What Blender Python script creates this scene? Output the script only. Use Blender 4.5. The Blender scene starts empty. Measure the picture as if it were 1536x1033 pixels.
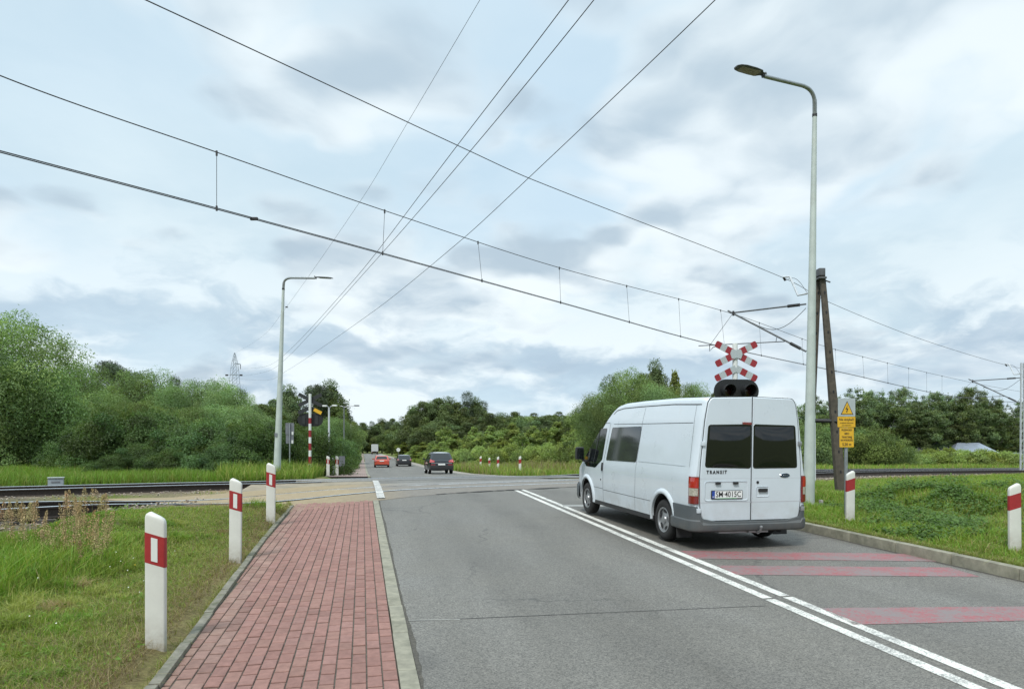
import bpy, bmesh, math, random
import numpy as np
from mathutils import Vector, Matrix
R = math.radians
scene = bpy.context.scene
C = scene.collection

# ------------------------------------------------------------------ camera
EYE = 1.81
FPX, CX, CY, HOR = 1050.0, 768.0, 516.5, 672.0
# the photograph keeps its verticals upright: level camera, frame shifted upwards
cam = bpy.data.cameras.new("camera")
cam.sensor_width = 36.0
cam.lens = 36.0 * FPX / 1536.0
cam.clip_start = 0.05
cam.clip_end = 6000
camo = bpy.data.objects.new("camera", cam)
camo.location = (0, 0, EYE)
cam.shift_y = (HOR - CY) / 1536.0
camo.rotation_euler = (R(90), 0, 0)
C.objects.link(camo)
scene.camera = camo

# ------------------------------------------------------------------ world
SUN_EL, SUN_AZ = R(52), R(205)      # azimuth measured clockwise from +Y
world = bpy.data.worlds.new("World")
scene.world = world
world.use_nodes = True
wt = world.node_tree
for n_ in list(wt.nodes):
    wt.nodes.remove(n_)


class NT:
    """tiny node helper"""
    def __init__(s, tree):
        s.t = tree
    def n(s, typ, ins=None, **kw):
        nd = s.t.nodes.new(typ)
        for k, v in kw.items():
            setattr(nd, k, v)
        for k, v in (ins or {}).items():
            s.put(nd.inputs[k], v)
        return nd
    def put(s, sock, v):
        if hasattr(v, 'is_linked') or isinstance(v, bpy.types.NodeSocket):
            s.t.links.new(v, sock)
        elif isinstance(v, bpy.types.Node):
            s.t.links.new(v.outputs[0], sock)
        else:
            if isinstance(v, tuple) and len(v) == 3 and sock.type == 'RGBA':
                v = (*v, 1)
            sock.default_value = v
    def math(s, op, a, b=0.0, clamp=False):
        return s.n('ShaderNodeMath', {0: a, 1: b}, operation=op, use_clamp=clamp).outputs[0]
    def mix(s, f, a, b, mode='MIX'):
        nd = s.t.nodes.new('ShaderNodeMix')
        nd.data_type = 'RGBA'
        nd.blend_type = mode
        s.put(nd.inputs[0], f); s.put(nd.inputs[6], a); s.put(nd.inputs[7], b)
        return nd.outputs[2]
    def ramp(s, f, stops, interp='LINEAR'):
        nd = s.t.nodes.new('ShaderNodeValToRGB')
        cr = nd.color_ramp
        cr.interpolation = interp
        while len(cr.elements) < len(stops):
            cr.elements.new(0.5)
        for e, (p, c) in zip(cr.elements, stops):
            e.position = p
            e.color = (*c, 1) if isinstance(c, tuple) else (c, c, c, 1)
        s.put(nd.inputs[0], f)
        return nd.outputs[0]
    def noise(s, vec, scale, detail=4, rough=0.5, dist=0.0):
        nd = s.n('ShaderNodeTexNoise', {'Scale': scale, 'Detail': detail, 'Roughness': rough, 'Distortion': dist})
        if vec is not None:
            s.put(nd.inputs['Vector'], vec)
        return nd.outputs[0]
    def mapr(s, v, a, b, c=0.0, d=1.0, smooth=False):
        return s.n('ShaderNodeMapRange', {0: v, 1: a, 2: b, 3: c, 4: d},
                   interpolation_type='SMOOTHSTEP' if smooth else 'LINEAR').outputs[0]


w = NT(wt)
wo = w.n('ShaderNodeOutputWorld')
bg = w.n('ShaderNodeBackground')
wt.links.new(bg.outputs[0], wo.inputs[0])
sky = w.n('ShaderNodeTexSky', sky_type='NISHITA', sun_disc=False, sun_elevation=SUN_EL, sun_rotation=SUN_AZ)
tc = w.n('ShaderNodeTexCoord').outputs['Generated']
sp = w.n('ShaderNodeSeparateXYZ', {0: tc})
dx, dy, dz = sp.outputs[0], sp.outputs[1], sp.outputs[2]
zc = w.math('ADD', w.math('MAXIMUM', dz, 0.0), 0.24)
pl = w.n('ShaderNodeCombineXYZ', {0: w.math('DIVIDE', dx, zc), 1: w.math('DIVIDE', dy, zc), 2: 3.1}).outputs[0]
def shifted(v, off):
    return w.n('ShaderNodeVectorMath', {0: v, 1: off}, operation='ADD').outputs[0]
# broken stratocumulus: fractal masses with a lit upper edge and blue-grey bases
def fbm(v, scale, detail=8, rough=0.5, dist=0.0):
    return w.noise(v, scale, detail, rough, dist)
warp = w.n('ShaderNodeVectorMath', {0: w.n('ShaderNodeTexNoise', {'Vector': pl, 'Scale': 1.1, 'Detail': 4.0}).outputs[1], 1: (0.5, 0.5, 0.0)}, operation='MULTIPLY').outputs[0]
pw = w.n('ShaderNodeVectorMath', {0: pl, 1: warp}, operation='ADD').outputs[0]
SKO = (3.1, 7.7, 0)
def puffy(v, sc, amp):
    a = w.n('ShaderNodeTexVoronoi', {'Vector': v, 'Scale': sc}, feature='F1').outputs['Distance']
    b = w.n('ShaderNodeTexVoronoi', {'Vector': v, 'Scale': sc * 2.7}, feature='F1').outputs['Distance']
    return w.math('MULTIPLY', w.math('SUBTRACT', 0.62, w.math('ADD', w.math('MULTIPLY', a, 0.65), w.math('MULTIPLY', b, 0.35))), amp)
nA = w.math('ADD', fbm(shifted(pw, SKO), 0.95, 7, 0.5), puffy(shifted(pw, SKO), 2.6, 0.30))
nB = w.math('ADD', fbm(shifted(pw, (SKO[0], SKO[1] - 0.13, 0)), 0.95, 7, 0.5), puffy(shifted(pw, (SKO[0], SKO[1] - 0.13, 0)), 2.6, 0.30))
big = fbm(shifted(pl, (9.0, -3.0, 2.0)), 0.42, 3, 0.5)
fine = fbm(pw, 2.4, 7, 0.55)
relief = w.mapr(w.math('SUBTRACT', nB, nA), -0.10, 0.07, 0.0, 1.0, True)
cover = w.mapr(nA, 0.50, 0.60, 0.0, 1.0, True)
veil = w.mapr(big, 0.32, 0.58, 0.35, 1.0, True)
skyb = w.mix(0.75, w.n('ShaderNodeVectorMath', {0: sky.outputs[0], 1: (0.16, 0.16, 0.16)}, operation='MULTIPLY').outputs[0], (0.42, 0.60, 0.76, 1))
veilc = w.mix(w.mapr(fine, 0.3, 0.7), (0.50, 0.625, 0.70, 1), (0.60, 0.71, 0.765, 1))
base = w.mix(veil, skyb, veilc)
cloudc = w.mix(relief, (0.37, 0.46, 0.54, 1), (0.755, 0.815, 0.84, 1))
dens = w.math('MULTIPLY', cover, w.mapr(dz, 0.10, 0.55, 0.95, 0.62))
col = w.mix(dens, base, cloudc)
# low sky: flattened banks of cloud seen edge-on
pl2 = w.n('ShaderNodeCombineXYZ', {0: w.math('MULTIPLY', dx, 4.2), 1: w.math('MULTIPLY', dy, 4.2), 2: w.math('MULTIPLY', dz, 10.0)}).outputs[0]
warp2 = w.n('ShaderNodeVectorMath', {0: w.n('ShaderNodeTexNoise', {'Vector': pl2, 'Scale': 1.3, 'Detail': 5.0}).outputs[1], 1: (0.7, 0.7, 0.7)}, operation='MULTIPLY').outputs[0]
pl2 = w.n('ShaderNodeVectorMath', {0: pl2, 1: warp2}, operation='ADD').outputs[0]
nC = fbm(shifted(pl2, (2.0, 5.0, 0.6)), 0.9, 8, 0.55)
nD = fbm(shifted(pl2, (2.0, 5.0, 0.95)), 0.9, 8, 0.55)
rel2 = w.mapr(w.math('SUBTRACT', nC, nD), -0.09, 0.08, 0.0, 1.0, True)
bank = w.mix(rel2, (0.37, 0.48, 0.585, 1), (0.72, 0.795, 0.83, 1))
lowf = w.math('MULTIPLY', w.mapr(dz, 0.09, 0.36, 1.0, 0.0, True), w.mapr(nC, 0.36, 0.58, 0.25, 0.9, True))
col = w.mix(lowf, col, bank)
# overcast sky is brighter towards the zenith
zen = w.mapr(dz, 0.52, 0.95, 1.0, 2.1, True)
colz = w.n('ShaderNodeVectorMath', {0: col}, operation='SCALE')
w.put(colz.inputs[3], zen)
bg.inputs[1].default_value = 1.07
wt.links.new(colz.outputs[0], bg.inputs[0])

sun = bpy.data.lights.new("sun", 'SUN')
sun.energy = 2.6
sun.angle = R(12)
sun.color = (1.0, 0.965, 0.91)
suno = bpy.data.objects.new("sun", sun)
sd = Vector((math.sin(SUN_AZ) * math.cos(SUN_EL), math.cos(SUN_AZ) * math.cos(SUN_EL), math.sin(SUN_EL)))
suno.rotation_euler = sd.to_track_quat('Z', 'Y').to_euler()
suno.location = (0, -20, 60)
C.objects.link(suno)

scene.view_settings.view_transform = 'Standard'
scene.view_settings.look = 'None'
scene.view_settings.exposure = 0.25
scene.view_settings.gamma = 1.0
scene.render.engine = 'CYCLES'
cy = scene.cycles
cy.max_bounces = 6
cy.diffuse_bounces = 3
cy.glossy_bounces = 3
cy.transmission_bounces = 4
cy.transparent_max_bounces = 6
cy.caustics_reflective = False
cy.caustics_refractive = False
cy.use_denoising = True

# ------------------------------------------------------------------ geometry of the view
def ray(px, py):
    return np.array([(px - CX) / FPX, 1.0, (HOR - py) / FPX])
def P(px, py, Y):
    v = ray(px, py)
    return Vector((v[0] * Y, Y, EYE + v[2] * Y))
_tabY = np.array([-60, 0, 18, 21, 24, 28, 33, 40, 52, 80, 130, 300, 3000.])
_tabD = np.array([3.0, 1.81, 1.347, 1.27, 1.24, 1.27, 1.37, 1.58, 1.90, 2.20, 2.3, 2.40, 2.6])
_yy = np.concatenate([np.arange(-60, 120, 0.25), np.geomspace(120, 3000, 200)])
_dd = np.interp(_yy, _tabY, _tabD)
_k = np.hanning(17); _k /= _k.sum()
_m = np.convolve(_dd, _k, 'same')
_dd[12:700] = _m[12:700]
def Droad(Y): return np.interp(Y, _yy, _dd)
def Groad(px, py):
    v = ray(px, py)
    ts = np.geomspace(1.5, 1500, 6000)
    i = int(np.argmax(-v[2] * ts >= Droad(ts)))
    t = ts[i]
    return Vector((v[0] * t, t, EYE - Droad(t)))

U2 = np.array([-0.2088, 0.978])     # road direction
N2 = np.array([0.978, 0.2088])      # to its right
YAW = math.atan2(0.2088, 0.978)     # rotation of road heading from +Y (ccw)
def SN(s, n, z=0.0):
    p = U2 * s + N2 * n
    return Vector((p[0], p[1], EYE - float(Droad(p[1])) + z))
NK = 0.40       # left kerb / road edge
NR = 7.75       # right kerb

def smooth(a, b, x):
    t = np.clip((x - a) / (b - a), 0, 1)
    return t * t * (3 - 2 * t)

# railway centre lines  (px, py, depth below eye)
def spline(pts, m=40):
    pts = np.array(pts, float)
    out = []
    n = len(pts)
    for i in range(n - 1):
        p0 = pts[max(i - 1, 0)]; p1 = pts[i]; p2 = pts[i + 1]; p3 = pts[min(i + 2, n - 1)]
        d = np.linalg.norm(p2 - p1)
        m1 = (p2 - p0) / max(np.linalg.norm(p2 - p1) + np.linalg.norm(p1 - p0), 1e-6) * d if i > 0 else (p2 - p1)
        m2 = (p3 - p1) / max(np.linalg.norm(p3 - p2) + np.linalg.norm(p2 - p1), 1e-6) * d if i < n - 2 else (p2 - p1)
        for k in range(m):
            t = k / m
            out.append((2*t**3-3*t**2+1)*p1 + (t**3-2*t**2+t)*m1 + (-2*t**3+3*t**2)*p2 + (t**3-t**2)*m2)
    out.append(pts[-1])
    return np.array(out)
def resample(path, step):
    seg = np.linalg.norm(np.diff(path, axis=0), axis=1)
    cum = np.concatenate([[0], np.cumsum(seg)])
    L = cum[-1]
    n = max(2, int(L / step) + 1)
    t = np.linspace(0, L, n)
    return np.stack([np.interp(t, cum, path[:, k]) for k in range(path.shape[1])], 1)
def track_pts(lst, pre, post):
    o = []
    for px, py, d in lst:
        v = ray(px, py); t = d / -v[2]
        o.append((v[0] * t, t, EYE - d))
    o = np.array(o)
    a = o[0] - (o[1] - o[0]) / np.linalg.norm(o[1] - o[0]) * pre
    b = o[-1] + (o[-1] - o[-2]) / np.linalg.norm(o[-1] - o[-2]) * post
    T = resample(spline(np.vstack([a, o, b])), 0.5)
    n = T[:, 0] * N2[0] + T[:, 1] * N2[1]
    w = smooth(-6.0, -2.0, n) * smooth(11.5, 8.5, n)        # level with the carriageway where the road crosses
    T[:, 2] = T[:, 2] * (1 - w) + (EYE - Droad(T[:, 1]) + 0.012) * w
    return T
TR1 = track_pts([(0, 758, 1.03), (300, 744, 1.14), (560, 732.3, 1.235), (760, 725.5, 1.25), (1000, 717, 1.28), (1250, 707, 1.36), (1536, 704, 1.70)], 14, 60)
TR2 = track_pts([(0, 732, 1.12), (300, 724.5, 1.19), (546, 718.5, 1.27), (760, 714, 1.33), (1000, 709.5, 1.38), (1250, 704, 1.46), (1536, 702, 1.78)], 14, 60)
def tdist(X, Y, TR):
    """distance to a track and rail-top height there (vectorised)"""
    X = np.asarray(X, float).ravel(); Y = np.asarray(Y, float).ravel()
    T = TR[::2]
    best = np.full(X.shape, 1e9); z = np.zeros(X.shape)
    for i0 in range(0, len(X), 20000):
        xs = X[i0:i0+20000, None]; ys = Y[i0:i0+20000, None]
        d = (xs - T[None, :, 0])**2 + (ys - T[None, :, 1])**2
        j = d.argmin(1)
        best[i0:i0+20000] = np.sqrt(d[np.arange(len(j)), j]); z[i0:i0+20000] = T[j, 2]
    return best, z
def side_sign(X, Y, TR):
    T = TR[::2]
    X = np.asarray(X, float).ravel(); Y = np.asarray(Y, float).ravel()
    out = np.zeros(X.shape)
    tan = np.gradient(T, axis=0)
    for i0 in range(0, len(X), 20000):
        xs = X[i0:i0+20000, None]; ys = Y[i0:i0+20000, None]
        j = ((xs - T[None, :, 0])**2 + (ys - T[None, :, 1])**2).argmin(1)
        out[i0:i0+20000] = tan[j, 0] * (Y[i0:i0+20000] - T[j, 1]) - tan[j, 1] * (X[i0:i0+20000] - T[j, 0])
    return np.sign(out)     # + = far side, - = camera side

_L = (np.array([-60, 0, 12, 20, 30, 45, 80, 130, 300, 3000.]), np.array([3.0, 1.84, 1.52, 1.36, 1.42, 1.55, 1.8, 2.1, 2.4, 2.6]))
_Rr = (np.array([-60, 0, 10, 16, 30, 45, 70, 110, 300, 3000.]), np.array([2.9, 1.72, 1.50, 1.46, 1.6, 1.8, 2.0, 2.2, 2.4, 2.6]))
def terrain(X, Y):
    """world height of the natural ground"""
    X = np.asarray(X, float); Y = np.asarray(Y, float)
    shp = X.shape
    X = X.ravel(); Y = Y.ravel()
    n = X * N2[0] + Y * N2[1]
    Dr = Droad(Y)
    Dl = np.interp(Y, *_L); Dg = np.interp(Y, *_Rr)
    wl = smooth(-2.4, -7.0, n); wr = smooth(8.8, 13.0, n)
    D = Dr * (1 - wl - wr) + Dl * wl + (Dg) * wr
    z = EYE - D
    inroad = smooth(-1.75, -1.6, n) * smooth(NR + 0.20, NR + 0.10, n)
    z = z + 0.10 * smooth(NR + .1, NR + .2, n) * smooth(24, 17, Y)     # verge level with the right kerb top
    # gentle lumps
    bump = 0.05*np.sin(X*0.9+1.3)*np.sin(Y*0.7) + 0.035*np.sin(X*2.1+Y*1.7) + 0.02*np.sin(X*3.9-Y*3.1)
    off = (1 - inroad) * smooth(0.3, 1.6, np.maximum(-1.6 - n, n - NR - .15))
    z = z + bump * off
    # bank and hollow of the right verge
    z = z + (0.46*np.exp(-((X-10.5)/3.2)**2-((Y-16.5)/2.2)**2) - 0.36*np.exp(-((X-9.4)/2.0)**2-((Y-13.2)/1.2)**2)
             + 0.16*np.exp(-((X-15)/5)**2-((Y-24)/3)**2)) * wr
    d2, z2 = tdist(X, Y, TR2)
    f = smooth(5.0, 2.2, d2); z = z * (1 - f) + (z2 - 0.20) * f
    d1, z1 = tdist(X, Y, TR1)
    f = smooth(5.2, 2.1, d1); z = z * (1 - f) + (z1 - 0.265) * f
    # the ground is made up to the slabs where the footway and road cross
    near = smooth(-5.0, -4.2, n) * smooth(12.5, 10.5, n) * smooth(4.6, 2.9, d1)
    z = z * (1 - near) + (z1 - 0.035) * near
    # road corridor keeps its own level
    road = EYE - Dr
    z = z * (1 - inroad) + (road - 0.07) * inroad
    return z.reshape(shp)
def T1(x, y): return float(terrain(np.array([x]), np.array([y]))[0])
def OnG(px, Y, z=0.0):
    """ground point on the vertical plane through image column px at depth Y (at eye level)"""
    x = ray(px, 690)[0] * Y
    return Vector((x, Y, T1(x, Y) + z))

# ------------------------------------------------------------------ object helpers
def tag(o, label=None, cat=None, group=None, kind=None):
    if label: o['label'] = label
    if cat: o['category'] = cat
    if group: o['group'] = group
    if kind: o['kind'] = kind
    return o
def thing(name, label, cat, loc=(0, 0, 0), rotz=0.0, group=None):
    o = bpy.data.objects.new(name, None)
    o.empty_display_size = 0.2
    C.objects.link(o)
    o.location = loc; o.rotation_euler = (0, 0, rotz)
    return tag(o, label, cat, group)
def link(name, me, parent=None):
    o = bpy.data.objects.new(name, me)
    C.objects.link(o)
    if parent is not None: o.parent = parent
    return o
def finish(me, mats, sm=35):
    if not isinstance(mats, (list, tuple)): mats = [mats]
    for m in mats: me.materials.append(m)
    if sm is not None:
        me.shade_smooth()
        try: me.set_sharp_from_angle(angle=R(sm))
        except Exception: pass
    else:
        me.shade_flat()
    me.update()
def npmesh(name, verts, faces, mats, col=None, sm=None, mi=None):
    """verts (N,3); faces: array (M,k) or list of arrays"""
    me = bpy.data.meshes.new(name)
    if isinstance(faces, np.ndarray): faces = [faces]
    faces = [np.asarray(f, np.int32) for f in faces if len(f)]
    nl = sum(f.size for f in faces); nf = sum(len(f) for f in faces)
    me.vertices.add(len(verts)); me.loops.add(nl); me.polygons.add(nf)
    me.vertices.foreach_set('co', np.asarray(verts, np.float32).ravel())
    me.loops.foreach_set('vertex_index', np.concatenate([f.ravel() for f in faces]))
    st = []; p = 0
    for f in faces:
        k = f.shape[1]
        st.append(p + np.arange(len(f)) * k); p += f.size
    me.polygons.foreach_set('loop_start', np.concatenate(st).astype(np.int32))
    if mi is not None: me.polygons.foreach_set('material_index', np.asarray(mi, np.int32))
    me.update(calc_edges=True)
    if col is not None:
        a = me.color_attributes.new('tone', 'FLOAT_COLOR', 'POINT')
        c4 = np.ones((len(verts), 4), np.float32); c4[:, :3] = col
        a.data.foreach_set('color', c4.ravel())
    finish(me, mats, sm)
    return me


class MB:
    """collects shapes and links them as one mesh"""
    def __init__(s, M=None):
        s.v = []; s.f = []; s.m = []; s.M = M or Matrix.Identity(4); s.mi = 0
    def add(s, vs, fs):
        b = len(s.v)
        s.v += [tuple(s.M @ Vector(v)) for v in vs]
        s.f += [tuple(b + i for i in f) for f in fs]
        s.m += [s.mi] * len(fs)
    def box(s, c, d, rot=None, bev=0.0):
        x, y, z = d[0] / 2, d[1] / 2, d[2] / 2
        Rm = rot if rot is not None else Matrix.Identity(3)
        c = Vector(c)
        if bev <= 0:
            vs = [(-x,-y,-z),(x,-y,-z),(x,y,-z),(-x,y,-z),(-x,-y,z),(x,-y,z),(x,y,z),(-x,y,z)]
            fs = [(0,3,2,1),(4,5,6,7),(0,1,5,4),(1,2,6,5),(2,3,7,6),(3,0,4,7)]
        else:
            bm = bmesh.new()
            bmesh.ops.create_cube(bm, size=1.0, matrix=Matrix.Diagonal((d[0], d[1], d[2], 1)))
            bmesh.ops.bevel(bm, geom=bm.edges[:] , offset=bev, segments=2, profile=0.7, affect='EDGES')
            bm.verts.ensure_lookup_table()
            vs = [v.co.copy() for v in bm.verts]; fs = [tuple(v.index for v in f.verts) for f in bm.faces]
            bm.free()
        s.add([c + Rm @ Vector(v) for v in vs], fs)
        return s
    def tube(s, pts, r, seg=10, cap=True):
        pts = [Vector(p) for p in pts]
        n = len(pts)
        rs = r if isinstance(r, (list, tuple)) else [r] * n
        vs = []; fs = []
        ref = None
        for i, p in enumerate(pts):
            t = (pts[min(i+1, n-1)] - pts[max(i-1, 0)]).normalized()
            if ref is None:
                ref = Vector((0, 0, 1)) if abs(t.z) < 0.9 else Vector((1, 0, 0))
            a = (ref - t * ref.dot(t)).normalized(); ref = a
            b = t.cross(a)
            for k in range(seg):
                an = 2 * math.pi * k / seg
                vs.append(p + (a * math.cos(an) + b * math.sin(an)) * rs[i])
        for i in range(n - 1):
            for k in range(seg):
                k2 = (k + 1) % seg
                fs.append((i*seg+k, i*seg+k2, (i+1)*seg+k2, (i+1)*seg+k))
        if cap:
            fs.append(tuple(range(seg))[::-1]); fs.append(tuple((n-1)*seg + k for k in range(seg)))
        s.add(vs, fs)
        return s
    def lathe(s, prof, seg=24, axis='Z', c=(0, 0, 0), cap=True):
        """prof: list of (radius, h)"""
        vs = []; fs = []
        for r, h in prof:
            for k in range(seg):
                a = 2 * math.pi * k / seg
                x, y = r * math.cos(a), r * math.sin(a)
                v = {'Z': (x, y, h), 'Y': (x, h, y), 'X': (h, x, y)}[axis]
                vs.append(Vector(v) + Vector(c))
        for i in range(len(prof) - 1):
            for k in range(seg):
                k2 = (k + 1) % seg
                fs.append((i*seg+k, i*seg+k2, (i+1)*seg+k2, (i+1)*seg+k))
        if cap and prof[0][0] > 1e-4: fs.append(tuple(range(seg))[::-1])
        if cap and prof[-1][0] > 1e-4: fs.append(tuple((len(prof)-1)*seg + k for k in range(seg)))
        s.add(vs, fs)
        return s
    def prism(s, poly, a, b, f3, bev=0.0):
        """poly of 2d points extruded between depths a (front) and b; f3(u,v,d)->3d"""
        n = len(poly)
        if bev > 0:
            cx_ = sum(p[0] for p in poly) / n; cy_ = sum(p[1] for p in poly) / n
            ins = inset(poly, bev)
            d = bev if b > a else -bev
            vs = [f3(u, v, a) for u, v in ins] + [f3(u, v, a + d) for u, v in poly] + [f3(u, v, b) for u, v in poly]
            fs = [tuple(range(n))]
            for r_ in (0, 1):
                for k in range(n):
                    k2 = (k+1) % n
                    fs.append((r_*n+k, (r_+1)*n+k, (r_+1)*n+k2, r_*n+k2))
            fs.append(tuple(2*n+k for k in range(n))[::-1])
        else:
            vs = [f3(u, v, a) for u, v in poly] + [f3(u, v, b) for u, v in poly]
            fs = [tuple(range(n)), tuple(n+k for k in range(n))[::-1]]
            for k in range(n):
                k2 = (k+1) % n
                fs.append((k, n+k, n+k2, k2))
        s.add(vs, fs)
        return s
    def mesh(s, name, mats, sm=35, fix=True):
        me = bpy.data.meshes.new(name)
        me.from_pydata([tuple(v) for v in s.v], [], s.f)
        if len(set(s.m)) > 1: me.polygons.foreach_set('material_index', s.m)
        if fix:
            bm = bmesh.new(); bm.from_mesh(me)
            bmesh.ops.recalc_face_normals(bm, faces=bm.faces)
            bm.to_mesh(me); bm.free()
        finish(me, mats, sm)
        return me
    def build(s, name, mats, parent=None, sm=35, fix=True):
        return link(name, s.mesh(name, mats, sm, fix), parent)

def inset(poly, d):
    n = len(poly); out = []
    area = sum(poly[i][0]*poly[(i+1) % n][1] - poly[(i+1) % n][0]*poly[i][1] for i in range(n))
    sg = 1 if area > 0 else -1
    for i in range(n):
        p0 = Vector(poly[i-1]); p1 = Vector(poly[i]); p2 = Vector(poly[(i+1) % n])
        e1 = (p1-p0).normalized(); e2 = (p2-p1).normalized()
        n1 = Vector((-e1.y, e1.x))*sg; n2 = Vector((-e2.y, e2.x))*sg
        b = (n1+n2)
        b = b.normalized() / max(0.4, b.normalized().dot(n1)) if b.length > 1e-6 else n1
        out.append(tuple(p1 + b*d))
    return out
def roundpoly(poly, r, seg=4):
    n = len(poly); out = []
    rs = r if isinstance(r, (list, tuple)) else [r]*n
    for i in range(n):
        p0 = Vector(poly[i-1]); p1 = Vector(poly[i]); p2 = Vector(poly[(i+1) % n])
        rr = min(rs[i], (p1-p0).length*0.48, (p2-p1).length*0.48)
        if rr < 1e-5:
            out.append(tuple(p1)); continue
        a = p1 + (p0-p1).normalized()*rr; b = p1 + (p2-p1).normalized()*rr
        for k in range(seg+1):
            t = k/seg
            out.append(tuple((1-t)**2*a + 2*t*(1-t)*p1 + t*t*b))
    return out
def stadium(cx_, cy_, w_, h_, seg=10):
    r = h_/2; o = []
    for k in range(seg+1):
        a = -math.pi/2 + math.pi*k/seg
        o.append((cx_ + w_/2 - r + r*math.cos(a), cy_ + r*math.sin(a)))
    for k in range(seg+1):
        a = math.pi/2 + math.pi*k/seg
        o.append((cx_ - w_/2 + r + r*math.cos(a), cy_ + r*math.sin(a)))
    return o
def ngon(cx_, cy_, rx, ry, seg=16):
    return [(cx_ + rx*math.cos(2*math.pi*k/seg), cy_ + ry*math.sin(2*math.pi*k/seg)) for k in range(seg)]
def text_mesh(name, body, size, mat, M, parent, bold=0.0, sx=1.0, depth=0.001, align='CENTER'):
    cu = bpy.data.curves.new(name, 'FONT')
    cu.body = body; cu.size = size; cu.align_x = align; cu.align_y = 'CENTER'
    cu.offset = bold; cu.extrude = depth; cu.resolution_u = 3; cu.space_line = 1.0
    tmp = bpy.data.objects.new(name, cu)
    C.objects.link(tmp)
    bpy.context.view_layer.update()
    dg = bpy.context.evaluated_depsgraph_get()
    me = bpy.data.meshes.new_from_object(tmp.evaluated_get(dg))
    bpy.data.objects.remove(tmp)
    me.transform(M @ Matrix.Diagonal((sx, 1, 1, 1)))
    me.materials.clear(); me.materials.append(mat)
    return link(name, me, parent)
def copy_thing(o, label=None):
    c = o.copy(); C.objects.link(c)
    for ch in o.children:
        d = ch.copy(); C.objects.link(d); d.parent = c
        for g in ch.children:
            e = g.copy(); C.objects.link(e); e.parent = d
    if label: c['label'] = label
    return c
ORD = ['first','second','third','fourth','fifth','sixth','seventh','eighth','ninth','tenth','eleventh','twelfth','thirteenth','fourteenth','fifteenth','sixteenth','seventeenth','eighteenth','nineteenth','twentieth','twenty-first','twenty-second','twenty-third','twenty-fourth','twenty-fifth','twenty-sixth','twenty-seventh','twenty-eighth','twenty-ninth','thirtieth']

# ------------------------------------------------------------------ materials
def mat(name, color=(0.5, 0.5, 0.5), rough=0.6, metal=0.0, spec=0.5, coat=0.0, noise=0.0, nscale=8.0, bump=0.0, bscale=60.0, emis=None, dirt=None):
    m = bpy.data.materials.new(name); m.use_nodes = True
    t = NT(m.node_tree)
    b = m.node_tree.nodes['Principled BSDF']
    t.put(b.inputs['Base Color'], tuple(color))
    b.inputs['Roughness'].default_value = rough
    b.inputs['Metallic'].default_value = metal
    b.inputs['Specular IOR Level'].default_value = spec
    b.inputs['Coat Weight'].default_value = coat
    b.inputs['Coat Roughness'].default_value = 0.05
    g = None
    if noise or bump or dirt:
        g = t.n('ShaderNodeTexCoord').outputs['Object']
    if noise:
        f = t.noise(g, nscale, 6, 0.6)
        c0 = tuple(x * (1 - noise) for x in color); c1 = tuple(min(1, x * (1 + noise)) for x in color)
        t.put(b.inputs['Base Color'], t.mix(t.mapr(f, 0.3, 0.7), (*c0, 1), (*c1, 1)))
        t.put(b.inputs['Roughness'], t.mapr(f, 0.3, 0.7, max(0, rough - 0.08), min(1, rough + 0.08)))
    if dirt:
        f = t.mapr(t.noise(g, dirt[1], 7, 0.65), dirt[2], dirt[3])
        src = b.inputs['Base Color'].links[0].from_socket if b.inputs['Base Color'].is_linked else (*color, 1)
        t.put(b.inputs['Base Color'], t.mix(f, src, (*dirt[0], 1)))
    if bump:
        bn = t.n('ShaderNodeBump', {'Strength': bump, 'Distance': 0.01, 'Height': t.noise(g, bscale, 5, 0.6)})
        t.put(b.inputs['Normal'], bn.outputs[0])
    if emis:
        b.inputs['Emission Color'].default_value = (*emis[0], 1); b.inputs['Emission Strength'].default_value = emis[1]
    return m

def leafmat(name, color, rough=0.55, transl=0.35, var=0.25, hue=0.03):
    """foliage: clump tone from the mesh, kind tone from the object"""
    m = bpy.data.materials.new(name); m.use_nodes = True
    t = NT(m.node_tree); nt = m.node_tree
    out = nt.nodes['Material Output']; b = nt.nodes['Principled BSDF']
    at = t.n('ShaderNodeAttribute', attribute_name='tone').outputs['Color']
    oi = t.n('ShaderNodeObjectInfo').outputs['Random']
    base = t.mix(1.0, (*color, 1), at, 'MULTIPLY')
    hs = t.n('ShaderNodeHueSaturation', {'Hue': t.mapr(oi, 0, 1, 0.5 - hue, 0.5 + hue), 'Saturation': t.mapr(oi, 0, 1, 1.08, 0.85),
                                         'Value': t.mapr(oi, 0, 1, 1 - var, 1 + var), 'Color': base}).outputs[0]
    t.put(b.inputs['Base Color'], hs)
    b.inputs['Roughness'].default_value = rough
    b.inputs['Specular IOR Level'].default_value = 0.35
    tr = t.n('ShaderNodeBsdfTranslucent')
    t.put(tr.inputs[0], t.mix(1.0, hs, (1.25, 1.35, 0.6, 1), 'MULTIPLY'))
    mx = t.n('ShaderNodeMixShader', {0: transl, 1: b.outputs[0], 2: tr.outputs[0]})
    nt.links.new(mx.outputs[0], out.inputs[0])
    return m
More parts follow.
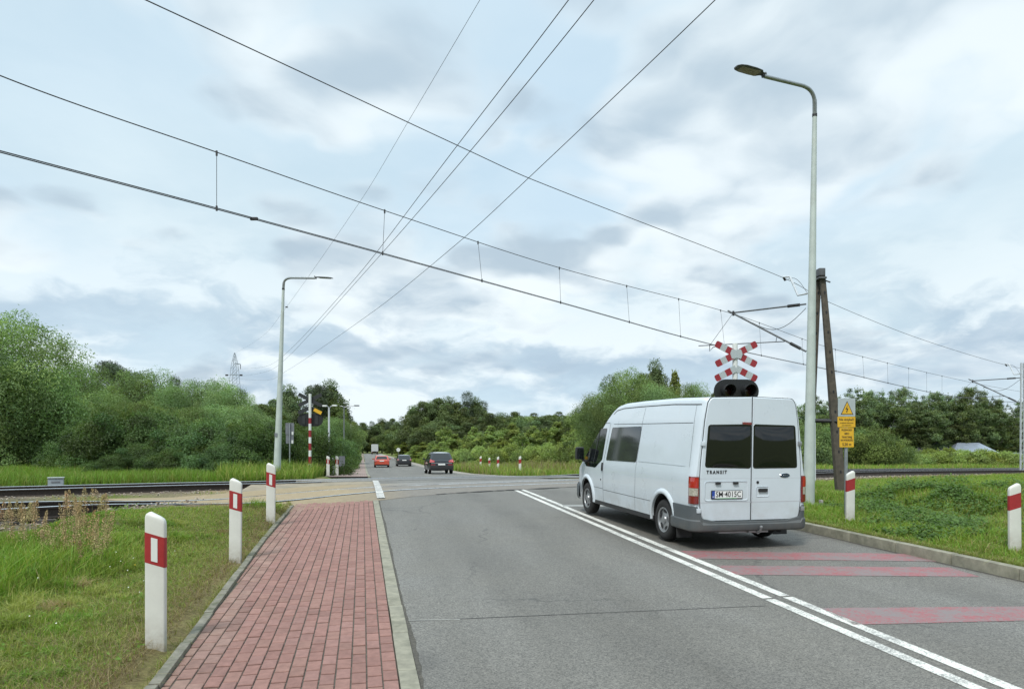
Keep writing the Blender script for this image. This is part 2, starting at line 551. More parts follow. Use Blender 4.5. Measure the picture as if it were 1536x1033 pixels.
def tonemat(name, rough=0.8, spec=0.3, mul=(1, 1, 1), noise=0.0, nscale=20, bump=0.0, bscale=50):
    """colour straight from the mesh 'tone' attribute"""
    m = bpy.data.materials.new(name); m.use_nodes = True
    t = NT(m.node_tree); b = m.node_tree.nodes['Principled BSDF']
    at = t.n('ShaderNodeAttribute', attribute_name='tone').outputs['Color']
    c = t.mix(1.0, at, (*mul, 1), 'MULTIPLY')
    g = t.n('ShaderNodeTexCoord').outputs['Object']
    if noise:
        f = t.mapr(t.noise(g, nscale, 6, 0.65), 0.25, 0.75, 1 - noise, 1 + noise)
        sc = t.n('ShaderNodeVectorMath', {0: c}, operation='SCALE'); t.put(sc.inputs[3], f); c = sc.outputs[0]
    t.put(b.inputs['Base Color'], c)
    b.inputs['Roughness'].default_value = rough; b.inputs['Specular IOR Level'].default_value = spec
    if bump:
        bn = t.n('ShaderNodeBump', {'Strength': bump, 'Distance': 0.01, 'Height': t.noise(g, bscale, 5, 0.6)})
        t.put(b.inputs['Normal'], bn.outputs[0])
    return m
# ================================================================== ground and road
rng = np.random.default_rng(7)
def axis(dense_a, dense_b, step, far, grow=1.16):
    a = list(np.arange(dense_a, dense_b + step, step))
    s = step; x = a[-1]; up = []
    while x < far:
        s *= grow; x += s; up.append(x)
    s = step; x = a[0]; dn = []
    while x > -far:
        s *= grow; x -= s; dn.append(x)
    return np.array(dn[::-1] + a + up)
gx = axis(-19, 22, 0.2, 2600); gy = axis(1, 36, 0.2, 2600)
gy = gy[gy > -200]
GX, GY = np.meshgrid(gx, gy)
GZ = terrain(GX, GY)
nN = GX * N2[0] + GY * N2[1]
# soil / turf zoning
d1, _z = tdist(GX, GY, TR1); d2, _z = tdist(GX, GY, TR2)
d1 = d1.reshape(GX.shape); d2 = d2.reshape(GX.shape)
grass_c = np.array([0.125, 0.150, 0.042]); dry_c = np.array([0.17, 0.135, 0.075]); bal_c = np.array([0.155, 0.128, 0.098]); sand_c = np.array([0.25, 0.195, 0.125])
wdry = np.exp(-((nN + 1.70) / 0.24)**2) * (GY < 17.5) * 0.85 + 0.25 * np.exp(-((nN - 8.1) / 0.2)**2)
wbal = np.maximum(np.where(nN > 9, smooth(4.4, 3.0, d1), smooth(3.0, 2.0, d1)), smooth(2.6, 1.6, d2))
gap = (d1 > 2.0) & (d2 > 1.6) & (nN < -3) & (side_sign(GX, GY, TR1).reshape(GX.shape) > 0) & (side_sign(GX, GY, TR2).reshape(GX.shape) < 0)
wbal = np.where(gap, np.maximum(wbal, 0.45 + 0.35*np.sin(GX*1.3+GY)), wbal)
wsand = smooth(-5.6, -4.4, nN) * smooth(-1.2, -1.6, nN) * (np.minimum(d1, d2) < 4.4) * (GY > 15)
gcol = grass_c * np.ones(GX.shape + (3,))
for w_, c_ in ((wdry, dry_c), (wbal, bal_c), (wsand, sand_c)):
    w_ = np.clip(w_, 0, 1)[..., None]; gcol = gcol * (1 - w_) + c_ * w_
ny, nx = GX.shape
idx = np.arange(nx * ny).reshape(ny, nx)
fq = np.stack([idx[:-1, :-1].ravel(), idx[:-1, 1:].ravel(), idx[1:, 1:].ravel(), idx[1:, :-1].ravel()], 1)
mground = bpy.data.materials.new('turf_and_soil'); mground.use_nodes = True
t = NT(mground.node_tree); b = mground.node_tree.nodes['Principled BSDF']
g = t.n('ShaderNodeTexCoord').outputs['Object']
at = t.n('ShaderNodeAttribute', attribute_name='tone').outputs['Color']
f1 = t.noise(g, 0.7, 7, 0.62); f2 = t.noise(g, 22, 5, 0.65); f3 = t.noise(g, 3.5, 6, 0.6)
c = t.mix(t.mapr(f1, 0.35, 0.65), at, (0.085, 0.125, 0.035, 1)) if False else at
c = t.mix(1.0, c, t.mix(t.mapr(f1, 0.3, 0.7), (0.72, 0.74, 0.7, 1), (1.25, 1.2, 1.1, 1)), 'MULTIPLY')
c = t.mix(1.0, c, t.mix(t.mapr(f2, 0.3, 0.7), (0.5, 0.5, 0.48, 1), (1.4, 1.4, 1.4, 1)), 'MULTIPLY')
c = t.mix(t.mapr(f3, 0.56, 0.72, 0, 0.5), c, (0.12, 0.095, 0.06, 1))
t.put(b.inputs['Base Color'], c); b.inputs['Roughness'].default_value = 0.95; b.inputs['Specular IOR Level'].default_value = 0.15
t.put(b.inputs['Normal'], t.n('ShaderNodeBump', {'Strength': 0.9, 'Distance': 0.03, 'Height': f2}).outputs[0])
go = link('ground', npmesh('ground', np.stack([GX, GY, GZ], -1).reshape(-1, 3), fq, mground, gcol.reshape(-1, 3), sm=180))
tag(go, kind='structure')

# ---- road sheet
s_vals = np.concatenate([np.arange(-12, 60, 0.5), np.arange(60, 160, 4), np.arange(160, 900, 20)])
def strip(name, mats, n0, n1, s0, s1, dz, nlat=5, col=None, kind='structure', n_fn=None):
    sv = s_vals[(s_vals > s0) & (s_vals < s1)]; sv = np.concatenate([[s0], sv, [s1]])
    vs = []
    for s in sv:
        a, b_ = (n_fn(s) if n_fn else (n0, n1))
        for k in range(nlat):
            nn = a + (b_ - a) * k / (nlat - 1)
            vs.append(SN(s, nn, dz))
    i = np.arange(len(sv) * nlat).reshape(len(sv), nlat)
    f = np.stack([i[:-1, :-1].ravel(), i[:-1, 1:].ravel(), i[1:, 1:].ravel(), i[1:, :-1].ravel()], 1)
    o = link(name, npmesh(name, np.array([tuple(v) for v in vs]), f, mats, col, sm=180))
    if kind: o['kind'] = kind
    return o
def asphalt_mat(name, base, patch=(0.0, 0.0, 0.0)):
    m = bpy.data.materials.new(name); m.use_nodes = True
    t = NT(m.node_tree); b = m.node_tree.nodes['Principled BSDF']
    g = t.n('ShaderNodeTexCoord').outputs['Object']
    rot = t.n('ShaderNodeMapping', {0: g, 'Rotation': (0, 0, -YAW)}, vector_type='POINT').outputs[0]
    lx = t.n('ShaderNodeMapping', {0: rot, 'Scale': (1.0, 0.12, 1.0)}).outputs[0]
    track = t.noise(lx, 0.9, 5, 0.55)                       # long streaks left by tyres
    blot = t.noise(g, 0.55, 6, 0.6, 0.4)
    agg = t.n('ShaderNodeTexVoronoi', {'Vector': g, 'Scale': 95.0}, feature='F1')
    cellc = t.n('ShaderNodeSeparateColor', {0: agg.outputs['Color']}).outputs[0]
    fine = t.noise(g, 240, 3, 0.7)
    dark = tuple(x * y for x, y in zip(base, (0.70, 0.67, 0.63))); lite = tuple(x * 1.27 for x in base)
    c = t.mix(t.mapr(track, 0.32, 0.68), (*dark, 1), (*lite, 1))
    c = t.mix(t.mapr(blot, 0.35, 0.7, 0, 0.55), c, (base[0]*1.12, base[1]*1.08, base[2]*1.0, 1))
    c = t.mix(1.0, c, t.mix(t.mapr(cellc, 0, 1), (0.58, 0.58, 0.58, 1), (1.6, 1.6, 1.56, 1)), 'MULTIPLY')
    c = t.mix(1.0, c, t.mix(t.mapr(fine, 0.3, 0.7), (0.7, 0.7, 0.7, 1), (1.3, 1.3, 1.3, 1)), 'MULTIPLY')
    oil = t.n('ShaderNodeTexVoronoi', {'Vector': t.n('ShaderNodeMapping', {0: rot, 'Scale': (1.0, .55, 1.0)}).outputs[0], 'Scale': .75, 'Randomness': 1.0}, feature='F1').outputs['Distance']
    oilm = t.math('MULTIPLY', t.mapr(t.math('ADD', oil, t.math('MULTIPLY', t.noise(g, 9, 5, .7), .16)), .10, .24, 1, 0, True), t.mapr(t.noise(g, .33, 2), .48, .58))
    c = t.mix(t.math('MULTIPLY', oilm, .45), c, (0.045, 0.043, 0.040, 1))
    # hairline cracks and joints
    cr = t.n('ShaderNodeTexVoronoi', {'Vector': t.n('ShaderNodeVectorMath', {0: g, 1: t.n('ShaderNodeVectorMath', {0: t.n('ShaderNodeTexNoise', {'Vector': g, 'Scale': 1.7, 'Detail': 6.0}).outputs[1], 1: (0.9, 0.9, 0)}, operation='MULTIPLY').outputs[0]}, operation='ADD').outputs[0], 'Scale': 0.22}, feature='DISTANCE_TO_EDGE').outputs[0]
    crm = t.math('MULTIPLY', t.mapr(cr, 0.0, 0.006, 1, 0), t.mapr(t.noise(g, 0.4, 3), 0.45, 0.6))
    c = t.mix(t.math('MULTIPLY', crm, 0.6), c, (0.02, 0.02, 0.02, 1))
    t.put(b.inputs['Base Color'], c)
    t.put(b.inputs['Roughness'], t.mapr(track, 0.3, 0.7, 0.60, 0.80))
    b.inputs['Specular IOR Level'].default_value = 0.5
    t.put(b.inputs['Normal'], t.n('ShaderNodeBump', {'Strength': 0.55, 'Distance': 0.006, 'Height': t.math('ADD', cellc, fine)}).outputs[0])
    return m
m_asph = asphalt_mat('asphalt', (0.122, 0.118, 0.110))
m_asph2 = asphalt_mat('asphalt_beyond', (0.135, 0.135, 0.132))
road = strip('road', m_asph, NK, NR, -12, 325, 0.0, nlat=15, n_fn=lambda s: (NK, NR if s < 19 else NR - 0.9 * float(smooth(36, 60, s))))
# shoulder of the far carriageway, a little gravel
m_gravel = mat('gravel', (0.26, 0.24, 0.21), 0.95, noise=0.35, nscale=30, bump=0.6, bscale=40)
strip('road_shoulder', m_gravel, 0, 0, 33, 322, 0.003, nlat=3, n_fn=lambda s: (NR - 0.9 * float(smooth(36, 60, s)), NR + 0.9 - 0.7 * float(smooth(36, 60, s))))

# ---- painted markings
def paint(name, c, wear=0.5, sc=40):
    m = bpy.data.materials.new(name); m.use_nodes = True
    t = NT(m.node_tree); b = m.node_tree.nodes['Principled BSDF']
    g = t.n('ShaderNodeTexCoord').outputs['Object']
    agg = t.n('ShaderNodeSeparateColor', {0: t.n('ShaderNodeTexVoronoi', {'Vector': g, 'Scale': 95.0}).outputs['Color']}).outputs[0]
    f = t.noise(g, 2.2, 8, 0.7); f2 = t.noise(g, sc, 4, 0.7)
    wv = t.math('ADD', t.math('MULTIPLY', f, 0.6), t.math('MULTIPLY', f2, 0.4))
    wv = t.math('ADD', wv, t.math('MULTIPLY', agg, 0.16))
    cc = t.mix(t.mapr(f2, 0.3, 0.7), tuple(x * 0.85 for x in c) + (1,), tuple(min(1, x * 1.1) for x in c) + (1,))
    cc = t.mix(t.mapr(wv, 0.62 - wear * 0.12, 0.74 - wear * 0.12, 0, 0.85), cc, (0.16, 0.16, 0.155, 1))
    t.put(b.inputs['Base Color'], cc); b.inputs['Roughness'].default_value = 0.6
    t.put(b.inputs['Normal'], t.n('ShaderNodeBump', {'Strength': 0.4, 'Distance': 0.004, 'Height': f2}).outputs[0])
    return m
m_white = paint('white_road_paint', (0.66, 0.65, 0.60), 0.55)
m_whiteb = paint('white_edge_paint', (0.58, 0.57, 0.53), 0.75)
m_red = paint('red_road_paint', (0.285, 0.078, 0.085), 1.1, 18)
def quadstrip(pts_l, pts_r, dz, name, m, nsub=12, group=None, nlat=2):
    a0, a1 = pts_l; b0, b1 = pts_r
    vs = []; 
    for k in range(nsub + 1):
        t_ = k / nsub
        pL = a0.lerp(a1, t_); pR = b0.lerp(b1, t_)
        for j in range(nlat):
            p_ = pL.lerp(pR, j/(nlat-1))
            vs.append((p_.x, p_.y, EYE - float(Droad(p_.y)) + dz))
    fs = [(k*nlat+j, k*nlat+j+1, (k+1)*nlat+j+1, (k+1)*nlat+j) for k in range(nsub) for j in range(nlat-1)]
    o = link(name, npmesh(name, np.array(vs), np.array(fs), m, sm=180))
    o['kind'] = 'structure'
    return o
# double centre line: paint drawn in runs with a small break
for off, nm in ((0.0, 'centre_line'), (0.245, 'centre_line')):
    for sa, sb in ((-10, 6.75 + off * 0.2), (6.80 + off * 0.2, 21.4)):
        f = lambda s: 4.17 + 0.019 * (s - 5) + off
        quadstrip((SN(sa, f(sa)), SN(sb, f(sb))), (SN(sa, f(sa) + 0.12), SN(sb, f(sb) + 0.12)), 0.004, nm, m_white, 40)
for c4 in (((1020, 826), (1045, 838), (1372, 830.5), (1405, 842)), ((1075, 848), (1105, 862), (1425, 851), (1470, 865)), ((1230, 912), (1280, 937), (1650, 911), (1700, 935))):
    a0, a1, b0, b1 = [Groad(*q) for q in c4]
    if c4[0][0] == 1230: b0, b1 = SN(5.75, 7.62), SN(5.3, 7.62)
    quadstrip((a1, b1), (a0, b0), 0.004, 'red_stripe', m_red, 14, nlat=4)
quadstrip((Groad(845, 759.5), Groad(1190, 757)), (Groad(843, 757), Groad(1190, 754)), 0.004, 'stop_line', paint('worn_stop_paint', (0.50, 0.49, 0.45), 1.4), 10)
quadstrip((SN(18.7, 0.37), SN(27.2, 0.37)), (SN(18.7, 0.58), SN(27.2, 0.58)), 0.036, 'edge_line', m_whiteb, 14)

# cold joint across the carriageway, just a dark hairline with a paler edge
quadstrip((Groad(612, 931.8), Groad(1150, 908.6)), (Groad(612, 930.8), Groad(1150, 908.0)), 0.0025, 'road_joint', mat('joint_tar', (.055, .053, .05), .8, noise=.5, nscale=12), 20)
quadstrip((Groad(612, 930.8), Groad(690, 928.9)), (Groad(612, 930.0), Groad(690, 928.2)), 0.0028, 'road_joint', mat('joint_pale', (.30, .295, .27), .8, noise=.4, nscale=14), 6)
# grit and damp soil collected along both kerbs
m_grit = mat('gutter_grit', (0.070, 0.064, 0.052), 0.95, noise=0.5, nscale=25, bump=0.6, bscale=80)
def gutter(n0, sgn, s0, s1, wid, seed):
    r_ = np.random.default_rng(seed); ss = np.arange(s0, s1, .1); wv = np.clip(np.convolve(r_.normal(.5, .55, len(ss) + 12), np.ones(13)/13, 'valid') * wid, .012, None); v = []
    for s_, w_ in zip(ss, wv):
        a = SN(s_, n0, .0035); b_ = SN(s_, n0 + sgn * (w_ + r_.uniform(0, .012)), .0035); v += [tuple(a), tuple(b_)] if sgn > 0 else [tuple(b_), tuple(a)]
    i = np.arange(len(v)).reshape(-1, 2)
    tag(link('gutter_grit', npmesh('gutter_grit', np.array(v), np.stack([i[:-1, 0], i[:-1, 1], i[1:, 1], i[1:, 0]], 1), m_grit, sm=180)), kind='structure')
gutter(NK + .002, 1, .5, 18.6, .045, 5); gutter(NR - .002, -1, .5, 17.5, .14, 6)
# ---- pavers of the footway (each block is real, bevelled, slightly uneven)
def pav_left(s): return np.interp(s, [-5, 5.5, 12, 19], [-1.34, -1.38, -1.54, -1.60])
edge_a = Groad(380, 759); edge_b = Groad(870, 735)     # front edge of the crossing slabs
def before_crossing(p, margin=0.0):
    e = (edge_b - edge_a).xy.normalized(); q = (Vector((p[0], p[1])) - edge_a.xy)
    return (e.x * q.y - e.y * q.x) < -margin
bw, bl, gp = 0.111, 0.222, 0.009
V = []; F4 = []; K = []
ncols = 16
tones = np.array([[0.246, 0.140, 0.116], [0.228, 0.118, 0.103], [0.272, 0.148, 0.126], [0.212, 0.115, 0.102], [0.258, 0.145, 0.130], [0.238, 0.128, 0.110]])
hm = np.linspace(0, 1, 2)
for ci in range(-1, 19):
    n1 = 0.255 - ci * (bw + 0.0015); n0 = n1 - bw
    if ci < 0: continue
    stag = (ci % 2) * 0.111 + rng.uniform(-0.012, 0.012)
    for k in range(-1, 110):
        s0 = k * (bl + 0.0) + stag; s1 = s0 + bl
        if s0 < 0.2 or s0 > 19.6: continue
        sm_ = (s0 + s1) / 2
        le = float(pav_left(sm_))
        na = max(n0, le)
        if n1 - na < 0.03: continue
        p = SN(sm_, (na + n1) / 2)
        if not before_crossing(SN(s1, (na + n1) / 2), 0.03): continue
        dzb = rng.normal(0, 0.0013)
        tx, ty = rng.normal(0, 0.006), rng.normal(0, 0.005)
        g_ = gp / 2 + rng.uniform(0, 0.002)
        col_ = (tones[rng.integers(0, 6)] * .45 + tones[0] * .55) * rng.uniform(0.92, 1.08)
        if (na+n1)/2 < le + 0.28: col_ = col_ * 0.8 + np.array([0.22, 0.19, 0.15]) * 0.25 * rng.uniform(0.3, 1.3)
        base = len(V)
        for ins_, z_ in ((g_, 0.045), (g_, 0.056), (g_ + 0.005, 0.060)):
            il = ins_ * .72; ic = ins_ * 1.0 + .006
            for (ss, nn) in ((s0 + ic, na + il), (s0 + ic, n1 - il), (s1 - ic, n1 - il), (s1 - ic, na + il)):
                q = U2 * ss + N2 * nn
                V.append((q[0], q[1], EYE - float(Droad(q[1])) - 0.045 + z_ + dzb + tx * (ss - sm_) + ty * (nn - (na+n1)/2)))
                K.append(col_)
        F4.append((base+8, base+9, base+10, base+11))
        for r_ in (0, 4):
            for j in range(4):
                j2 = (j + 1) % 4
                F4.append((base+r_+j, base+r_+j2, base+r_+4+j2, base+r_+4+j))
m_paver = tonemat('paver_concrete', 0.85, 0.25, noise=0.22, nscale=14, bump=0.5, bscale=300)
tag(link('pavement', npmesh('pavement', np.array(V), np.array(F4), m_paver, np.array(K), sm=None)), kind='structure')
m_joint = mat('joint_sand', (0.085, 0.078, 0.062), 0.95, noise=0.5, nscale=30)
strip('pavement_bed', m_joint, -1.6, 0.25, -1, 18.9, 0.004, nlat=3, n_fn=lambda s: (float(pav_left(s)), 0.255))
# far footway, beyond the railway
m_farpav = bpy.data.materials.new('far_paving'); m_farpav.use_nodes = True
t = NT(m_farpav.node_tree); b = m_farpav.node_tree.nodes['Principled BSDF']
g = t.n('ShaderNodeMapping', {0: t.n('ShaderNodeTexCoord').outputs['Object'], 'Rotation': (0, 0, -YAW + math.pi/2)}).outputs[0]
br = t.n('ShaderNodeTexBrick', {'Vector': g, 'Color1': (0.235, 0.165, 0.145, 1), 'Color2': (0.265, 0.185, 0.165, 1), 'Mortar': (0.17, 0.13, 0.11, 1), 'Scale': 1.0, 'Mortar Size': 0.009, 'Brick Width': 0.236, 'Row Height': 0.118})
t.put(b.inputs['Base Color'], t.mix(t.mapr(t.noise(g, 0.8, 5), 0.3, 0.7, 0, 0.5), br.outputs[0], (0.29, 0.23, 0.195, 1)))
b.inputs['Roughness'].default_value = 0.85
strip('pavement', m_farpav, -2.1, 0.25, 36.0, 322, 0.012, nlat=4, n_fn=lambda s: (-1.75 + 0.3 * float(smooth(38, 60, s)), NK - .12))
# ---- kerbs: stones with open joints
m_kerb = mat('kerb_concrete', (0.235, 0.224, 0.172), 0.9, noise=0.25, nscale=9, bump=0.5, bscale=120, dirt=((0.12, 0.12, 0.085), 3.0, 0.52, 0.75))
m_kerbd = mat('edging_concrete', (0.185, 0.175, 0.14), 0.92, noise=0.3, nscale=12, bump=0.7, bscale=90, dirt=((0.09, 0.095, 0.06), 5.0, 0.45, 0.65))
def kerb(name, n_fn, wid, z0, z1, s0, s1, L_, mm, bev=0.012, cond=None, jit=0.002):
    B = MB()
    s = s0
    while s < s1:
        e = min(s + L_ - 0.008, s1)
        a, c_ = SN(s, n_fn(s)), SN(e, n_fn(e))
        mid = SN((s+e)/2, n_fn((s+e)/2) + wid/2)
        if cond is None or cond(SN(e, n_fn(e) + wid/2)):
            d = c_ - a; L2 = d.length
            xa = d.normalized(); ya = Vector((-xa.y, xa.x, 0)).normalized(); za = xa.cross(ya)
            Rm = Matrix((xa, ya, za)).transposed()
            B.box(mid + Vector((rng.normal(0, jit), rng.normal(0, jit), (z0+z1)/2 + rng.normal(0, jit*0.5))), (L2, wid, z1-z0), Rm, bev)
        s += L_
    o = B.build(name, mm, sm=40)
    o['kind'] = 'structure'
    return o
kerb('kerb', lambda s: 0.262, 0.135, -0.2, 0.016, 0.3, 18.95, 1.0, m_kerb, 0.008, cond=lambda p: before_crossing(p, 0.0))
kerb('kerb', lambda s: float(pav_left(s)) - 0.085, 0.08, -0.2, 0.045, 0.3, 18.9, 1.0, m_kerbd, 0.012, cond=lambda p: before_crossing(p, 0.03), jit=0.006)
kerb('kerb', lambda s: NR + 0.0, 0.15, -0.2, 0.145, 0.0, 17.5, 1.0, m_kerb, 0.02, jit=0.004)
kerb('kerb', lambda s: 0.27 + 0.05 * 0, 0.13, -0.2, 0.03, 36.0, 120, 1.0, m_kerb, 0.01)
kerb('kerb', lambda s: -1.83 + 0.3 * float(smooth(38, 60, s)), 0.08, -0.2, 0.05, 36.0, 100, 1.0, m_kerbd, 0.01)

# ================================================================== railway
m_rail = mat('rusty_rail', (0.045, 0.034, 0.028), 0.75, 0.3, noise=0.4, nscale=20)
m_shine = mat('polished_rail_head', (0.62, 0.63, 0.64), 0.28, 1.0, noise=0.1, nscale=5)
m_sleeper = mat('sleeper_wood', (0.055, 0.047, 0.04), 0.9, noise=0.4, nscale=15, bump=0.5)
m_slab = tonemat('crossing_slab', 0.85, 0.3, noise=0.2, nscale=6, bump=0.5, bscale=120)
m_stone = tonemat('ballast_stone', 0.9, 0.25, noise=0.2, nscale=30)
def offpath(T, off, dz=0.0):
    tn = np.gradient(T, axis=0); tn /= np.linalg.norm(tn[:, :2], axis=1)[:, None]
    O = T.copy(); O[:, 0] += tn[:, 1] * -off * -1; O[:, 1] += -tn[:, 0] * off * -1 * -1
    O = T.copy(); O[:, 0] -= tn[:, 1] * off; O[:, 1] += tn[:, 0] * off   # + off = far/left side
    O[:, 2] += dz
    return O
def sweep(path, prof, mis=None):
    """prof: (lateral, height) list, swept along a horizontal path"""
    n = len(path); k = len(prof)
    tn = np.gradient(path, axis=0); tn /= np.linalg.norm(tn[:, :2], axis=1)[:, None]
    vs = []
    for (a, h) in prof:
        q = path.copy(); q[:, 0] -= tn[:, 1] * a; q[:, 1] += tn[:, 0] * a; q[:, 2] += h
        vs.append(q)
    V_ = np.stack(vs, 1).reshape(-1, 3)
    i = np.arange(n * k).reshape(n, k)
    f = []
    mi_ = []
    for j in range(k - 1):
        f.append(np.stack([i[:-1, j], i[1:, j], i[1:, j+1], i[:-1, j+1]], 1)); mi_ += [mis[j] if mis else 0] * (n - 1)
    f.append(np.stack([i[:-1, k-1], i[1:, k-1], i[1:, 0], i[:-1, 0]], 1)); mi_ += [0] * (n - 1)
    return V_, np.concatenate(f), mi_
PROF = [(-0.075, -0.172), (-0.075, -0.160), (-0.012, -0.140), (-0.012, -0.045), (-0.036, -0.036), (-0.036, -0.006), (-0.028, 0.0), (0.028, 0.0), (0.036, -0.006), (0.036, -0.036), (0.012, -0.045), (0.012, -0.140), (0.075, -0.160), (0.075, -0.172)]
PM = [0, 0, 0, 0, 0, 1, 1, 1, 0, 0, 0, 0, 0]
GA = 0.92
PROF = [(a * 1.1, h * 1.22) for a, h in PROF]
def railway(TR, label, guard=True, shine=True, s_lo=None, s_hi=None):
    mid = TR[len(TR)//3]
    loc = Vector(mid)
    root = thing('railway_track', label, 'railway track', loc)
    def rail(off, T=None, name='rail', dz=0.0, pm=PM):
        pth = offpath(TR if T is None else T, off, dz) - np.array(loc)
        v, f, mi_ = sweep(pth, PROF, pm)
        return link(name, npmesh(name, v, f, [m_rail, m_shine if shine else m_rail], sm=None, mi=mi_), root)
    rail(GA, dz=.006); rail(-GA, dz=.006)
    if guard:   # short bevelled check rail that stops at the slabs
        sel = TR[(TR[:, 0] * N2[0] + TR[:, 1] * N2[1] < -4.3)]
        if len(sel) > 3:
            rail(-GA + 0.24, sel, 'check_rail', -0.03)
    # sleepers
    seg = np.concatenate([[0], np.cumsum(np.linalg.norm(np.diff(TR, axis=0), axis=1))])
    proto = MB().box((0, 0, 0), (0.24, 2.6, 0.14), None, 0.015).mesh('sleeper', m_sleeper)
    n_s = 0
    for d_ in np.arange(6, seg[-1], 0.62):
        x = np.interp(d_, seg, TR[:, 0]); y = np.interp(d_, seg, TR[:, 1]); z = np.interp(d_, seg, TR[:, 2])
        nn = x * N2[0] + y * N2[1]
        if -4.6 < nn < 11: continue
        x2 = np.interp(d_ + 0.3, seg, TR[:, 0]); y2 = np.interp(d_ + 0.3, seg, TR[:, 1])
        a = math.atan2(y2 - y, x2 - x)
        if n_s >= 96 or y < 1 or abs(x) > y * 0.85 + 2: continue
        o = link('sleeper', proto, root); o.location = Vector((x, y, z - 0.275)) - loc; o.rotation_euler = (0, 0, a)
        n_s += 1
    return root
railway(TR1, 'electrified railway track with polished rails nearest the camera', True)
railway(TR2, 'second railway track with dark rusty rails farther back', False, True)

# crossing slabs between and beside the rails
V = []; F4 = []; K = []
def slab_rows(TR, lat_rows, nlo, nhi, topz, L_=1.8):
    seg = np.concatenate([[0], np.cumsum(np.linalg.norm(np.diff(TR, axis=0), axis=1))])
    nn = TR[:, 0] * N2[0] + TR[:, 1] * N2[1]
    a_, b_ = np.interp([nlo, nhi], nn, seg)
    for (l0, l1, cl, cr) in lat_rows:
        d = a_ + rng.uniform(0, 0.4)
        while d < b_:
            e = min(d + L_ - 0.012, b_)
            base = len(V)
            tilt = rng.normal(0, 0.003)
            for ins_, z_ in ((0, -0.12), (0, -0.008), (0.010, 0.0)):
                for (dd, ll) in ((d + ins_, l0 + ins_), (e - ins_, l0 + ins_), (e - ins_, l1 - ins_), (d + ins_, l1 - ins_)):
                    x = np.interp(dd, seg, TR[:, 0]); y = np.interp(dd, seg, TR[:, 1]); z = np.interp(dd, seg, TR[:, 2])
                    x2 = np.interp(dd + .2, seg, TR[:, 0]) - x; y2 = np.interp(dd + .2, seg, TR[:, 1]) - y
                    h_ = math.hypot(x2, y2)
                    nw = (x - y2 / h_ * ll) * N2[0] + (y + x2 / h_ * ll) * N2[1]
                    ww = float(smooth(-6.0, -2.0, nw) * smooth(11.5, 8.5, nw))
                    zb_ = z * (1 - ww) + (EYE - float(Droad(y + x2 / h_ * ll)) + 0.012) * ww
                    V.append((x - y2 / h_ * ll, y + x2 / h_ * ll, zb_ + z_ + topz + tilt * .5))
                    n_here = (x - y2 / h_ * ll) * N2[0] + (y + x2 / h_ * ll) * N2[1]
                    mixf = float(smooth(-0.1, 0.7, n_here))
                    K.append(np.array(cl) * (1 - mixf) + np.array(cr) * mixf)
            F4.append((base+8, base+9, base+10, base+11))
            for r_ in (0, 4):
                for j in range(4):
                    j2 = (j + 1) % 4
                    F4.append((base+r_+j, base+r_+j2, base+r_+4+j2, base+r_+4+j))
            d += L_
tan_c, gry_c = (0.27, 0.212, 0.130), (0.18, 0.165, 0.145)
slab_rows(TR1, [(-2.75, -1.0, tan_c, gry_c), (-0.80, 0.80, (0.285, 0.225, 0.142), (0.19, 0.175, 0.155)), (1.0, 2.5, tan_c, (0.20, 0.195, 0.185))], -4.3, 9.6, 0.0)
slab_rows(TR2, [(-1.9, -1.0, (0.16, 0.15, 0.13), (0.15, 0.15, 0.145)), (-0.80, 0.80, (0.20, 0.19, 0.17), (0.17, 0.17, 0.165)), (1.0, 1.9, (0.17, 0.155, 0.13), (0.15, 0.15, 0.148))], -2.2, 10.5, 0.0)
tag(link('crossing_pavement', npmesh('crossing_pavement', np.array(V), np.array(F4), m_slab, np.array(K), sm=None)), kind='structure')
# ragged bitumen joint where asphalt meets the slabs
def joint(TR, lat, wd, nlo, nhi, seed):
    seg = np.concatenate([[0], np.cumsum(np.linalg.norm(np.diff(TR, axis=0), axis=1))]); nn = TR @ np.array([N2[0], N2[1], 0])
    ds = np.arange(*np.interp([nlo, nhi], nn, seg), .12); r_ = np.random.default_rng(seed); v = []
    wv = np.abs(np.convolve(r_.normal(0, 1, len(ds)+8), np.ones(9)/3, 'valid')) * wd + .02
    for d, w_ in zip(ds, wv):
        x, y = np.interp(d, seg, TR[:, 0]), np.interp(d, seg, TR[:, 1]); tx, ty = np.interp(d+.2, seg, TR[:, 0])-x, np.interp(d+.2, seg, TR[:, 1])-y; h = math.hypot(tx, ty)
        for ll in (lat - w_, lat + w_*.4):
            q = (x - ty/h*ll, y + tx/h*ll); v.append((q[0], q[1], EYE - float(Droad(q[1])) + .018))
    i = np.arange(len(v)).reshape(-1, 2)
    o = link('road_joint', npmesh('road_joint', np.array(v), np.stack([i[:-1, 0], i[:-1, 1], i[1:, 1], i[1:, 0]], 1), mat('bitumen_joint', (.035, .034, .033), .8, noise=.3, nscale=30) if 'bitumen_joint' not in bpy.data.materials else bpy.data.materials['bitumen_joint'], sm=180))
    o['kind'] = 'structure'
joint(TR1, -2.80, .10, .45, 9.0, 1); joint(TR1, -GA + .10, .03, -3.2, 9.0, 11); joint(TR1, GA - .12, .02, -3.2, 9.0, 12); joint(TR1, 2.56, .05, .4, 9.5, 2); joint(TR2, -1.95, .06, .4, 10, 3); joint(TR2, 1.95, .10, .4, 10, 4)
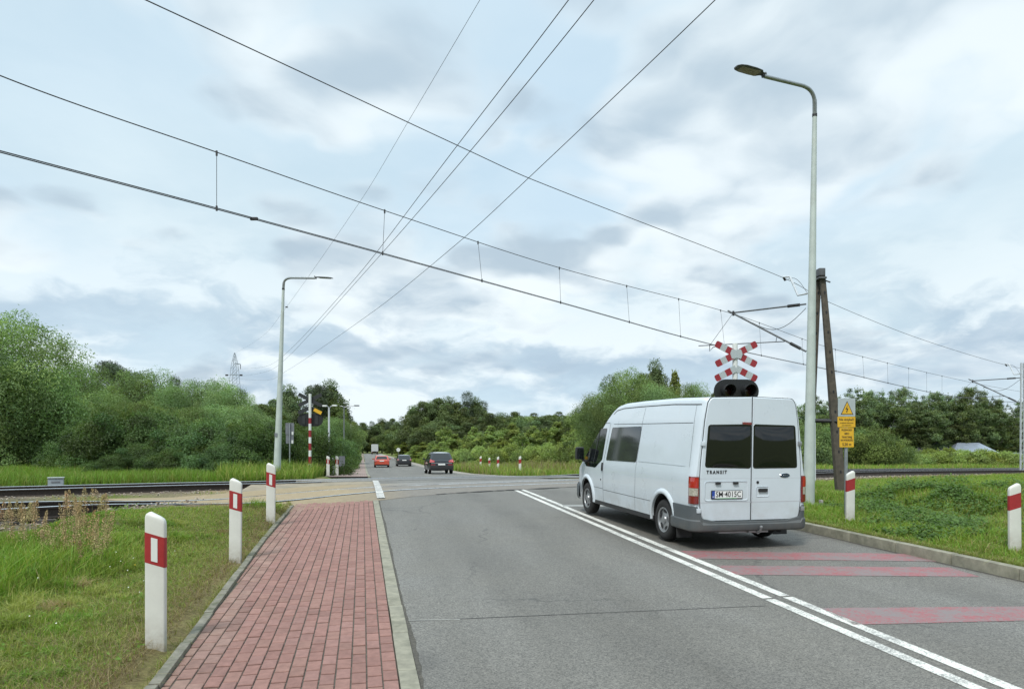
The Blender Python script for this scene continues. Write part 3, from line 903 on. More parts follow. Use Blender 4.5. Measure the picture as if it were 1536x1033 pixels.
# worn path between the two tracks on the footway side
m_path = mat('worn_path_concrete', (0.25, 0.21, 0.15), 0.92, noise=0.25, nscale=3, bump=0.4, bscale=50, dirt=((0.13, 0.125, 0.09), 1.4, 0.5, 0.7))
vs = []; 
pa = offpath(TR1, 2.5, -0.006); pb = offpath(TR2, -1.9, -0.006)
na_ = pa[:, 0] * N2[0] + pa[:, 1] * N2[1]; nb_ = pb[:, 0] * N2[0] + pb[:, 1] * N2[1]
rows = []
for q in np.linspace(-3.6, NK + 0.02, 10):
    A = np.array([np.interp(q, na_, pa[:, k]) for k in range(3)]); B_ = np.array([np.interp(q, nb_, pb[:, k]) for k in range(3)])
    rows.append([A * (1 - k / 5) + B_ * k / 5 for k in range(6)])
rows = np.array(rows); rows[..., 2] = np.maximum(rows[..., 2] + 0.012, terrain(rows[..., 0], rows[..., 1]) + 0.02)
i = np.arange(60).reshape(10, 6)
tag(link('path', npmesh('path', rows.reshape(-1, 3), np.stack([i[:-1, :-1].ravel(), i[:-1, 1:].ravel(), i[1:, 1:].ravel(), i[1:, :-1].ravel()], 1), m_path, sm=180)), kind='structure')

# ---- ballast stones
def stones(name, pts, size, cols, label):
    n = len(pts)
    oct_ = np.array([[1, 0, 0], [-1, 0, 0], [0, 1, 0], [0, -1, 0], [0, 0, 1], [0, 0, -1]], float)
    fc = np.array([[0, 2, 4], [2, 1, 4], [1, 3, 4], [3, 0, 4], [2, 0, 5], [1, 2, 5], [3, 1, 5], [0, 3, 5]])
    S = size[:, None, None] * rng.uniform(0.55, 1.15, (n, 6, 1)) * rng.uniform(0.7, 1.3, (n, 1, 3)) * np.array([1, 1, 0.7])
    a = rng.uniform(0, 6.28, n); ca, sa = np.cos(a), np.sin(a)
    v = oct_[None] * S + rng.normal(0, 0.12, (n, 6, 3)) * size[:, None, None]
    x = v[..., 0] * ca[:, None] - v[..., 1] * sa[:, None]; y = v[..., 0] * sa[:, None] + v[..., 1] * ca[:, None]
    v = np.stack([x, y, v[..., 2]], -1) + pts[:, None, :]
    f = (fc[None] + 6 * np.arange(n)[:, None, None]).reshape(-1, 3)
    o = link(name, npmesh(name, v.reshape(-1, 3), f, m_stone, np.repeat(cols, 6, 0), sm=None))
    return tag(o, label, 'ballast', kind='stuff')
PT = []
for TR, l0, l1, n_ in ((TR1, -2.6, 3.6, 42000), (TR2, -2.4, 2.2, 14000)):
    n_idx = rng.uniform(0, len(TR) - 2, n_); i0 = n_idx.astype(int); fr = (n_idx - i0)[:, None]
    p = TR[i0] * (1 - fr) + TR[i0 + 1] * fr
    tg = TR[i0 + 1] - TR[i0]; tg /= np.linalg.norm(tg[:, :2], axis=1)[:, None]
    l = rng.uniform(l0, l1, n_)
    q = p.copy(); q[:, 0] -= tg[:, 1] * l; q[:, 1] += tg[:, 0] * l
    nn = q[:, 0] * N2[0] + q[:, 1] * N2[1]
    keep = ((nn < -3.9) | (nn > 10.8)) & (q[:, 1] > 4) & (q[:, 1] < 70) & (np.abs(q[:, 0]) < q[:, 1] * 0.85 + 2)
    q = q[keep]; q[:, 2] = terrain(q[:, 0], q[:, 1]) + rng.uniform(-0.01, 0.03, len(q))
    PT.append(q)
PT = np.concatenate(PT)
sz = rng.uniform(0.02, 0.045, len(PT)); 
cc = np.array([[0.23, 0.20, 0.165]]) * rng.uniform(0.4, 1.9, (len(PT), 1)) * rng.uniform(0.92, 1.08, (len(PT), 3))
stones('ballast', PT, sz, cc, 'grey and brown crushed stone ballast under the rails')
# ================================================================== van
m_vwhite = mat('van_white_paint', (0.55, 0.61, 0.66), 0.32, coat=0.8, spec=0.5, noise=0.03, nscale=2, dirt=((0.50, 0.49, 0.45), 1.6, 0.62, 0.95))
m_glass = mat('dark_tinted_glass', (0.006, 0.007, 0.008), 0.03, spec=0.6)
m_glass2 = mat('side_window_glass', (0.030, 0.033, 0.035), 0.04, spec=0.6, coat=0.25)
m_plast = mat('grey_bumper_plastic', (0.060, 0.070, 0.076), 0.6, noise=0.12, nscale=6, bump=0.15, bscale=400)
m_black = mat('black_plastic', (0.018, 0.018, 0.019), 0.5, noise=0.2, nscale=12)
m_under = mat('underbody', (0.012, 0.012, 0.012), 0.9)
m_tyre = mat('tyre_rubber', (0.014, 0.014, 0.014), 0.9, noise=0.3, nscale=20, bump=0.3, bscale=80)
m_rim = mat('silver_wheel', (0.33, 0.34, 0.35), 0.4, 0.7, noise=0.15, nscale=9)
m_lampred = mat('red_lamp_plastic', (0.36, 0.014, 0.012), 0.12, spec=0.8, coat=1.0)
m_lampredd = mat('dark_red_lamp_plastic', (0.16, 0.009, 0.010), 0.15, spec=0.8, coat=1.0)
m_lampclear = mat('clear_lamp_plastic', (0.36, 0.34, 0.29), 0.15, spec=0.9, coat=1.0, noise=0.4, nscale=40)
m_seam = mat('panel_gap', (0.03, 0.032, 0.035), 0.8)
m_plate = mat('plate_white', (0.72, 0.73, 0.72), 0.4)
m_blue = mat('plate_blue', (0.02, 0.06, 0.30), 0.4)
m_green = mat('sticker_green', (0.03, 0.28, 0.08), 0.5)
m_ink = mat('black_ink', (0.012, 0.012, 0.014), 0.6)
m_chrome = mat('chrome', (0.6, 0.6, 0.62), 0.15, 1.0)

# road film on the lower flanks (dirt that sits on the paint)
def add_grime(m, z0, z1, colr, amt, sc=5.0, axis_=2):
    t = NT(m.node_tree); b = m.node_tree.nodes['Principled BSDF']
    g = t.n('ShaderNodeTexCoord').outputs['Object']
    z = t.n('ShaderNodeSeparateXYZ', {0: g}).outputs[axis_]
    f = t.math('MULTIPLY', t.mapr(z, z0, z1, 1, 0, True), t.mapr(t.noise(g, sc, 7, .68), .36, .66, .15, 1))
    src = b.inputs['Base Color'].links[0].from_socket if b.inputs['Base Color'].is_linked else tuple(b.inputs['Base Color'].default_value)
    t.put(b.inputs['Base Color'], t.mix(t.math('MULTIPLY', f, amt), src, (*colr, 1)))
add_grime(m_vwhite, .25, 1.05, (.30, .28, .24), .42, 3.5)
add_grime(m_plast, .20, .6, (.17, .155, .13), .5, 4)
def wside(z): return np.interp(z, [.28, .36, .50, .62, .70, .95, 1.02, 1.12, 1.24, 1.30, 1.90, 1.98, 2.05, 2.2, 2.32], [.950, .965, .974, .978, .982, .982, .984, .978, .958, .950, .872, .862, .846, .812, .775])
def vtop(x): return np.interp(x, [-1.03, -.95, 0, 1.3, 2.1, 2.42, 2.62, 2.8, 3.95, 4.08, 4.42, 4.58, 4.66, 4.70], [2.325, 2.345, 2.37, 2.37, 2.355, 2.315, 2.225, 2.095, 1.225, 1.165, 1.02, .90, .76, .62])
def vplan(x): return np.interp(x, [-1.03, -1.01, -.97, -.92, 3.5, 4.0, 4.35, 4.55, 4.66, 4.70], [.955, .972, .990, 1, 1, .985, .945, .88, .79, .70])
def vside(x, z, off=0.0): return float(wside(z) * vplan(x)) + off
def vbody():
    xs = np.concatenate([[-1.03, -1.015, -.99, -.96, -.92], np.linspace(-.8, 2.0, 22), np.linspace(2.1, 4.4, 34), [4.48, 4.53, 4.58, 4.62, 4.66, 4.69, 4.70]])
    zb = 0.34
    rows = []
    for x in xs:
        H = float(vtop(x)); rc = min(.10, (H - zb) * .25)
        pts = [(0, zb), (float(wside(.36) * vplan(x)) - .03, zb)]
        for k in range(27):
            z = zb + .015 + (H - rc - zb - .015) * k / 26
            pts.append((vside(x, z), z))
        y1 = vside(x, H - rc)
        for k in range(1, 6):
            a = k / 5 * math.pi / 2
            pts.append((y1 - rc * .9 * (1 - math.cos(a)), H - rc + rc * .80 * math.sin(a)))
        yr, zr = pts[-1]
        for k in range(1, 6):
            q = k / 5
            pts.append((yr * (1 - q), zr + (H - zr) * (1 - (1 - q) ** 2)))
        full = pts + [(-y, z) for y, z in pts[-2:0:-1]]
        rows.append([(x, y, z) for y, z in full])
    n = len(rows[0]); vs = [v for r in rows for v in r]; fs = []
    for i in range(len(rows) - 1):
        for k in range(n):
            k2 = (k + 1) % n
            fs.append((i*n+k, i*n+k2, (i+1)*n+k2, (i+1)*n+k))
    fs.append(tuple(range(n))[::-1]); fs.append(tuple((len(rows)-1)*n + k for k in range(n)))
    B = MB(); B.add(vs, fs)
    return B
def bool_cut(ob, cutters):
    dg = None
    for c in cutters:
        md = ob.modifiers.new('cut', 'BOOLEAN'); md.object = c; md.operation = 'DIFFERENCE'; md.solver = 'EXACT'
        if hasattr(md, 'material_mode'): md.material_mode = 'TRANSFER'
    bpy.context.view_layer.update()
    dg = bpy.context.evaluated_depsgraph_get()
    me = bpy.data.meshes.new_from_object(ob.evaluated_get(dg))
    ob.modifiers.clear()
    old = ob.data; ob.data = me
    for c in cutters: bpy.data.objects.remove(c)
    me.shade_smooth(); me.set_sharp_from_angle(angle=R(30))

van = thing('panel_van', 'white high-roof van with dark rear windows waiting in the right lane before the railway', 'van')
vb = vbody().build('body', [m_vwhite, m_under], van, sm=None)
cut = []
for xa in (0.0, 3.72):
    for sy in (1, -1):
        B = MB(); B.lathe([(0.415, sy * 0.60), (0.415, sy * 1.15)], 40, 'Y', (xa, 0, 0.36))
        B.box((xa, sy * 0.875, 0.15), (0.83, 0.55, 0.42)) if False else None
        cut.append(B.build('cut', [m_under], None, sm=None))
bool_cut(vb, cut)

def side_panel(B, poly, off, sy=1, nz=14, edge=0.0):
    """polygon in (x,z) laid on the flank, offset outward; sliced so that it follows the curve"""
    zs = [p[1] for p in poly]; z0, z1 = min(zs), max(zs)
    lv = [z0 + (z1 - z0) * k / nz for k in range(nz + 1)]
    lv = sorted(set([round(v, 5) for v in lv] + [round(z, 5) for z in zs]))
    rows = []
    for z in lv:
        zz = min(max(z, z0 + 1e-4), z1 - 1e-4)
        xs = []
        n = len(poly)
        for i in range(n):
            (xa, za), (xb, zb_) = poly[i], poly[(i+1) % n]
            if (za - zz) * (zb_ - zz) <= 0 and abs(za - zb_) > 1e-9:
                xs.append(xa + (zz - za) / (zb_ - za) * (xb - xa))
        if len(xs) >= 2: rows.append((z, min(xs), max(xs)))
    vs = []; fs = []
    m_ = 5
    for z, xa, xb in rows:
        for k in range(m_):
            x = xa + (xb - xa) * k / (m_ - 1)
            vs.append((x, sy * vside(x, z, off), z))
    for i in range(len(rows) - 1):
        for k in range(m_ - 1):
            a = i*m_ + k
            fs.append((a, a+1, a+m_+1, a+m_))
    if edge > 0:      # return edge back to the body
        ring = [k for k in range(m_)] + [i*m_ + m_-1 for i in range(1, len(rows))] + [(len(rows)-1)*m_ + k for k in range(m_-2, -1, -1)] + [i*m_ for i in range(len(rows)-2, 0, -1)]
        b0 = len(vs)
        for r_ in ring:
            x, y, z = vs[r_]; vs.append((x, y - sy * edge, z))
        for j in range(len(ring)):
            j2 = (j+1) % len(ring)
            fs.append((ring[j], ring[j2], b0+j2, b0+j))
    B.add(vs, fs)
def side_line(B, pts, wd, off, sy=1, seg=8):
    """thin strip along a polyline on the flank"""
    P_ = []
    for i in range(len(pts) - 1):
        for k in range(seg):
            q = k/seg; P_.append((pts[i][0]*(1-q)+pts[i+1][0]*q, pts[i][1]*(1-q)+pts[i+1][1]*q))
    P_.append(pts[-1])
    vs = []; fs = []
    for i, (x, z) in enumerate(P_):
        x0, z0 = P_[max(i-1, 0)]; x1, z1 = P_[min(i+1, len(P_)-1)]
        l = math.hypot(x1-x0, z1-z0); nx, nz = -(z1-z0)/l*wd/2, (x1-x0)/l*wd/2
        for s_ in (1, -1):
            xx, zz = x + s_*nx, z + s_*nz
            vs.append((xx, sy * vside(xx, zz, off), zz))
    for i in range(len(P_)-1): fs.append((2*i, 2*i+1, 2*i+3, 2*i+2))
    B.add(vs, fs)
for sy in (1, -1):
    # windows of the flank
    B = MB(); side_panel(B, roundpoly([(1.14, 1.235), (2.62, 1.205), (2.50, 1.865), (1.10, 1.885)], .05), 0.006, sy, 16, 0.012)
    B.build('side_window', m_glass2, van, sm=30, fix=False)
    B = MB(); side_panel(B, roundpoly([(2.84, 1.20), (3.18, 1.03), (3.76, 1.03), (3.88, 1.10), (3.93, 1.20), (3.09, 1.845), (2.78, 1.85)], .03), 0.006, sy, 18, 0.012)
    fw = B.build('side_window', m_glass, van, sm=30, fix=False)
    if sy > 0:
        B = MB(); side_line(B, [(3.16, 1.80), (3.30, 1.10)], .035, 0.010, sy); B.build('window_bar', m_black, fw, sm=None, fix=False)
    # gaps between panels
    B = MB()
    side_line(B, [(2.62, 1.95), (2.66, 1.7), (2.73, 1.24), (2.74, .8), (2.73, .36)], .010, .0022, sy)
    side_line(B, [(1.08, 2.22), (1.12, 1.2), (1.15, .36)], .007, .0022, sy)
    side_line(B, [(-.80, 1.935), (1.0, 1.93), (2.45, 1.93)], .009, .0022, sy, 20)
    side_line(B, [(2.66, 1.955), (2.96, 1.95)], .010, .0022, sy, 20)
    side_line(B, [(-.80, 2.22), (-.83, 1.9), (-.86, 1.25)], .006, .0022, sy)
    side_line(B, [(.48, .60), (2.73, .60)], .008, .0022, sy, 20)
    side_line(B, [(2.75, .62), (3.28, .62)], .008, .0022, sy, 20)
    B.build('panel_gap', m_seam, van, sm=None, fix=False)
    # pressed swages
    B = MB()
    side_line(B, [(-.72, 1.27), (1.05, 1.265)], .020, .006, sy, 24)
    B.build('swage', m_vwhite, van, sm=None, fix=False)
    B = MB()
    side_panel(B, roundpoly([(2.755, .98), (2.80, .98), (2.80, 1.15), (2.755, 1.15)], .015), .022, sy, 4, .03)
    B.build('door_handle', m_black, van, sm=30, fix=False)
    B = MB(); side_panel(B, ngon(2.86, .80, .018, .018, 10), .008, sy, 4, .01); B.build('lock', m_black, van, sm=30, fix=False)
    # gutter strip below the roof
    B = MB(); side_line(B, [(-.94, 2.215), (0, 2.245), (1.3, 2.245), (2.1, 2.235), (2.42, 2.20), (2.56, 2.13)], .014, .004, sy, 14); B.build('roof_gutter', m_seam, van, sm=None, fix=False)
    # arch lips
    for xa in (0.0, 3.72):
        B = MB(); vs = []; fs = []
        prof = [(.412, -.02), (.412, .022), (.430, .032), (.455, .030), (.485, .012), (.50, -.004)]
        segs = 34
        a0, a1 = (R(-8), R(188)) if xa else (R(-8), R(188))
        for i in range(segs + 1):
            a = a0 + (a1 - a0) * i / segs
            for r_, o_ in prof:
                x = xa + r_*math.cos(a); z = .36 + r_*math.sin(a)
                vs.append((x, sy * (vside(min(max(x, -1.0), 4.4), max(z, .34)) + o_), z))
        k_ = len(prof)
        for i in range(segs):
            for j in range(k_-1):
                fs.append((i*k_+j, i*k_+j+1, (i+1)*k_+j+1, (i+1)*k_+j))
        B.add(vs, fs); B.build('wheel_arch', m_vwhite, van, sm=40, fix=False)
    # sill
    B = MB(); B.box((1.86, sy*.93, .315), (2.95, .07, .09), None, .02); B.build('sill', m_black, van)
    # mirror
    B = MB(M=Matrix.Translation((3.80, sy*1.12, 1.285)))
    B.box((0, 0, .02), (.11, .18, .27), Matrix.Rotation(R(4), 3, 'Z'), .04)
    mr = B.build('wing_mirror', m_black, van)
    B = MB(); B.tube([(3.78, sy*.93, 1.12), (3.80, sy*1.0, 1.14), (3.80, sy*1.07, 1.19)], .03, 8); B.build('mirror_arm', m_black, mr)
    B = MB(M=Matrix.Translation((3.80, sy*1.12, 1.295))); B.prism(roundpoly([(-.07, -.105), (.07, -.105), (.07, .115), (-.07, .115)], .03), -.060, -.05, lambda u, v, d: (d, u, v)); B.build('mirror_glass', mat('mirror_glass', (.25, .27, .28), .1, 1.0), mr)
# windscreen on the slope
vs = []; fs = []
for i in range(15):
    x = 2.74 + (3.93 - 2.74) * i / 14
    zt = float(vtop(x)); hw = vside(x, zt - .10) - .10
    for k in range(13):
        q = -1 + 2*k/12
        vs.append((x + .008, q*hw, zt - .02*q*q + .006))
for i in range(14):
    for k in range(12): a = i*13+k; fs.append((a, a+1, a+14, a+13))
B = MB(); B.add(vs, fs); B.build('windscreen', m_glass, van, sm=60, fix=False)
# rear doors
XR = -1.03
rf = lambda u, v, d: (XR - d, u, v)      # (y, z, depth outwards)
dl = roundpoly([(.008, .435), (.835, .435), (.865, .70), (.872, 1.05), (.862, 1.30), (.800, 1.95), (.752, 2.24), (.70, 2.315), (.008, 2.335)], [.01, .10, .02, .05, .05, .05, .10, .05, .01])
for sy in (1, -1):
    poly = [(sy*y, z) for y, z in dl]
    B = MB(); B.prism(poly, .018, -.02, rf, .010); d_ = B.build('rear_door', m_vwhite, van, sm=25)
    B = MB(); B.prism(roundpoly([(sy*.018, 1.235), (sy*.800, 1.255 if sy > 0 else 1.24), (sy*.752, 1.905), (sy*.018, 1.92)], .045), .0225, .012, rf, .002); wn_ = B.build('window', m_glass, d_, sm=25)
    vs = []; fs = []; G_ = 10
    for i in range(G_+1):
        v = i/G_; zz = 1.262 + v*(1.885-1.262); y1 = .765 - .045*v; y0 = .04
        for k in range(G_+1):
            u = k/G_; vs.append((XR - .0228 - .016*(1-(2*u-1)**2)**.5*(1-(2*v-1)**2)**.5, sy*(y0 + (y1-y0)*u), zz))
    for i in range(G_):
        for k in range(G_): a = i*(G_+1)+k; fs.append((a, a+1, a+G_+2, a+G_+1) if sy < 0 else (a, a+G_+1, a+G_+2, a+1))
    B = MB(); B.add(vs, fs); B.build('pane', m_glass, wn_, sm=180, fix=False)
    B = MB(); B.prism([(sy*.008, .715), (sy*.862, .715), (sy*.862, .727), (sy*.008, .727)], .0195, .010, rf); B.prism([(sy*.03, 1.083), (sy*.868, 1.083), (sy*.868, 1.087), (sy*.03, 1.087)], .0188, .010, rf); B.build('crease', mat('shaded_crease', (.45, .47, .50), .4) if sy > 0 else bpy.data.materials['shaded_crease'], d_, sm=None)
    # hinges
    B = MB()
    for hz in (1.62, .60): B.box((XR - .02, sy*(float(wside(hz))*.955 - .035), hz), (.045, .06, .07), None, .01)
    B.build('hinge', m_vwhite if sy > 0 else m_rim, d_)
    if sy > 0:
        # plate recess, lamps, plate
        B = MB()
        ring = roundpoly([(.06, .745), (.80, .745), (.80, 1.045), (.06, 1.045)], .05); rin = inset(ring, .022)
        n = len(ring); B.add([rf(u, v, .026) for u, v in ring] + [rf(u, v, .019) for u, v in rin] + [rf(u, v, .017) for u, v in ring], [(k, (k+1) % n, n+(k+1) % n, n+k) for k in range(n)] + [(k, (k+1) % n, 2*n+(k+1) % n, 2*n+k) for k in range(n)])
        B.build('plate_recess', m_vwhite, d_, sm=40)
        B = MB()
        for y in (.58, .28): B.box((XR - .032, y, 1.015), (.03, .085, .035), None, .01)
        B.build('plate_lamp', m_black, d_)
        B = MB(); B.prism(roundpoly([(.16, .775), (.69, .775), (.69, .905), (.16, .905)], .012), .034, .018, rf, .002)
        pf = B.build('plate_frame', m_ink, d_, sm=25)
        B = MB(); B.prism([(.17, .787), (.68, .787), (.68, .897), (.17, .897)], .036, .030, rf); pp = B.build('number_plate', m_plate, pf, sm=None) if False else B.build('number_plate', m_plate, d_, sm=None)
        B = MB(); B.prism([(.635, .787), (.68, .787), (.68, .897), (.635, .897)], .0375, .030, rf); B.build('plate_band', m_blue, d_, sm=None)
        B = MB(); B.prism([(.26, .780), (.60, .780), (.60, .788), (.26, .788)], .0378, .030, rf); B.build('plate_trim', m_green, d_, sm=None)
        Mt = Matrix(((0, 0, -1, XR - .0378), (-1, 0, 0, .405), (0, 1, 0, .842), (0, 0, 0, 1)))
        text_mesh('plate_lettering', 'SM·4015C', .120, m_ink, Mt, d_, bold=.0004, sx=.86)
        text_mesh('plate_country', 'PL', .035, m_plate, Matrix(((0, 0, -1, XR - .039), (-1, 0, 0, .657), (0, 1, 0, .805), (0, 0, 0, 1))), d_)
        Mt = Matrix(((0, 0, -1, XR - .0215), (-1, 0, 0, .60), (0, 1, 0, 1.183), (0, 0, 0, 1)))
        text_mesh('lettering', 'T R A N S I T', .070, m_ink, Mt, d_, bold=.0022, sx=.86, depth=.003)
        B = MB(); B.prism(roundpoly([(.02, 1.905), (.02, 1.945), (.175, 1.95), (.175, 1.912)][::-1], .01), .034, .015, rf, .004); B.build('brake_lamp', m_lampredd, d_)
    else:
        B = MB(); B.prism(ngon(-.58, 1.125, .088, .037, 24), .026, .015, rf, .004); e_ = B.build('emblem', m_chrome, d_, sm=25)
        B = MB(); B.prism(ngon(-.58, 1.125, .079, .030, 24), .0275, .02, rf); B.build('emblem_field', mat('emblem_dark', (.02, .035, .07), .25), d_, sm=None)
        B = MB(); B.tube([(XR-.028, -.545, 1.118), (XR-.028, -.56, 1.135), (XR-.028, -.575, 1.115), (XR-.028, -.59, 1.135), (XR-.028, -.61, 1.122), (XR-.028, -.63, 1.128)], .0035, 6); B.build('emblem_script', m_chrome, d_)
        B = MB(); B.prism(ngon(-.105, 1.022, .022, .022, 12), .024, .015, rf); B.build('lock', m_ink, d_)
        B = MB(); ring = roundpoly([(-.08, .80), (-.30, .80), (-.30, .955), (-.08, .955)], .025); rin = inset(ring, .014)
        n = len(ring); B.add([rf(u, v, .025) for u, v in ring] + [rf(u, v, .019) for u, v in rin] + [rf(u, v, .017) for u, v in ring], [(k, (k+1) % n, n+(k+1) % n, n+k) for k in range(n)] + [(k, (k+1) % n, 2*n+(k+1) % n, 2*n+k) for k in range(n)])
        B.build('handle_recess', m_vwhite, d_, sm=40)
        B = MB(); B.box((XR-.028, -.195, .90), (.03, .155, .052), None, .012); B.build('door_handle', m_black, d_)
# dark gap round the doors
B = MB()
gpoly = [(y + .010*(1 if y > .1 else 0), z + (.01 if z > 1 else -.01)) for y, z in dl] 
B.prism(gpoly + [(-y, z) for y, z in gpoly[::-1]], .003, -.01, rf); B.build('door_gap', m_seam, van, sm=None)
# tail lamps wrap the corners
for sy in (1, -1):
    def corner(zlo, zhi, off, mm, name, parent, x_in=-.86, y_in=.885, nseg=8):
        vs = []; fs = []; rows = []
        for iz in range(5):
            z = zlo + (zhi - zlo) * iz / 4
            ys = float(wside(z))
            path = []
            for k in range(4): path.append((x_in + (-.965 - x_in) * k/3, ys + off))
            for k in range(1, nseg):
                a = math.pi/2 * k / nseg
                path.append((-.965 - (.075 + off) * math.sin(a), ys - .065 + (.065 + off) * math.cos(a)))
            path.append((-1.040 - off, ys - .065)); path.append((-1.040 - off, y_in))
            rows.append([(x, sy*y, z) for x, y in path])
        n = len(rows[0]); vs = [v for r in rows for v in r]
        for i in range(4):
            for k in range(n-1): fs.append((i*n+k, i*n+k+1, (i+1)*n+k+1, (i+1)*n+k))
        b0 = len(vs)   # close the rim back to the body
        ring = list(range(n)) + [i*n+n-1 for i in range(1, 5)] + [4*n+k for k in range(n-2, -1, -1)] + [i*n for i in range(3, 0, -1)]
        for r_ in ring:
            x, y, z = vs[r_]; vs.append((x*.975 + .02, y*.975, z))
        for j in range(len(ring)): j2 = (j+1) % len(ring); fs.append((ring[j], ring[j2], b0+j2, b0+j))
        B = MB(); B.add(vs, fs); return B.build(name, mm, parent, sm=40)
    tl = corner(.70, 1.115, .010, m_lampredd, 'tail_lamp', van, -.90, .895)
    corner(.945, 1.10, .016, m_lampred, 'brake_lens', tl, -.915, .905)
    corner(.825, .94, .016, m_lampclear, 'reversing_lens', tl, -.925, .912)
    corner(.71, .82, .015, m_lampredd, 'fog_lens', tl, -.915, .905)
# rear bumper
path = [(-.36, .985), (-.6, .995), (-.85, .99)] + [(-.90 - .17*math.sin(a), .84 + .15*math.cos(a)) for a in [math.pi/2*k/6 for k in range(1, 7)]] + [(-1.08, .6), (-1.09, .3), (-1.09, 0)]
path = path + [(x, -y) for x, y in path[-2::-1]]
def bz(y, x): 
    e = float(smooth(.80, .93, abs(y)))
    return .425 + (.665 - .425) * e
vs = []; fs = []
for i, (x, y) in enumerate(path):
    x0, y0 = path[max(i-1, 0)]; x1, y1 = path[min(i+1, len(path)-1)]
    l = math.hypot(x1-x0, y1-y0); nx, ny_ = (y1-y0)/l, -(x1-x0)/l
    nx, ny_ = -nx, -ny_
    if nx * (x + .3) + ny_ * y < 0: nx, ny_ = -nx, -ny_
    zt = bz(y, x)
    for d_, z in ((-.10, zt), (-.03, zt+.004), (.004, zt - .004), (.010, zt - .05), (.012, .46 if zt > .5 else .40), (.028, .44 if zt > .5 else .385), (.030, .34), (.018, .295), (-.01, .275), (-.10, .275)):
        vs.append((x + nx*d_, y + ny_*d_, min(z, zt + .004)))
for i in range(len(path)-1):
    for k in range(9): fs.append((i*10+k, i*10+k+1, (i+1)*10+k+1, (i+1)*10+k))
fs.append(tuple(range(10))); fs.append(tuple((len(path)-1)*10+k for k in range(10)))
B = MB(); B.add(vs, fs); B.build('rear_bumper', m_plast, van, sm=35)
# front bumper
path = [(4.10, .985), (4.35, .955), (4.55, .88), (4.68, .74), (4.76, .5), (4.79, 0)]
path = path + [(x, -y) for x, y in path[-2::-1]]
vs = []; fs = []
for (x, y) in path:
    for d_, z in ((0.0, .62), (.03, .58), (.035, .35), (0.0, .28)):
        l = math.hypot(x - 3.2, y); vs.append((x + (x-3.2)/l*d_, y + y/l*d_, z))
for i in range(len(path)-1):
    for k in range(3): fs.append((i*4+k, i*4+k+1, (i+1)*4+k+1, (i+1)*4+k))
B = MB(); B.add(vs, fs); B.build('front_bumper', m_plast, van, sm=50)
# wheels
def wheel_meshes(r, w_, rr, tag_, rimmat=None, spokes=5):
    T = MB(); T.lathe([(rr-.01, -w_/2+.02), (rr+.02, -w_/2), (r-.05, -w_/2), (r-.012, -w_/2+.022), (r, -w_/2+.05), (r, -.012), (r-.008, -.008), (r-.008, .008), (r, .012), (r, w_/2-.05), (r-.012, w_/2-.022), (r-.05, w_/2), (rr+.02, w_/2), (rr-.01, w_/2-.02)], 36, 'Y', cap=False)
    tm = T.mesh('tyre', m_tyre, 40)
    Q = MB(); Q.lathe([(rr+.012, w_/2-.018), (rr+.002, w_/2-.006), (rr-.02, w_/2-.012), (rr-.03, w_/2-.05), (rr*.86, w_/2-.040), (rr*.55, w_/2-.034), (rr*.50, w_/2-.03), (rr*.34, w_/2-.03), (rr*.30, w_/2-.008), (rr*.12, w_/2-.004), (0.0001, w_/2-.004)], 36, 'Y', cap=False)
    Q.mi = 1
    for k in range(spokes):
        a = 2*math.pi*(k+.5)/spokes
        cx_, cz_ = rr*.70*math.cos(a), rr*.70*math.sin(a)
        pts = ngon(0, 0, rr*.27, rr*.135, 14)
        for (u, v) in [0]*0: pass
        ca, sa = math.cos(a+math.pi/2), math.sin(a+math.pi/2)
        Q.prism(pts, w_/2-.026, w_/2-.06, lambda u, v, d: (cx_+u*ca-v*sa, d, cz_+u*sa+v*ca))
    rm = Q.mesh('rim', [rimmat or m_rim, m_ink], 40)
    return tm, rm
tyre_me, rim_me = wheel_meshes(.338, .215, .205, 'v')
def add_wheels(root, spots, tm, rm):
    for x, y, r in spots:
        wh = link('wheel', tm, root); wh.location = (x, y, r); wh.rotation_euler = (0, random.uniform(0, 6), 0 if y > 0 else math.pi)
        rimo = link('rim', rm, wh)
random.seed(4)
add_wheels(van, [(0, .865, .335), (0, -.865, .335), (3.72, .865, .335), (3.72, -.865, .335)], tyre_me, rim_me)
B = MB(); B.box((1.9, 0, .38), (5.0, 1.15, .22)); B.box((0, 0, .34), (.14, 1.5, .14)); B.box((3.72, 0, .34), (.14, 1.5, .14)); B.build('underbody', m_under, van)
B = MB(); B.box((-.52, .86, .32), (.012, .26, .40), Matrix.Rotation(R(6), 3, 'Y')); B.box((-.52, -.86, .32), (.012, .26, .40), Matrix.Rotation(R(6), 3, 'Y')); B.build('mud_flap', m_black, van)
B = MB(); B.tube([(-.2, -.15, .27), (-.9, -.12, .25), (-1.06, -.12, .25)], .03, 8); B.box((-1.02, -.12, .27), (.10, .34, .05), None, .01); B.tube([(-1.05, -.10, .26), (-1.14, -.10, .27), (-1.17, -.10, .33)], .018, 8); B.lathe([(.001, -.024), (.024, -.012), (.024, .012), (.001, .024)], 12, 'Z', (-1.17, -.10, .345)); B.box((-.95, .28, .255), (.14, .5, .03)); B.build('tow_bar', m_rim, van)
B = MB(); B.tube([(-.3, -.5, .30), (-.75, -.52, .28), (-.98, -.55, .26)], .035, 10); B.lathe([(.09, -.35), (.10, -.3), (.10, .1), (.09, .15)], 14, 'X', (-.55, -.45, .30)); B.build('exhaust', m_under, van)
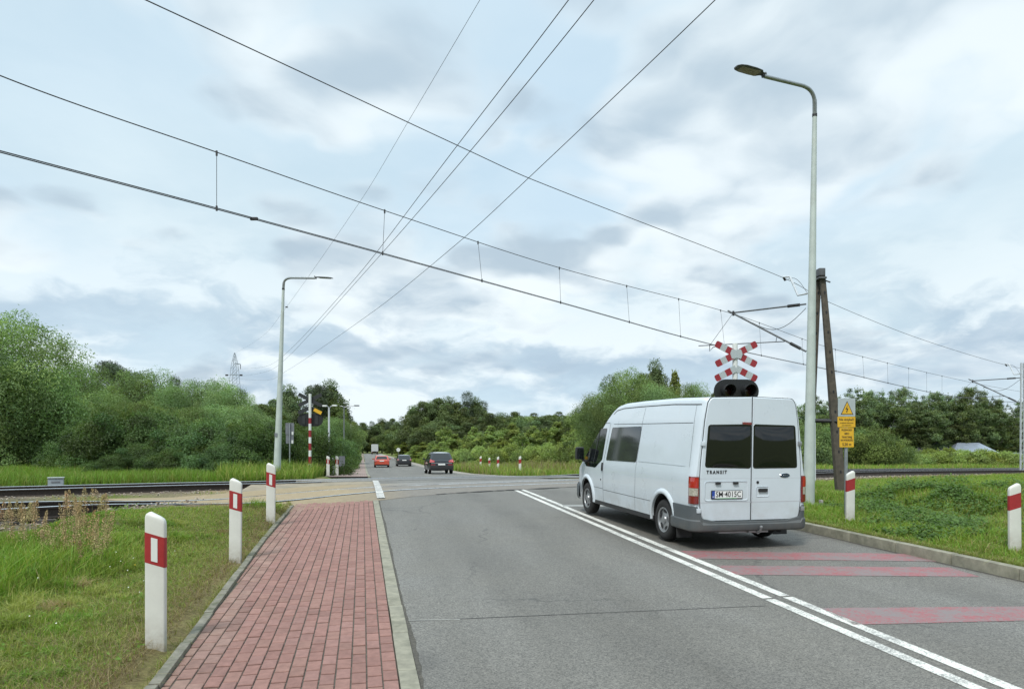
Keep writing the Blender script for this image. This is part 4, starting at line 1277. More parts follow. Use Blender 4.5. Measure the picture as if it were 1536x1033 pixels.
# interior dark volume behind the glass is the body itself
VX, VY = 3.395, 11.68
zr_, zf_ = EYE - float(Droad(12.1)), EYE - float(Droad(15.7))
van.location = (VX, VY, EYE - 1.47)
van.rotation_mode = 'XYZ'
van.matrix_world = Matrix.Translation((VX, VY, EYE - 1.495)) @ Matrix.Rotation(math.pi/2 + .238, 4, 'Z') @ Matrix.Rotation(-.028, 4, 'Y') @ Matrix.Scale(.985, 4)

# ================================================================== cars beyond the crossing
def car(name, label, cat, M_, paint, L_=4.4, W_=1.8, Hc=1.55, roofc=None, lampmat=None, suv=False, plate=True, lampshape='wide'):
    root = thing(name, label, cat)
    hw = W_/2
    zb = .28 if suv else .22
    belt = .62*Hc
    # profile heights (x from rear bumper = 0 to front = L)
    def top(x): return np.interp(x/L_, [0, .012, .03, .13, .22, .42, .56, .73, .80, .95, .985, 1.0], [.55*Hc, .62*Hc, .66*Hc, .955*Hc, .99*Hc, 1.0*Hc, .97*Hc, .68*Hc, .65*Hc, .56*Hc, .46*Hc, .36*Hc])
    def plan(x): return np.interp(x/L_, [0, .02, .06, .15, .85, .94, .98, 1.0], [.86, .92, .965, 1, 1, .95, .86, .76])
    def ws(z): return np.interp(z/Hc, [.15, .25, .45, .60, .66, .93, 1.0], [.93, .98, 1.0, .975, .93, .76, .66]) * hw
    xs = np.concatenate([[0, .02, .05, .1], np.linspace(.18, L_-.2, 38), [L_-.1, L_-.05, L_-.02, L_]])
    rows = []
    for x in xs:
        H = float(top(x)); rc = min(.08, (H-zb)*.25); pts = [(0, zb), (float(ws(zb)*plan(x))-.04, zb)]
        for k in range(14):
            z = zb+.03+(H-rc-zb-.03)*k/13; pts.append((float(ws(z)*plan(x)), z))
        y1 = pts[-1][0]
        for k in range(1, 4):
            a = k/3*math.pi/2; pts.append((y1-rc*(1-math.cos(a)), H-rc+rc*.85*math.sin(a)))
        yr, zr = pts[-1]
        for k in range(1, 4): q = k/3; pts.append((yr*(1-q), zr+(H-zr)*(1-(1-q)**2)))
        rows.append([(x, y, z) for y, z in pts + [(-y, z) for y, z in pts[-2:0:-1]]])
    n = len(rows[0]); vs = [v for r in rows for v in r]; fs = []
    for i in range(len(rows)-1):
        for k in range(n): k2 = (k+1) % n; fs.append((i*n+k, i*n+k2, (i+1)*n+k2, (i+1)*n+k))
    fs.append(tuple(range(n))[::-1]); fs.append(tuple((len(rows)-1)*n+k for k in range(n)))
    B = MB(); B.add(vs, fs); bd = B.build('body', [paint, m_under], root, sm=None)
    cut = []
    ra = .36 if suv else .33; xw = (.19*L_, .80*L_)
    for xa in xw:
        for sy in (1, -1):
            Bc = MB(); Bc.lathe([(ra+.045, sy*(hw-.30)), (ra+.045, sy*(hw+.2))], 24, 'Y', (xa, 0, ra)); cut.append(Bc.build('cut', [m_under], None, sm=None))
    bool_cut(bd, cut)
    # rear window follows the tailgate slope
    def tail(y, z, off):      # x of the rear surface at height z
        zz = np.array([.28*Hc, .5*Hc, .55*Hc, .62*Hc, .66*Hc, .955*Hc, .99*Hc]); xx = np.array([.0, .0, .0, .012, .03, .13, .22])*L_
        return float(np.interp(z, zz, xx)) - off
    def tailpoly(poly, off, name_, mm, parent=root, th=.03):
        B = MB(); n_ = len(poly)
        vs = [(tail(y, z, off), y, z) for y, z in poly] + [(tail(y, z, off)+th, y, z) for y, z in poly]
        B.add(vs, [tuple(range(n_)), tuple(n_+k for k in range(n_))[::-1]] + [(k, n_+k, n_+(k+1) % n_, (k+1) % n_) for k in range(n_)])
        return B.build(name_, mm, parent, sm=None)
    tailpoly(roundpoly([(-.74*hw, .67*Hc), (.74*hw, .67*Hc), (.60*hw, .90*Hc), (-.60*hw, .90*Hc)], .05), .012, 'rear_window', m_glass, th=.05)
    B = MB(); vs = []
    if roofc is not None:
        xs2 = np.linspace(.125*L_, .58*L_, 12); vs = []; fs = []
        for x in xs2:
            H = float(top(x)); w2 = .66*hw
            for k in range(7): q = -1+2*k/6; vs.append((x, q*w2, H + .008 - .022*q*q))
        for i in range(11):
            for k in range(6): a = i*7+k; fs.append((a, a+1, a+8, a+7))
        B.add(vs, fs); B.build('roof_panel', roofc, root, sm=50)
    # flank glass
    for sy in (1, -1):
        B = MB()
        poly = [(.10*L_, .67*Hc), (.70*L_, .67*Hc), (.55*L_, .90*Hc), (.20*L_, .925*Hc)]
        zs = np.linspace(.67*Hc, .90*Hc, 6); vs = []; fs = []
        for z in zs:
            q = (z-.67*Hc)/(.23*Hc); xa = (.11+.07*q)*L_; xb = (.70-.14*q)*L_
            for k in range(6): x = xa+(xb-xa)*k/5; vs.append((x, sy*(float(ws(z)*plan(x))+.008), z))
        for i in range(5):
            for k in range(5): a = i*6+k; fs.append((a, a+1, a+7, a+6))
        B.add(vs, fs); B.build('side_window', m_glass, root, sm=50, fix=False)
        B = MB(); B.box((.66*L_, sy*(hw+.09), .68*Hc), (.10, .18, .13), None, .03); B.build('wing_mirror', paint if not suv else m_black, root)
    lm = lampmat or m_lampred
    for sy in (1, -1):
        if lampshape == 'wide':
            tailpoly(roundpoly([(sy*.98*hw, .52*Hc), (sy*.56*hw, .535*Hc), (sy*.56*hw, .60*Hc), (sy*.90*hw, .67*Hc)], .03), .03, 'tail_lamp', lm, th=.10)
        else:
            tailpoly(roundpoly([(sy*.98*hw, .50*Hc), (sy*.70*hw, .51*Hc), (sy*.74*hw, .66*Hc), (sy*.92*hw, .67*Hc)], .03), .03, 'tail_lamp', lm, th=.10)
    tailpoly(roundpoly([(-.28*hw, .40*Hc if suv else .50*Hc), (.28*hw, .40*Hc if suv else .50*Hc), (.28*hw, .465*Hc if suv else .565*Hc), (-.28*hw, .465*Hc if suv else .565*Hc)], .01), .045, 'number_plate', m_plate)
    B = MB(); B.box((.03, 0, .30*Hc), (.16, W_*.93, .17*Hc), None, .03); bp = B.build('rear_bumper', m_black if suv else paint, root)
    if suv:
        for sy in (1, -1): tailpoly(roundpoly([(sy*.86*hw, .39*Hc), (sy*.50*hw, .39*Hc), (sy*.50*hw, .45*Hc), (sy*.86*hw, .45*Hc)], .02), .055, 'bumper_lamp', m_lampredd, th=.06)
        tailpoly([(-.84*hw, .485*Hc), (.84*hw, .485*Hc), (.84*hw, .505*Hc), (-.84*hw, .505*Hc)], .03, 'trim_strip', m_chrome)
    else:
        B = MB(); B.box((.0, 0, .20*Hc), (.14, W_*.72, .10*Hc), None, .02); B.build('diffuser', m_black, root)
    tm, rm = wheel_meshes(ra-.02, .21, ra*.62, name)
    add_wheels(root, [(x, s_*(hw-.12), ra-.02) for x in xw for s_ in (1, -1)], tm, rm)
    B = MB(); B.box((L_/2, 0, zb+.02), (L_*.8, W_*.6, .12)); B.build('underbody', m_under, root)
    root.matrix_world = M_
    return root
def roadplace(px, Y, yaw_extra=0.0):
    x = ray(px, 690)[0]*Y
    sl = (float(Droad(Y)) - float(Droad(Y+4)))/4
    return Matrix.Translation((x, Y, EYE - float(Droad(Y)) + .004)) @ Matrix.Rotation(math.pi/2 + YAW + yaw_extra, 4, 'Z') @ Matrix.Rotation(-sl, 4, 'Y')
p_navy = mat('dark_blue_metallic_paint', (.010, .014, .020), .3, coat=.35, spec=.4)
p_silver = mat('silver_paint', (.62, .64, .66), .35, .2, coat=.6)
p_orange = mat('orange_red_paint', (.46, .055, .020), .3, coat=.8)
p_black = mat('black_car_paint', (.009, .010, .012), .28, coat=.4)
car('suv', 'dark blue car with silver roof and large red lamps just past the railway', 'car', roadplace(662.5, 50.5, .01), p_navy, 4.3, 1.82, 1.60, p_silver, None, True)
car('hatchback', 'orange-red hatchback driving away ahead of the dark cars', 'car', roadplace(572.8, 80, -.01), p_orange, 4.0, 1.76, 1.40, mat('sky_reflection_roof', (.55, .50, .47), .2, coat=1.0), None, False, lampshape='tall')  # pale roof colour paints in the sky reflected on the red roof
car('hatchback', 'small black hatchback in the far right lane between the orange and silver-roofed cars', 'car', roadplace(606.5, 85), p_black, 4.1, 1.80, 1.42, mat('grey_roof', (.30, .32, .34), .2, coat=1.0), m_lampredd, False, lampshape='tall')
# distant lorry
tr_ = thing('lorry', 'far white box lorry at the end of the road', 'truck')
B = MB(); B.box((6.5, 0, 2.55), (13.0, 2.5, 2.8), None, .06); B.build('cargo_box', mat('lorry_white', (.62, .63, .64), .5, noise=.06, nscale=1), tr_)
B = MB(); B.prism(roundpoly([(-1.2, 1.2), (1.2, 1.2), (1.2, 3.9), (-1.2, 3.9)], .05), -.04, .05, lambda u, v, d: (d, u, v)); B.build('rear_door', mat('lorry_grey', (.42, .43, .44), .5, noise=.1, nscale=2), tr_)
B = MB(); B.box((.1, 0, .75), (.2, 2.4, .35)); B.box((6.5, 0, .95), (12.5, .9, .25)); B.build('chassis', m_under, tr_)
B = MB(); B.box((14.6, 0, 1.9), (2.2, 2.45, 2.8), None, .15); B.build('cab', p_silver, tr_)
for sy in (1, -1):
    B = MB(); B.box((-.02, sy*1.0, .78), (.06, .35, .14)); B.build('tail_lamp', m_lampredd, tr_)
tm, rm = wheel_meshes(.5, .3, .3, 't')
add_wheels(tr_, [(x, s_*1.05, .5) for x in (2.2, 3.5, 4.8, 14.3) for s_ in (1, -1)], tm, rm)
tr_.matrix_world = roadplace(562.5, 275)
# ================================================================== posts, lamps, signs, wires
m_galv = mat('painted_steel_grey', (0.40, 0.45, 0.42), 0.5, 0.0, noise=0.12, nscale=3, bump=0.08, bscale=60, dirt=((0.30, 0.31, 0.27), 1.2, 0.58, 0.8))
m_steel = mat('galvanised_steel', (0.30, 0.32, 0.33), 0.45, 0.7, noise=0.15, nscale=12)
m_dsteel = mat('dark_weathered_steel', (0.10, 0.105, 0.11), 0.6, 0.4, noise=0.25, nscale=12)
m_mast = mat('mast_paint', (0.50, 0.53, 0.56), 0.5, 0.2, noise=0.12, nscale=8)
m_wood = mat('weathered_pole', (0.075, 0.064, 0.050), 0.9, noise=0.35, nscale=7, bump=0.6, bscale=30)
m_postw = mat('post_white', (0.58, 0.58, 0.54), 0.5, noise=0.05, nscale=10, dirt=((0.42, 0.41, 0.36), 5.0, 0.55, 0.85))
m_postr = mat('post_red', (0.30, 0.022, 0.025), 0.45, noise=0.12, nscale=14)
m_refl = mat('reflector_white', (0.62, 0.64, 0.62), 0.3)
m_yel = mat('sign_yellow', (0.62, 0.36, 0.02), 0.45, noise=0.06, nscale=6)
m_signw = mat('sign_white', (0.36, 0.40, 0.41), 0.45, noise=0.06, nscale=6)
m_signr = mat('sign_red', (0.25, 0.018, 0.025), 0.4, noise=0.1, nscale=8)
m_sback = mat('sign_back_grey', (0.17, 0.18, 0.20), 0.5, 0.3, noise=0.15, nscale=6)
m_sblack = mat('signal_black', (0.012, 0.013, 0.014), 0.45)
m_boardback = mat('board_back_black', (0.018, 0.021, 0.022), 0.6)
m_wire = mat('wire_copper_dark', (0.045, 0.047, 0.05), 0.6, 0.3)
m_conc = mat('foundation_concrete', (0.28, 0.27, 0.25), 0.9, noise=0.2, nscale=10, bump=0.4)

# ---- guide posts
add_grime(m_postw, -.02, .34, (.22, .18, .13), .75, 9)
add_grime(m_galv, -.1, .7, (.20, .19, .15), .5, 6)
def guide_post(name, label, loc, rz, group, h=1.18, slant=1, reflector=True, w_=0.165, d_=0.055):
    root = thing(name, label, 'bollard', loc, rz, group)
    # front outline (x across, z up) with the sloping shoulder of the cap
    hw = w_/2
    B = MB()
    ring = roundpoly([(-hw, -d_/2), (hw, -d_/2), (hw, d_/2), (-hw, d_/2)], .018, 3)
    def zt(x, base, k): return base + k*x
    lv = [(-.25, 0, 1.0), (.02, 0, 1.0), (h*.5, 0, 1.0), (h-.17, 0, 1.0)]
    rows = []
    for z, k, s_ in lv: rows.append([(x*s_, y*s_, z) for x, y in ring])
    # cap: rises to a rounded ridge nearer one side
    for ins_, up in ((1.0, .0), (.96, .022), (.86, .038), (.55, .046), (.15, .048)):
        rows.append([(x*ins_ - slant*.012*(1-ins_), y*ins_, h - .080 + up - .55*max(0, x*slant*ins_ + .03) - .25*max(0, -(x*slant*ins_ + .03))) for x, y in ring])
    n = len(ring); vs = [v for r in rows for v in r]; fs = []
    for i in range(len(rows)-1):
        for k in range(n): k2 = (k+1) % n; fs.append((i*n+k, i*n+k2, (i+1)*n+k2, (i+1)*n+k))
    fs.append(tuple(range(n))[::-1]); fs.append(tuple((len(rows)-1)*n+k for k in range(n)))
    B.add(vs, fs); B.build('post', m_postw, root, sm=40)
    # slanted red band
    zb_, zt_ = h*.60, h*.81
    big = roundpoly([(-hw-.0015, -d_/2-.0015), (hw+.0015, -d_/2-.0015), (hw+.0015, d_/2+.0015), (-hw-.0015, d_/2+.0015)], .018, 3)
    sl = -.30*slant
    rows = [[(x*.98, y*.98, zb_ + sl*x) for x, y in big], [(x, y, zb_ + sl*x) for x, y in big], [(x, y, zt_ + sl*x) for x, y in big], [(x*.98, y*.98, zt_ + sl*x) for x, y in big]]
    vs = [v for r in rows for v in r]; fs = []
    for i in range(3):
        for k in range(n): k2 = (k+1) % n; fs.append((i*n+k, i*n+k2, (i+1)*n+k2, (i+1)*n+k))
    B = MB(); B.add(vs, fs); band = B.build('band', m_postr, root, sm=40)
    if reflector:
        B = MB(); B.prism([(-.026, zb_+.035), (.026, zb_+.020), (.026, zt_-.035), (-.026, zt_-.020)], d_/2+.005, d_/2, lambda u, v, d: (u, -d, v)); B.build('reflector', m_refl, root, sm=None)
    return root
def lean(o, rx, ry):
    o.rotation_euler = (R(rx), R(ry), o.rotation_euler.z)
def atpx(px, py, Y=None):
    """terrain point seen at this pixel"""
    v = ray(px, py); ts = np.geomspace(2, 200, 4000)
    z = terrain(v[0]*ts, ts)
    k = int(np.argmax(EYE + v[2]*ts <= z)); t_ = ts[k] if Y is None else Y
    return Vector((v[0]*t_, t_, T1(v[0]*t_, t_)))
g1 = 'red and white plastic posts along the footway before the crossing'
p_ = [atpx(234, 974), atpx(353, 842), atpx(406, 786)]
hh = [1.19, 1.19, 1.19]
lb = ['nearest white plastic post with red band and white reflector beside the brick footway', 'middle one of the three white posts beside the brick footway, left of the path edge', 'farthest of the three near white posts beside the brick footway, close to the rails']
for k in range(3):
    o = guide_post('guide_post', lb[k], p_[k], YAW*.45 + (-.03, .02, .05)[k], g1, hh[k], 1)
    lean(o, (0.4, -0.6, 0.5)[k], (0.1, 0.3, 0.5)[k])
p_ = [Groad(1275, 791), Groad(1522, 838)]
for k in range(2):
    P3 = Vector((p_[k].x, p_[k].y, T1(p_[k].x, p_[k].y)))
    o = guide_post('guide_post', ['white post with plain red band beside the yellow warning sign on the right verge', 'white post with plain red band at the right edge of the photo behind the kerb'][k], P3, YAW*.2 + (.1, -.05)[k], 'red and white posts on the right verge', (1.0, .98)[k], -1, False, .165, .06)
    lean(o, 0.3, (0.3, -0.6)[k])
for k, (px, Y, hh_) in enumerate(((492, 37, 1.12), (499.5, 42, 1.1), (505.5, 40, 1.25))):
    guide_post('guide_post', ['leftmost and nearest of three posts left of the far footway', 'middle and shortest-looking of three posts left of the far footway', 'right-hand post of three beside the small grey board on the far footway'][k], OnG(px, Y), YAW, 'red and white posts beyond the railway, left side', hh_, 1)
for k, (px, Y) in enumerate(((721, 60), (734, 57), (747, 50), (780, 46))):
    guide_post('guide_post', ['leftmost of four posts in the grass beyond the railway', 'second from left of four posts in the grass beyond the railway', 'third from left of four posts in the grass beyond the railway', 'rightmost and nearest of four posts in the grass beyond the railway'][k], OnG(px, Y), YAW*.5, 'red and white posts beyond the railway, right side', 1.28, -1, False)

# ---- street lamps
def lamp_post(label, base, top, bend, arm_end, head_end, r0, r1, kind):
    root = thing('street_lamp', label, 'street lamp', base)
    b0 = Vector(base); L = lambda p: Vector(p) - b0
    n = 8
    B = MB(); B.tube([L(b0.lerp(Vector(top), k/n)) for k in range(n+1)], [r0 + (r1-r0)*k/n for k in range(n+1)], 14)
    B.build('pole', m_galv, root, sm=60)
    B = MB(); q = L(top); B.tube([q + Vector((0, 0, -.02)), q + Vector((0, 0, .05))], r1*1.12, 12); B.build('clamp_ring', m_ink, root)
    pts = []
    up = Vector(top) + (Vector(top)-b0).normalized()*.02
    pts = [up]; 
    A, Bz, E = Vector(top), Vector(bend), Vector(arm_end)
    for k in range(11):
        t_ = k/10
        p0 = A.lerp(Bz, .45); p2 = Bz.lerp(E, .28)
        pts.append((1-t_)**2*p0 + 2*t_*(1-t_)*Bz + t_*t_*p2)
    pts.append(E)
    B = MB(); B.tube([L(p) for p in pts], [r1*1.0]*3 + [r1*.88]*(len(pts)-3), 12); B.build('arm', m_steel, root, sm=60)
    # luminaire
    H = Vector(head_end); d = (H-E); Ln = d.length; x = d.normalized(); y = x.cross(Vector((0, 0, 1))).normalized(); z = y.cross(x) * -1
    z = x.cross(y)
    if z.z < 0: z = -z
    Mx = Matrix(((x.x, y.x, z.x, 0), (x.y, y.y, z.y, 0), (x.z, y.z, z.z, 0), (0, 0, 0, 1)))
    Mx = Matrix.Translation(L(E)) @ Mx
    B = MB(M=Mx)
    wd = .15 if kind == 'led' else .10
    st = [(.0, .35, .5), (.10, .45, .6), (.18, .85, .9), (.4, 1.0, 1.0), (.75, .98, .95), (.92, .80, .6), (1.0, .45, .3)]
    rows = []
    for t_, a_, h_ in st:
        rows.append([(t_*Ln, wd*a_*math.cos(q)*1.0, (.035 + .045*h_*math.sin(q)) if math.sin(q) > 0 else .035*1 + .018*math.sin(q)) for q in [2*math.pi*k/16 for k in range(16)]])
    vs = [v for r in rows for v in r]; fs = []
    for i in range(len(rows)-1):
        for k in range(16): k2 = (k+1) % 16; fs.append((i*16+k, i*16+k2, (i+1)*16+k2, (i+1)*16+k))
    fs.append(tuple(range(16))[::-1]); fs.append(tuple((len(rows)-1)*16+k for k in range(16)))
    B.add(vs, fs); hd = B.build('luminaire', m_dsteel, root, sm=50)
    B = MB(M=Mx); B.prism(roundpoly([(.22*Ln, -wd*.72), (.88*Ln, -wd*.62), (.88*Ln, wd*.62), (.22*Ln, wd*.72)], .04), .010, .026, lambda u, v, d: (u, v, d)); B.build('diffuser', mat('lamp_lens', (.20, .19, .13), .3, coat=.5) if 'lamp_lens' not in bpy.data.materials else bpy.data.materials['lamp_lens'], hd)
    B = MB(M=Mx); B.box((.0, 0, .03), (.10, .07, .08), None, .01); B.tube([(-.05, 0, .03), (-.05, 0, .10)], .012, 8); B.tube([(.05, 0, .03), (.05, 0, -.05)], .012, 8); B.build('bracket', m_dsteel, hd)
    return root
bz_ = P(1213, 770, 15.8); bz_.z = T1(bz_.x, bz_.y) - .02
lp = lamp_post('tall grey street lamp leaning over the road beside the white van', bz_, P(1222, 174, 15.9), P(1222, 133, 15.75), P(1146, 114.5, 15.25), P(1104, 102.5, 14.95), .125, .048, 'led')
B = MB(); B.box((.28, .05, .02), (.55, .22, .10), None, .015); B.box((.30, .05, .10), (.06, .10, .16), None, .01); B.build('base_plate', m_conc, lp)
b2 = P(415, 716, 30.5); b2.z = T1(b2.x, b2.y) - .05
lp2 = lamp_post('slim grey street lamp left of the far crossing sign', b2, P(425, 434, 30.5), P(426, 416.5, 30.4), P(473, 417, 30.0), P(499, 418.5, 29.8), .165, .055, 'slab')
B = MB(); B.box((0, 0, .02), (.55, .55, .3), None, .03); B.build('foundation', m_conc, lp2)
B = MB(); B.box((.02, -.15, 2.05), (.12, .02, .16)); B.build('number_plate', m_sback, lp2)
# small lamps farther down the road
def far_lamp(label, px, Y, py_top, col, arms, r=.06):
    b_ = OnG(px, Y); tp = P(px, py_top, Y)
    root = thing('street_lamp', label, 'street lamp', b_)
    H = tp.z - b_.z
    B = MB(); B.tube([(0, 0, -.1), (0, 0, H*.5), (0, 0, H)], [r, r*.9, r*.75], 10); B.build('pole', col, root)
    for dx, dz_, ln in arms:
        B = MB(); B.tube([(0, 0, H - .1), (dx*.5, 0, H + dz_*.5), (dx, 0, H + dz_)], .03, 8); a_ = B.build('arm', m_steel, root)
        B = MB(); B.box((dx + math.copysign(ln/2, dx), 0, H + dz_), (ln, .22, .10), None, .03); B.build('luminaire', m_refl if 'twin' in label else m_dsteel, a_)
    return root
far_lamp('grey twin-headed lamp post behind the far white posts', 493.5, 44, 611, m_mast, [(-.12, .1, .28), (.22, .12, .28)], .075)
far_lamp('lamp with a long arm over the far footway', 516, 62, 609, m_sback, [(.9, .05, .45), (-.3, 0, .1)], .06)
o = thing('utility_pole', 'pale concrete pole standing by itself among trees left of the far road', 'pole', OnG(526.5, 95)); B = MB(); B.tube([(0, 0, -.2), (0, 0, 5.6)], [.14, .10], 8); B.build('shaft', m_conc, o); B = MB(); B.box((0, 0, 5.3), (.9, .08, .08)); B.build('crossarm', m_conc, o)

# ---- grey sign seen from behind
sg = thing('road_sign', 'two grey sign plates seen from behind on one thin post', 'sign', OnG(434.5, 34), YAW, None)
Hs = P(434.5, 634, 34).z - sg.location.z
B = MB(); B.tube([(0, 0, -.1), (0, 0, Hs)], .03, 8); B.build('post', m_steel, sg)
B = MB(); B.prism(roundpoly([(-.20, Hs-.56), (.20, Hs-.56), (.20, Hs), (-.20, Hs)], .02), -.05, -.06, lambda u, v, d: (u, -d, v)); B.build('upper_plate', m_sback, sg)
B = MB(); B.prism(roundpoly([(-.18, Hs-1.0), (.18, Hs-1.0), (.18, Hs-.58), (-.18, Hs-.58)], .02), -.05, -.06, lambda u, v, d: (u, -d, v)); B.build('lower_plate', m_sback, sg)
B = MB(); B.box((.13, .04, Hs-.50), (.08, .01, .16)); B.box((.12, .04, Hs-.92), (.08, .01, .16)); B.build('sticker', m_refl, sg)
sb = thing('notice_board', 'small grey board on two legs beside the far footway', 'sign', OnG(513, 43), YAW)
B = MB(); B.prism(roundpoly([(-.17, .62), (.17, .62), (.17, 1.25), (-.17, 1.25)], .015), -.02, .01, lambda u, v, d: (u, d, v)); B.build('board', m_sback, sb)
for x_ in (-.12, .12):
    B = MB(); B.box((x_, .03, .5), (.04, .04, 1.2)); B.build('leg', m_wood, sb)
rs = thing('road_sign', 'tiny round white sign right of the small black car', 'sign', OnG(597.5, 95), YAW)
B = MB(); B.tube([(0, 0, 0), (0, 0, 1.9)], .03, 8); B.build('post', m_steel, rs)
B = MB(); B.lathe([(.26, -.05), (.26, -.03)], 20, 'Y', (0, 0, 2.1)); B.build('disc', m_refl, rs)

# ---- level crossing signs
def cross_sign(label, base, H, rz, front, yellow):
    root = thing('level_crossing_sign', label, 'crossing sign', base, rz)
    # striped post
    k = 0; z = -.1
    Bw = MB(); Br = MB()
    lens = [(-.1, .30, 1), (.30, .62, 0), (.62, .98, 1), (.98, 1.28, 0), (1.28, 1.62, 1), (1.62, 1.92, 0), (1.92, 2.25, 1)] if not front else [(-.1, .35, 1), (.35, .7, 0), (.7, 1.05, 1), (1.05, 1.4, 0), (1.4, 1.75, 1), (1.75, 2.1, 0)]
    if not front: lens += [(2.25, H*.64, 0), (H*.64, H*.71, 1), (H*.71, H, 0)]
    else: lens += [(2.1, H, 0)]
    B = MB(); rp = .068
    for a, b_, r_ in lens:
        B.mi = r_
        B.tube([(0, 0, a), (0, 0, b_)], rp, 14, cap=True)
    B.build('post', [m_refl, m_signr], root, sm=50)
    yb = -.075 if front else .085
    def board(cx_, cz_, ang, half, name, lo=None):
        """one arm pair; stripes across the board"""
        Bm = MB(M=Matrix.Translation((cx_, yb, cz_)) @ Matrix.Rotation(ang, 4, 'Y'))
        segs = [(-half, -half*.74, 1), (-half*.74, -half*.48, 0), (-half*.48, -half*.20, 1), (-half*.20, half*.20, 0), (half*.20, half*.48, 1), (half*.48, half*.74, 0), (half*.74, half, 1)]
        for a, b_, r_ in segs:
            if lo is not None and b_ <= lo: continue
            Bm.mi = r_ if front else 0
            a2 = max(a, lo) if lo is not None else a
            hh_ = .088
            poly = [(a2, -hh_), (b_, -hh_), (b_, hh_), (a2, hh_)]
            if a == -half: poly = roundpoly(poly, [.05, .0, .0, .05])
            if b_ == half: poly = roundpoly(poly, [.0, .05, .05, .0])
            Bm.prism(poly, -.008, .008, lambda u, v, d: (u, d, v))
        return Bm.build(name, [m_signw, m_signr] if front else [m_boardback], root, sm=None)
    zc_ = H - .29
    a_ = R(27)
    board(0, zc_, a_, .61, 'cross_board'); o = board(0, zc_, -a_, .61, 'cross_board'); o.location.y += .018*(1 if not front else -1)
    # plain centre
    if front:
        B = MB(); B.prism(roundpoly([(-.12, zc_-.13), (0, zc_-.10), (.12, zc_-.13), (.165, zc_), (.12, zc_+.13), (0, zc_+.10), (-.12, zc_+.13), (-.165, zc_)], .02), yb-.03, yb-.012, lambda u, v, d: (u, d, v)); B.build('centre_plate', m_signw, root, sm=None)
    # chevron below
    zc2 = zc_ - .37
    for sgn in (1, -1):
        Bm = MB(M=Matrix.Translation((0, yb, zc2)) @ Matrix.Rotation(sgn*a_ if sgn > 0 else -a_, 4, 'Y'))
        for a, b_, r_ in ((.0, .15, 0), (.15, .31, 1), (.31, .48, 0), (.48, .62, 1)):
            poly = [(sgn*a, -.088), (sgn*b_, -.088), (sgn*b_, .088), (sgn*a, .088)]
            if b_ == .62: poly = roundpoly(poly, [.0, .05, .05, .0])
            Bm.mi = r_ if front else 0
            Bm.prism(poly, -.008 + .001*sgn, .008 + .001*sgn, lambda u, v, d: (u, d, v))
        o = Bm.build('chevron_board', [m_signw, m_signr] if front else [m_boardback], root, sm=None)
        if sgn > 0 and yellow:
            Bm = MB(M=Matrix.Translation((0, yb, zc2)) @ Matrix.Rotation(a_, 4, 'Y'))
            Bm.prism(roundpoly([(.20, -.082), (.60, -.082), (.60, .082), (.20, .082)], .02), -.03, -.014, lambda u, v, d: (u, d, v))
            Bm.build('yellow_plate', m_yel, o, sm=None)
    # signal head
    zs = zc2 - .60
    yb2 = yb - (.03 if front else -.05)
    B = MB(); B.prism(stadium(0, zs, 1.20, .62, 12), yb2, yb2 + .03, lambda u, v, d: (u, d, v), .004); sh = B.build('signal_backboard', m_sblack, root, sm=30)
    if not front:
        B = MB(); B.box((-.30, yb2-.02, zs), (.14, .03, .42)); B.box((.30, yb2-.02, zs), (.14, .03, .42)); B.build('rear_housing', m_boardback, sh)
    for x_ in (-.27, .27):
        s_ = -1 if front else 1
        B = MB(); pr = []
        vs = []; fs = []
        nseg = 18
        for rr_, dd0 in ((.150, .0), (.165, .0), ):
            pass
        for i in range(nseg+1):
            q = R(-50) + R(280)*i/nseg
            for rr_ in (.150, .160):
                for dd in (0.0, .34 - .10*(1-math.sin(q))*.5):
                    vs.append((x_ + rr_*math.cos(q), yb2 + s_*dd, zs + rr_*math.sin(q)))
        for i in range(nseg):
            b_ = i*4; c_ = b_+4
            fs += [(b_, b_+1, c_+1, c_), (b_+2, b_+3, c_+3, c_+2), (b_+1, b_+3, c_+3, c_+1)]
        fs += [(0, 1, 3, 2), (nseg*4, nseg*4+1, nseg*4+3, nseg*4+2)]
        B.add(vs, fs); B.build('hood', m_sblack, sh, sm=50)
        B = MB(); B.lathe([(.135, yb2 + s_*.01), (.11, yb2 + s_*.03), (.0001, yb2 + s_*.045)], 20, 'Y', (x_, 0, zs)); B.build('lens', mat('signal_lens_red', (.030, .004, .004), .25, coat=.4) if 'signal_lens_red' not in bpy.data.materials else bpy.data.materials['signal_lens_red'], sh)
    B = MB(); B.tube([(0, yb+.01, zs-.25), (0, 0, zs-.25)], .02, 8); B.tube([(0, yb+.01, zs+.25), (0, 0, zs+.25)], .02, 8); B.build('bracket', m_dsteel, sh)
    return root
Yc = 18.4
bb = P(1102.5, 700, Yc); bb.z = T1(bb.x, bb.y)
cross_sign('double red and white crossing sign with black warning lamps above the white van', bb, P(1102.5, 515, Yc).z - bb.z, .06, True, False)
bb = OnG(465, 34); 
cross_sign('crossing sign seen from behind on a red and white striped post', bb, P(467, 590.5, 34).z - bb.z, YAW, False, True)

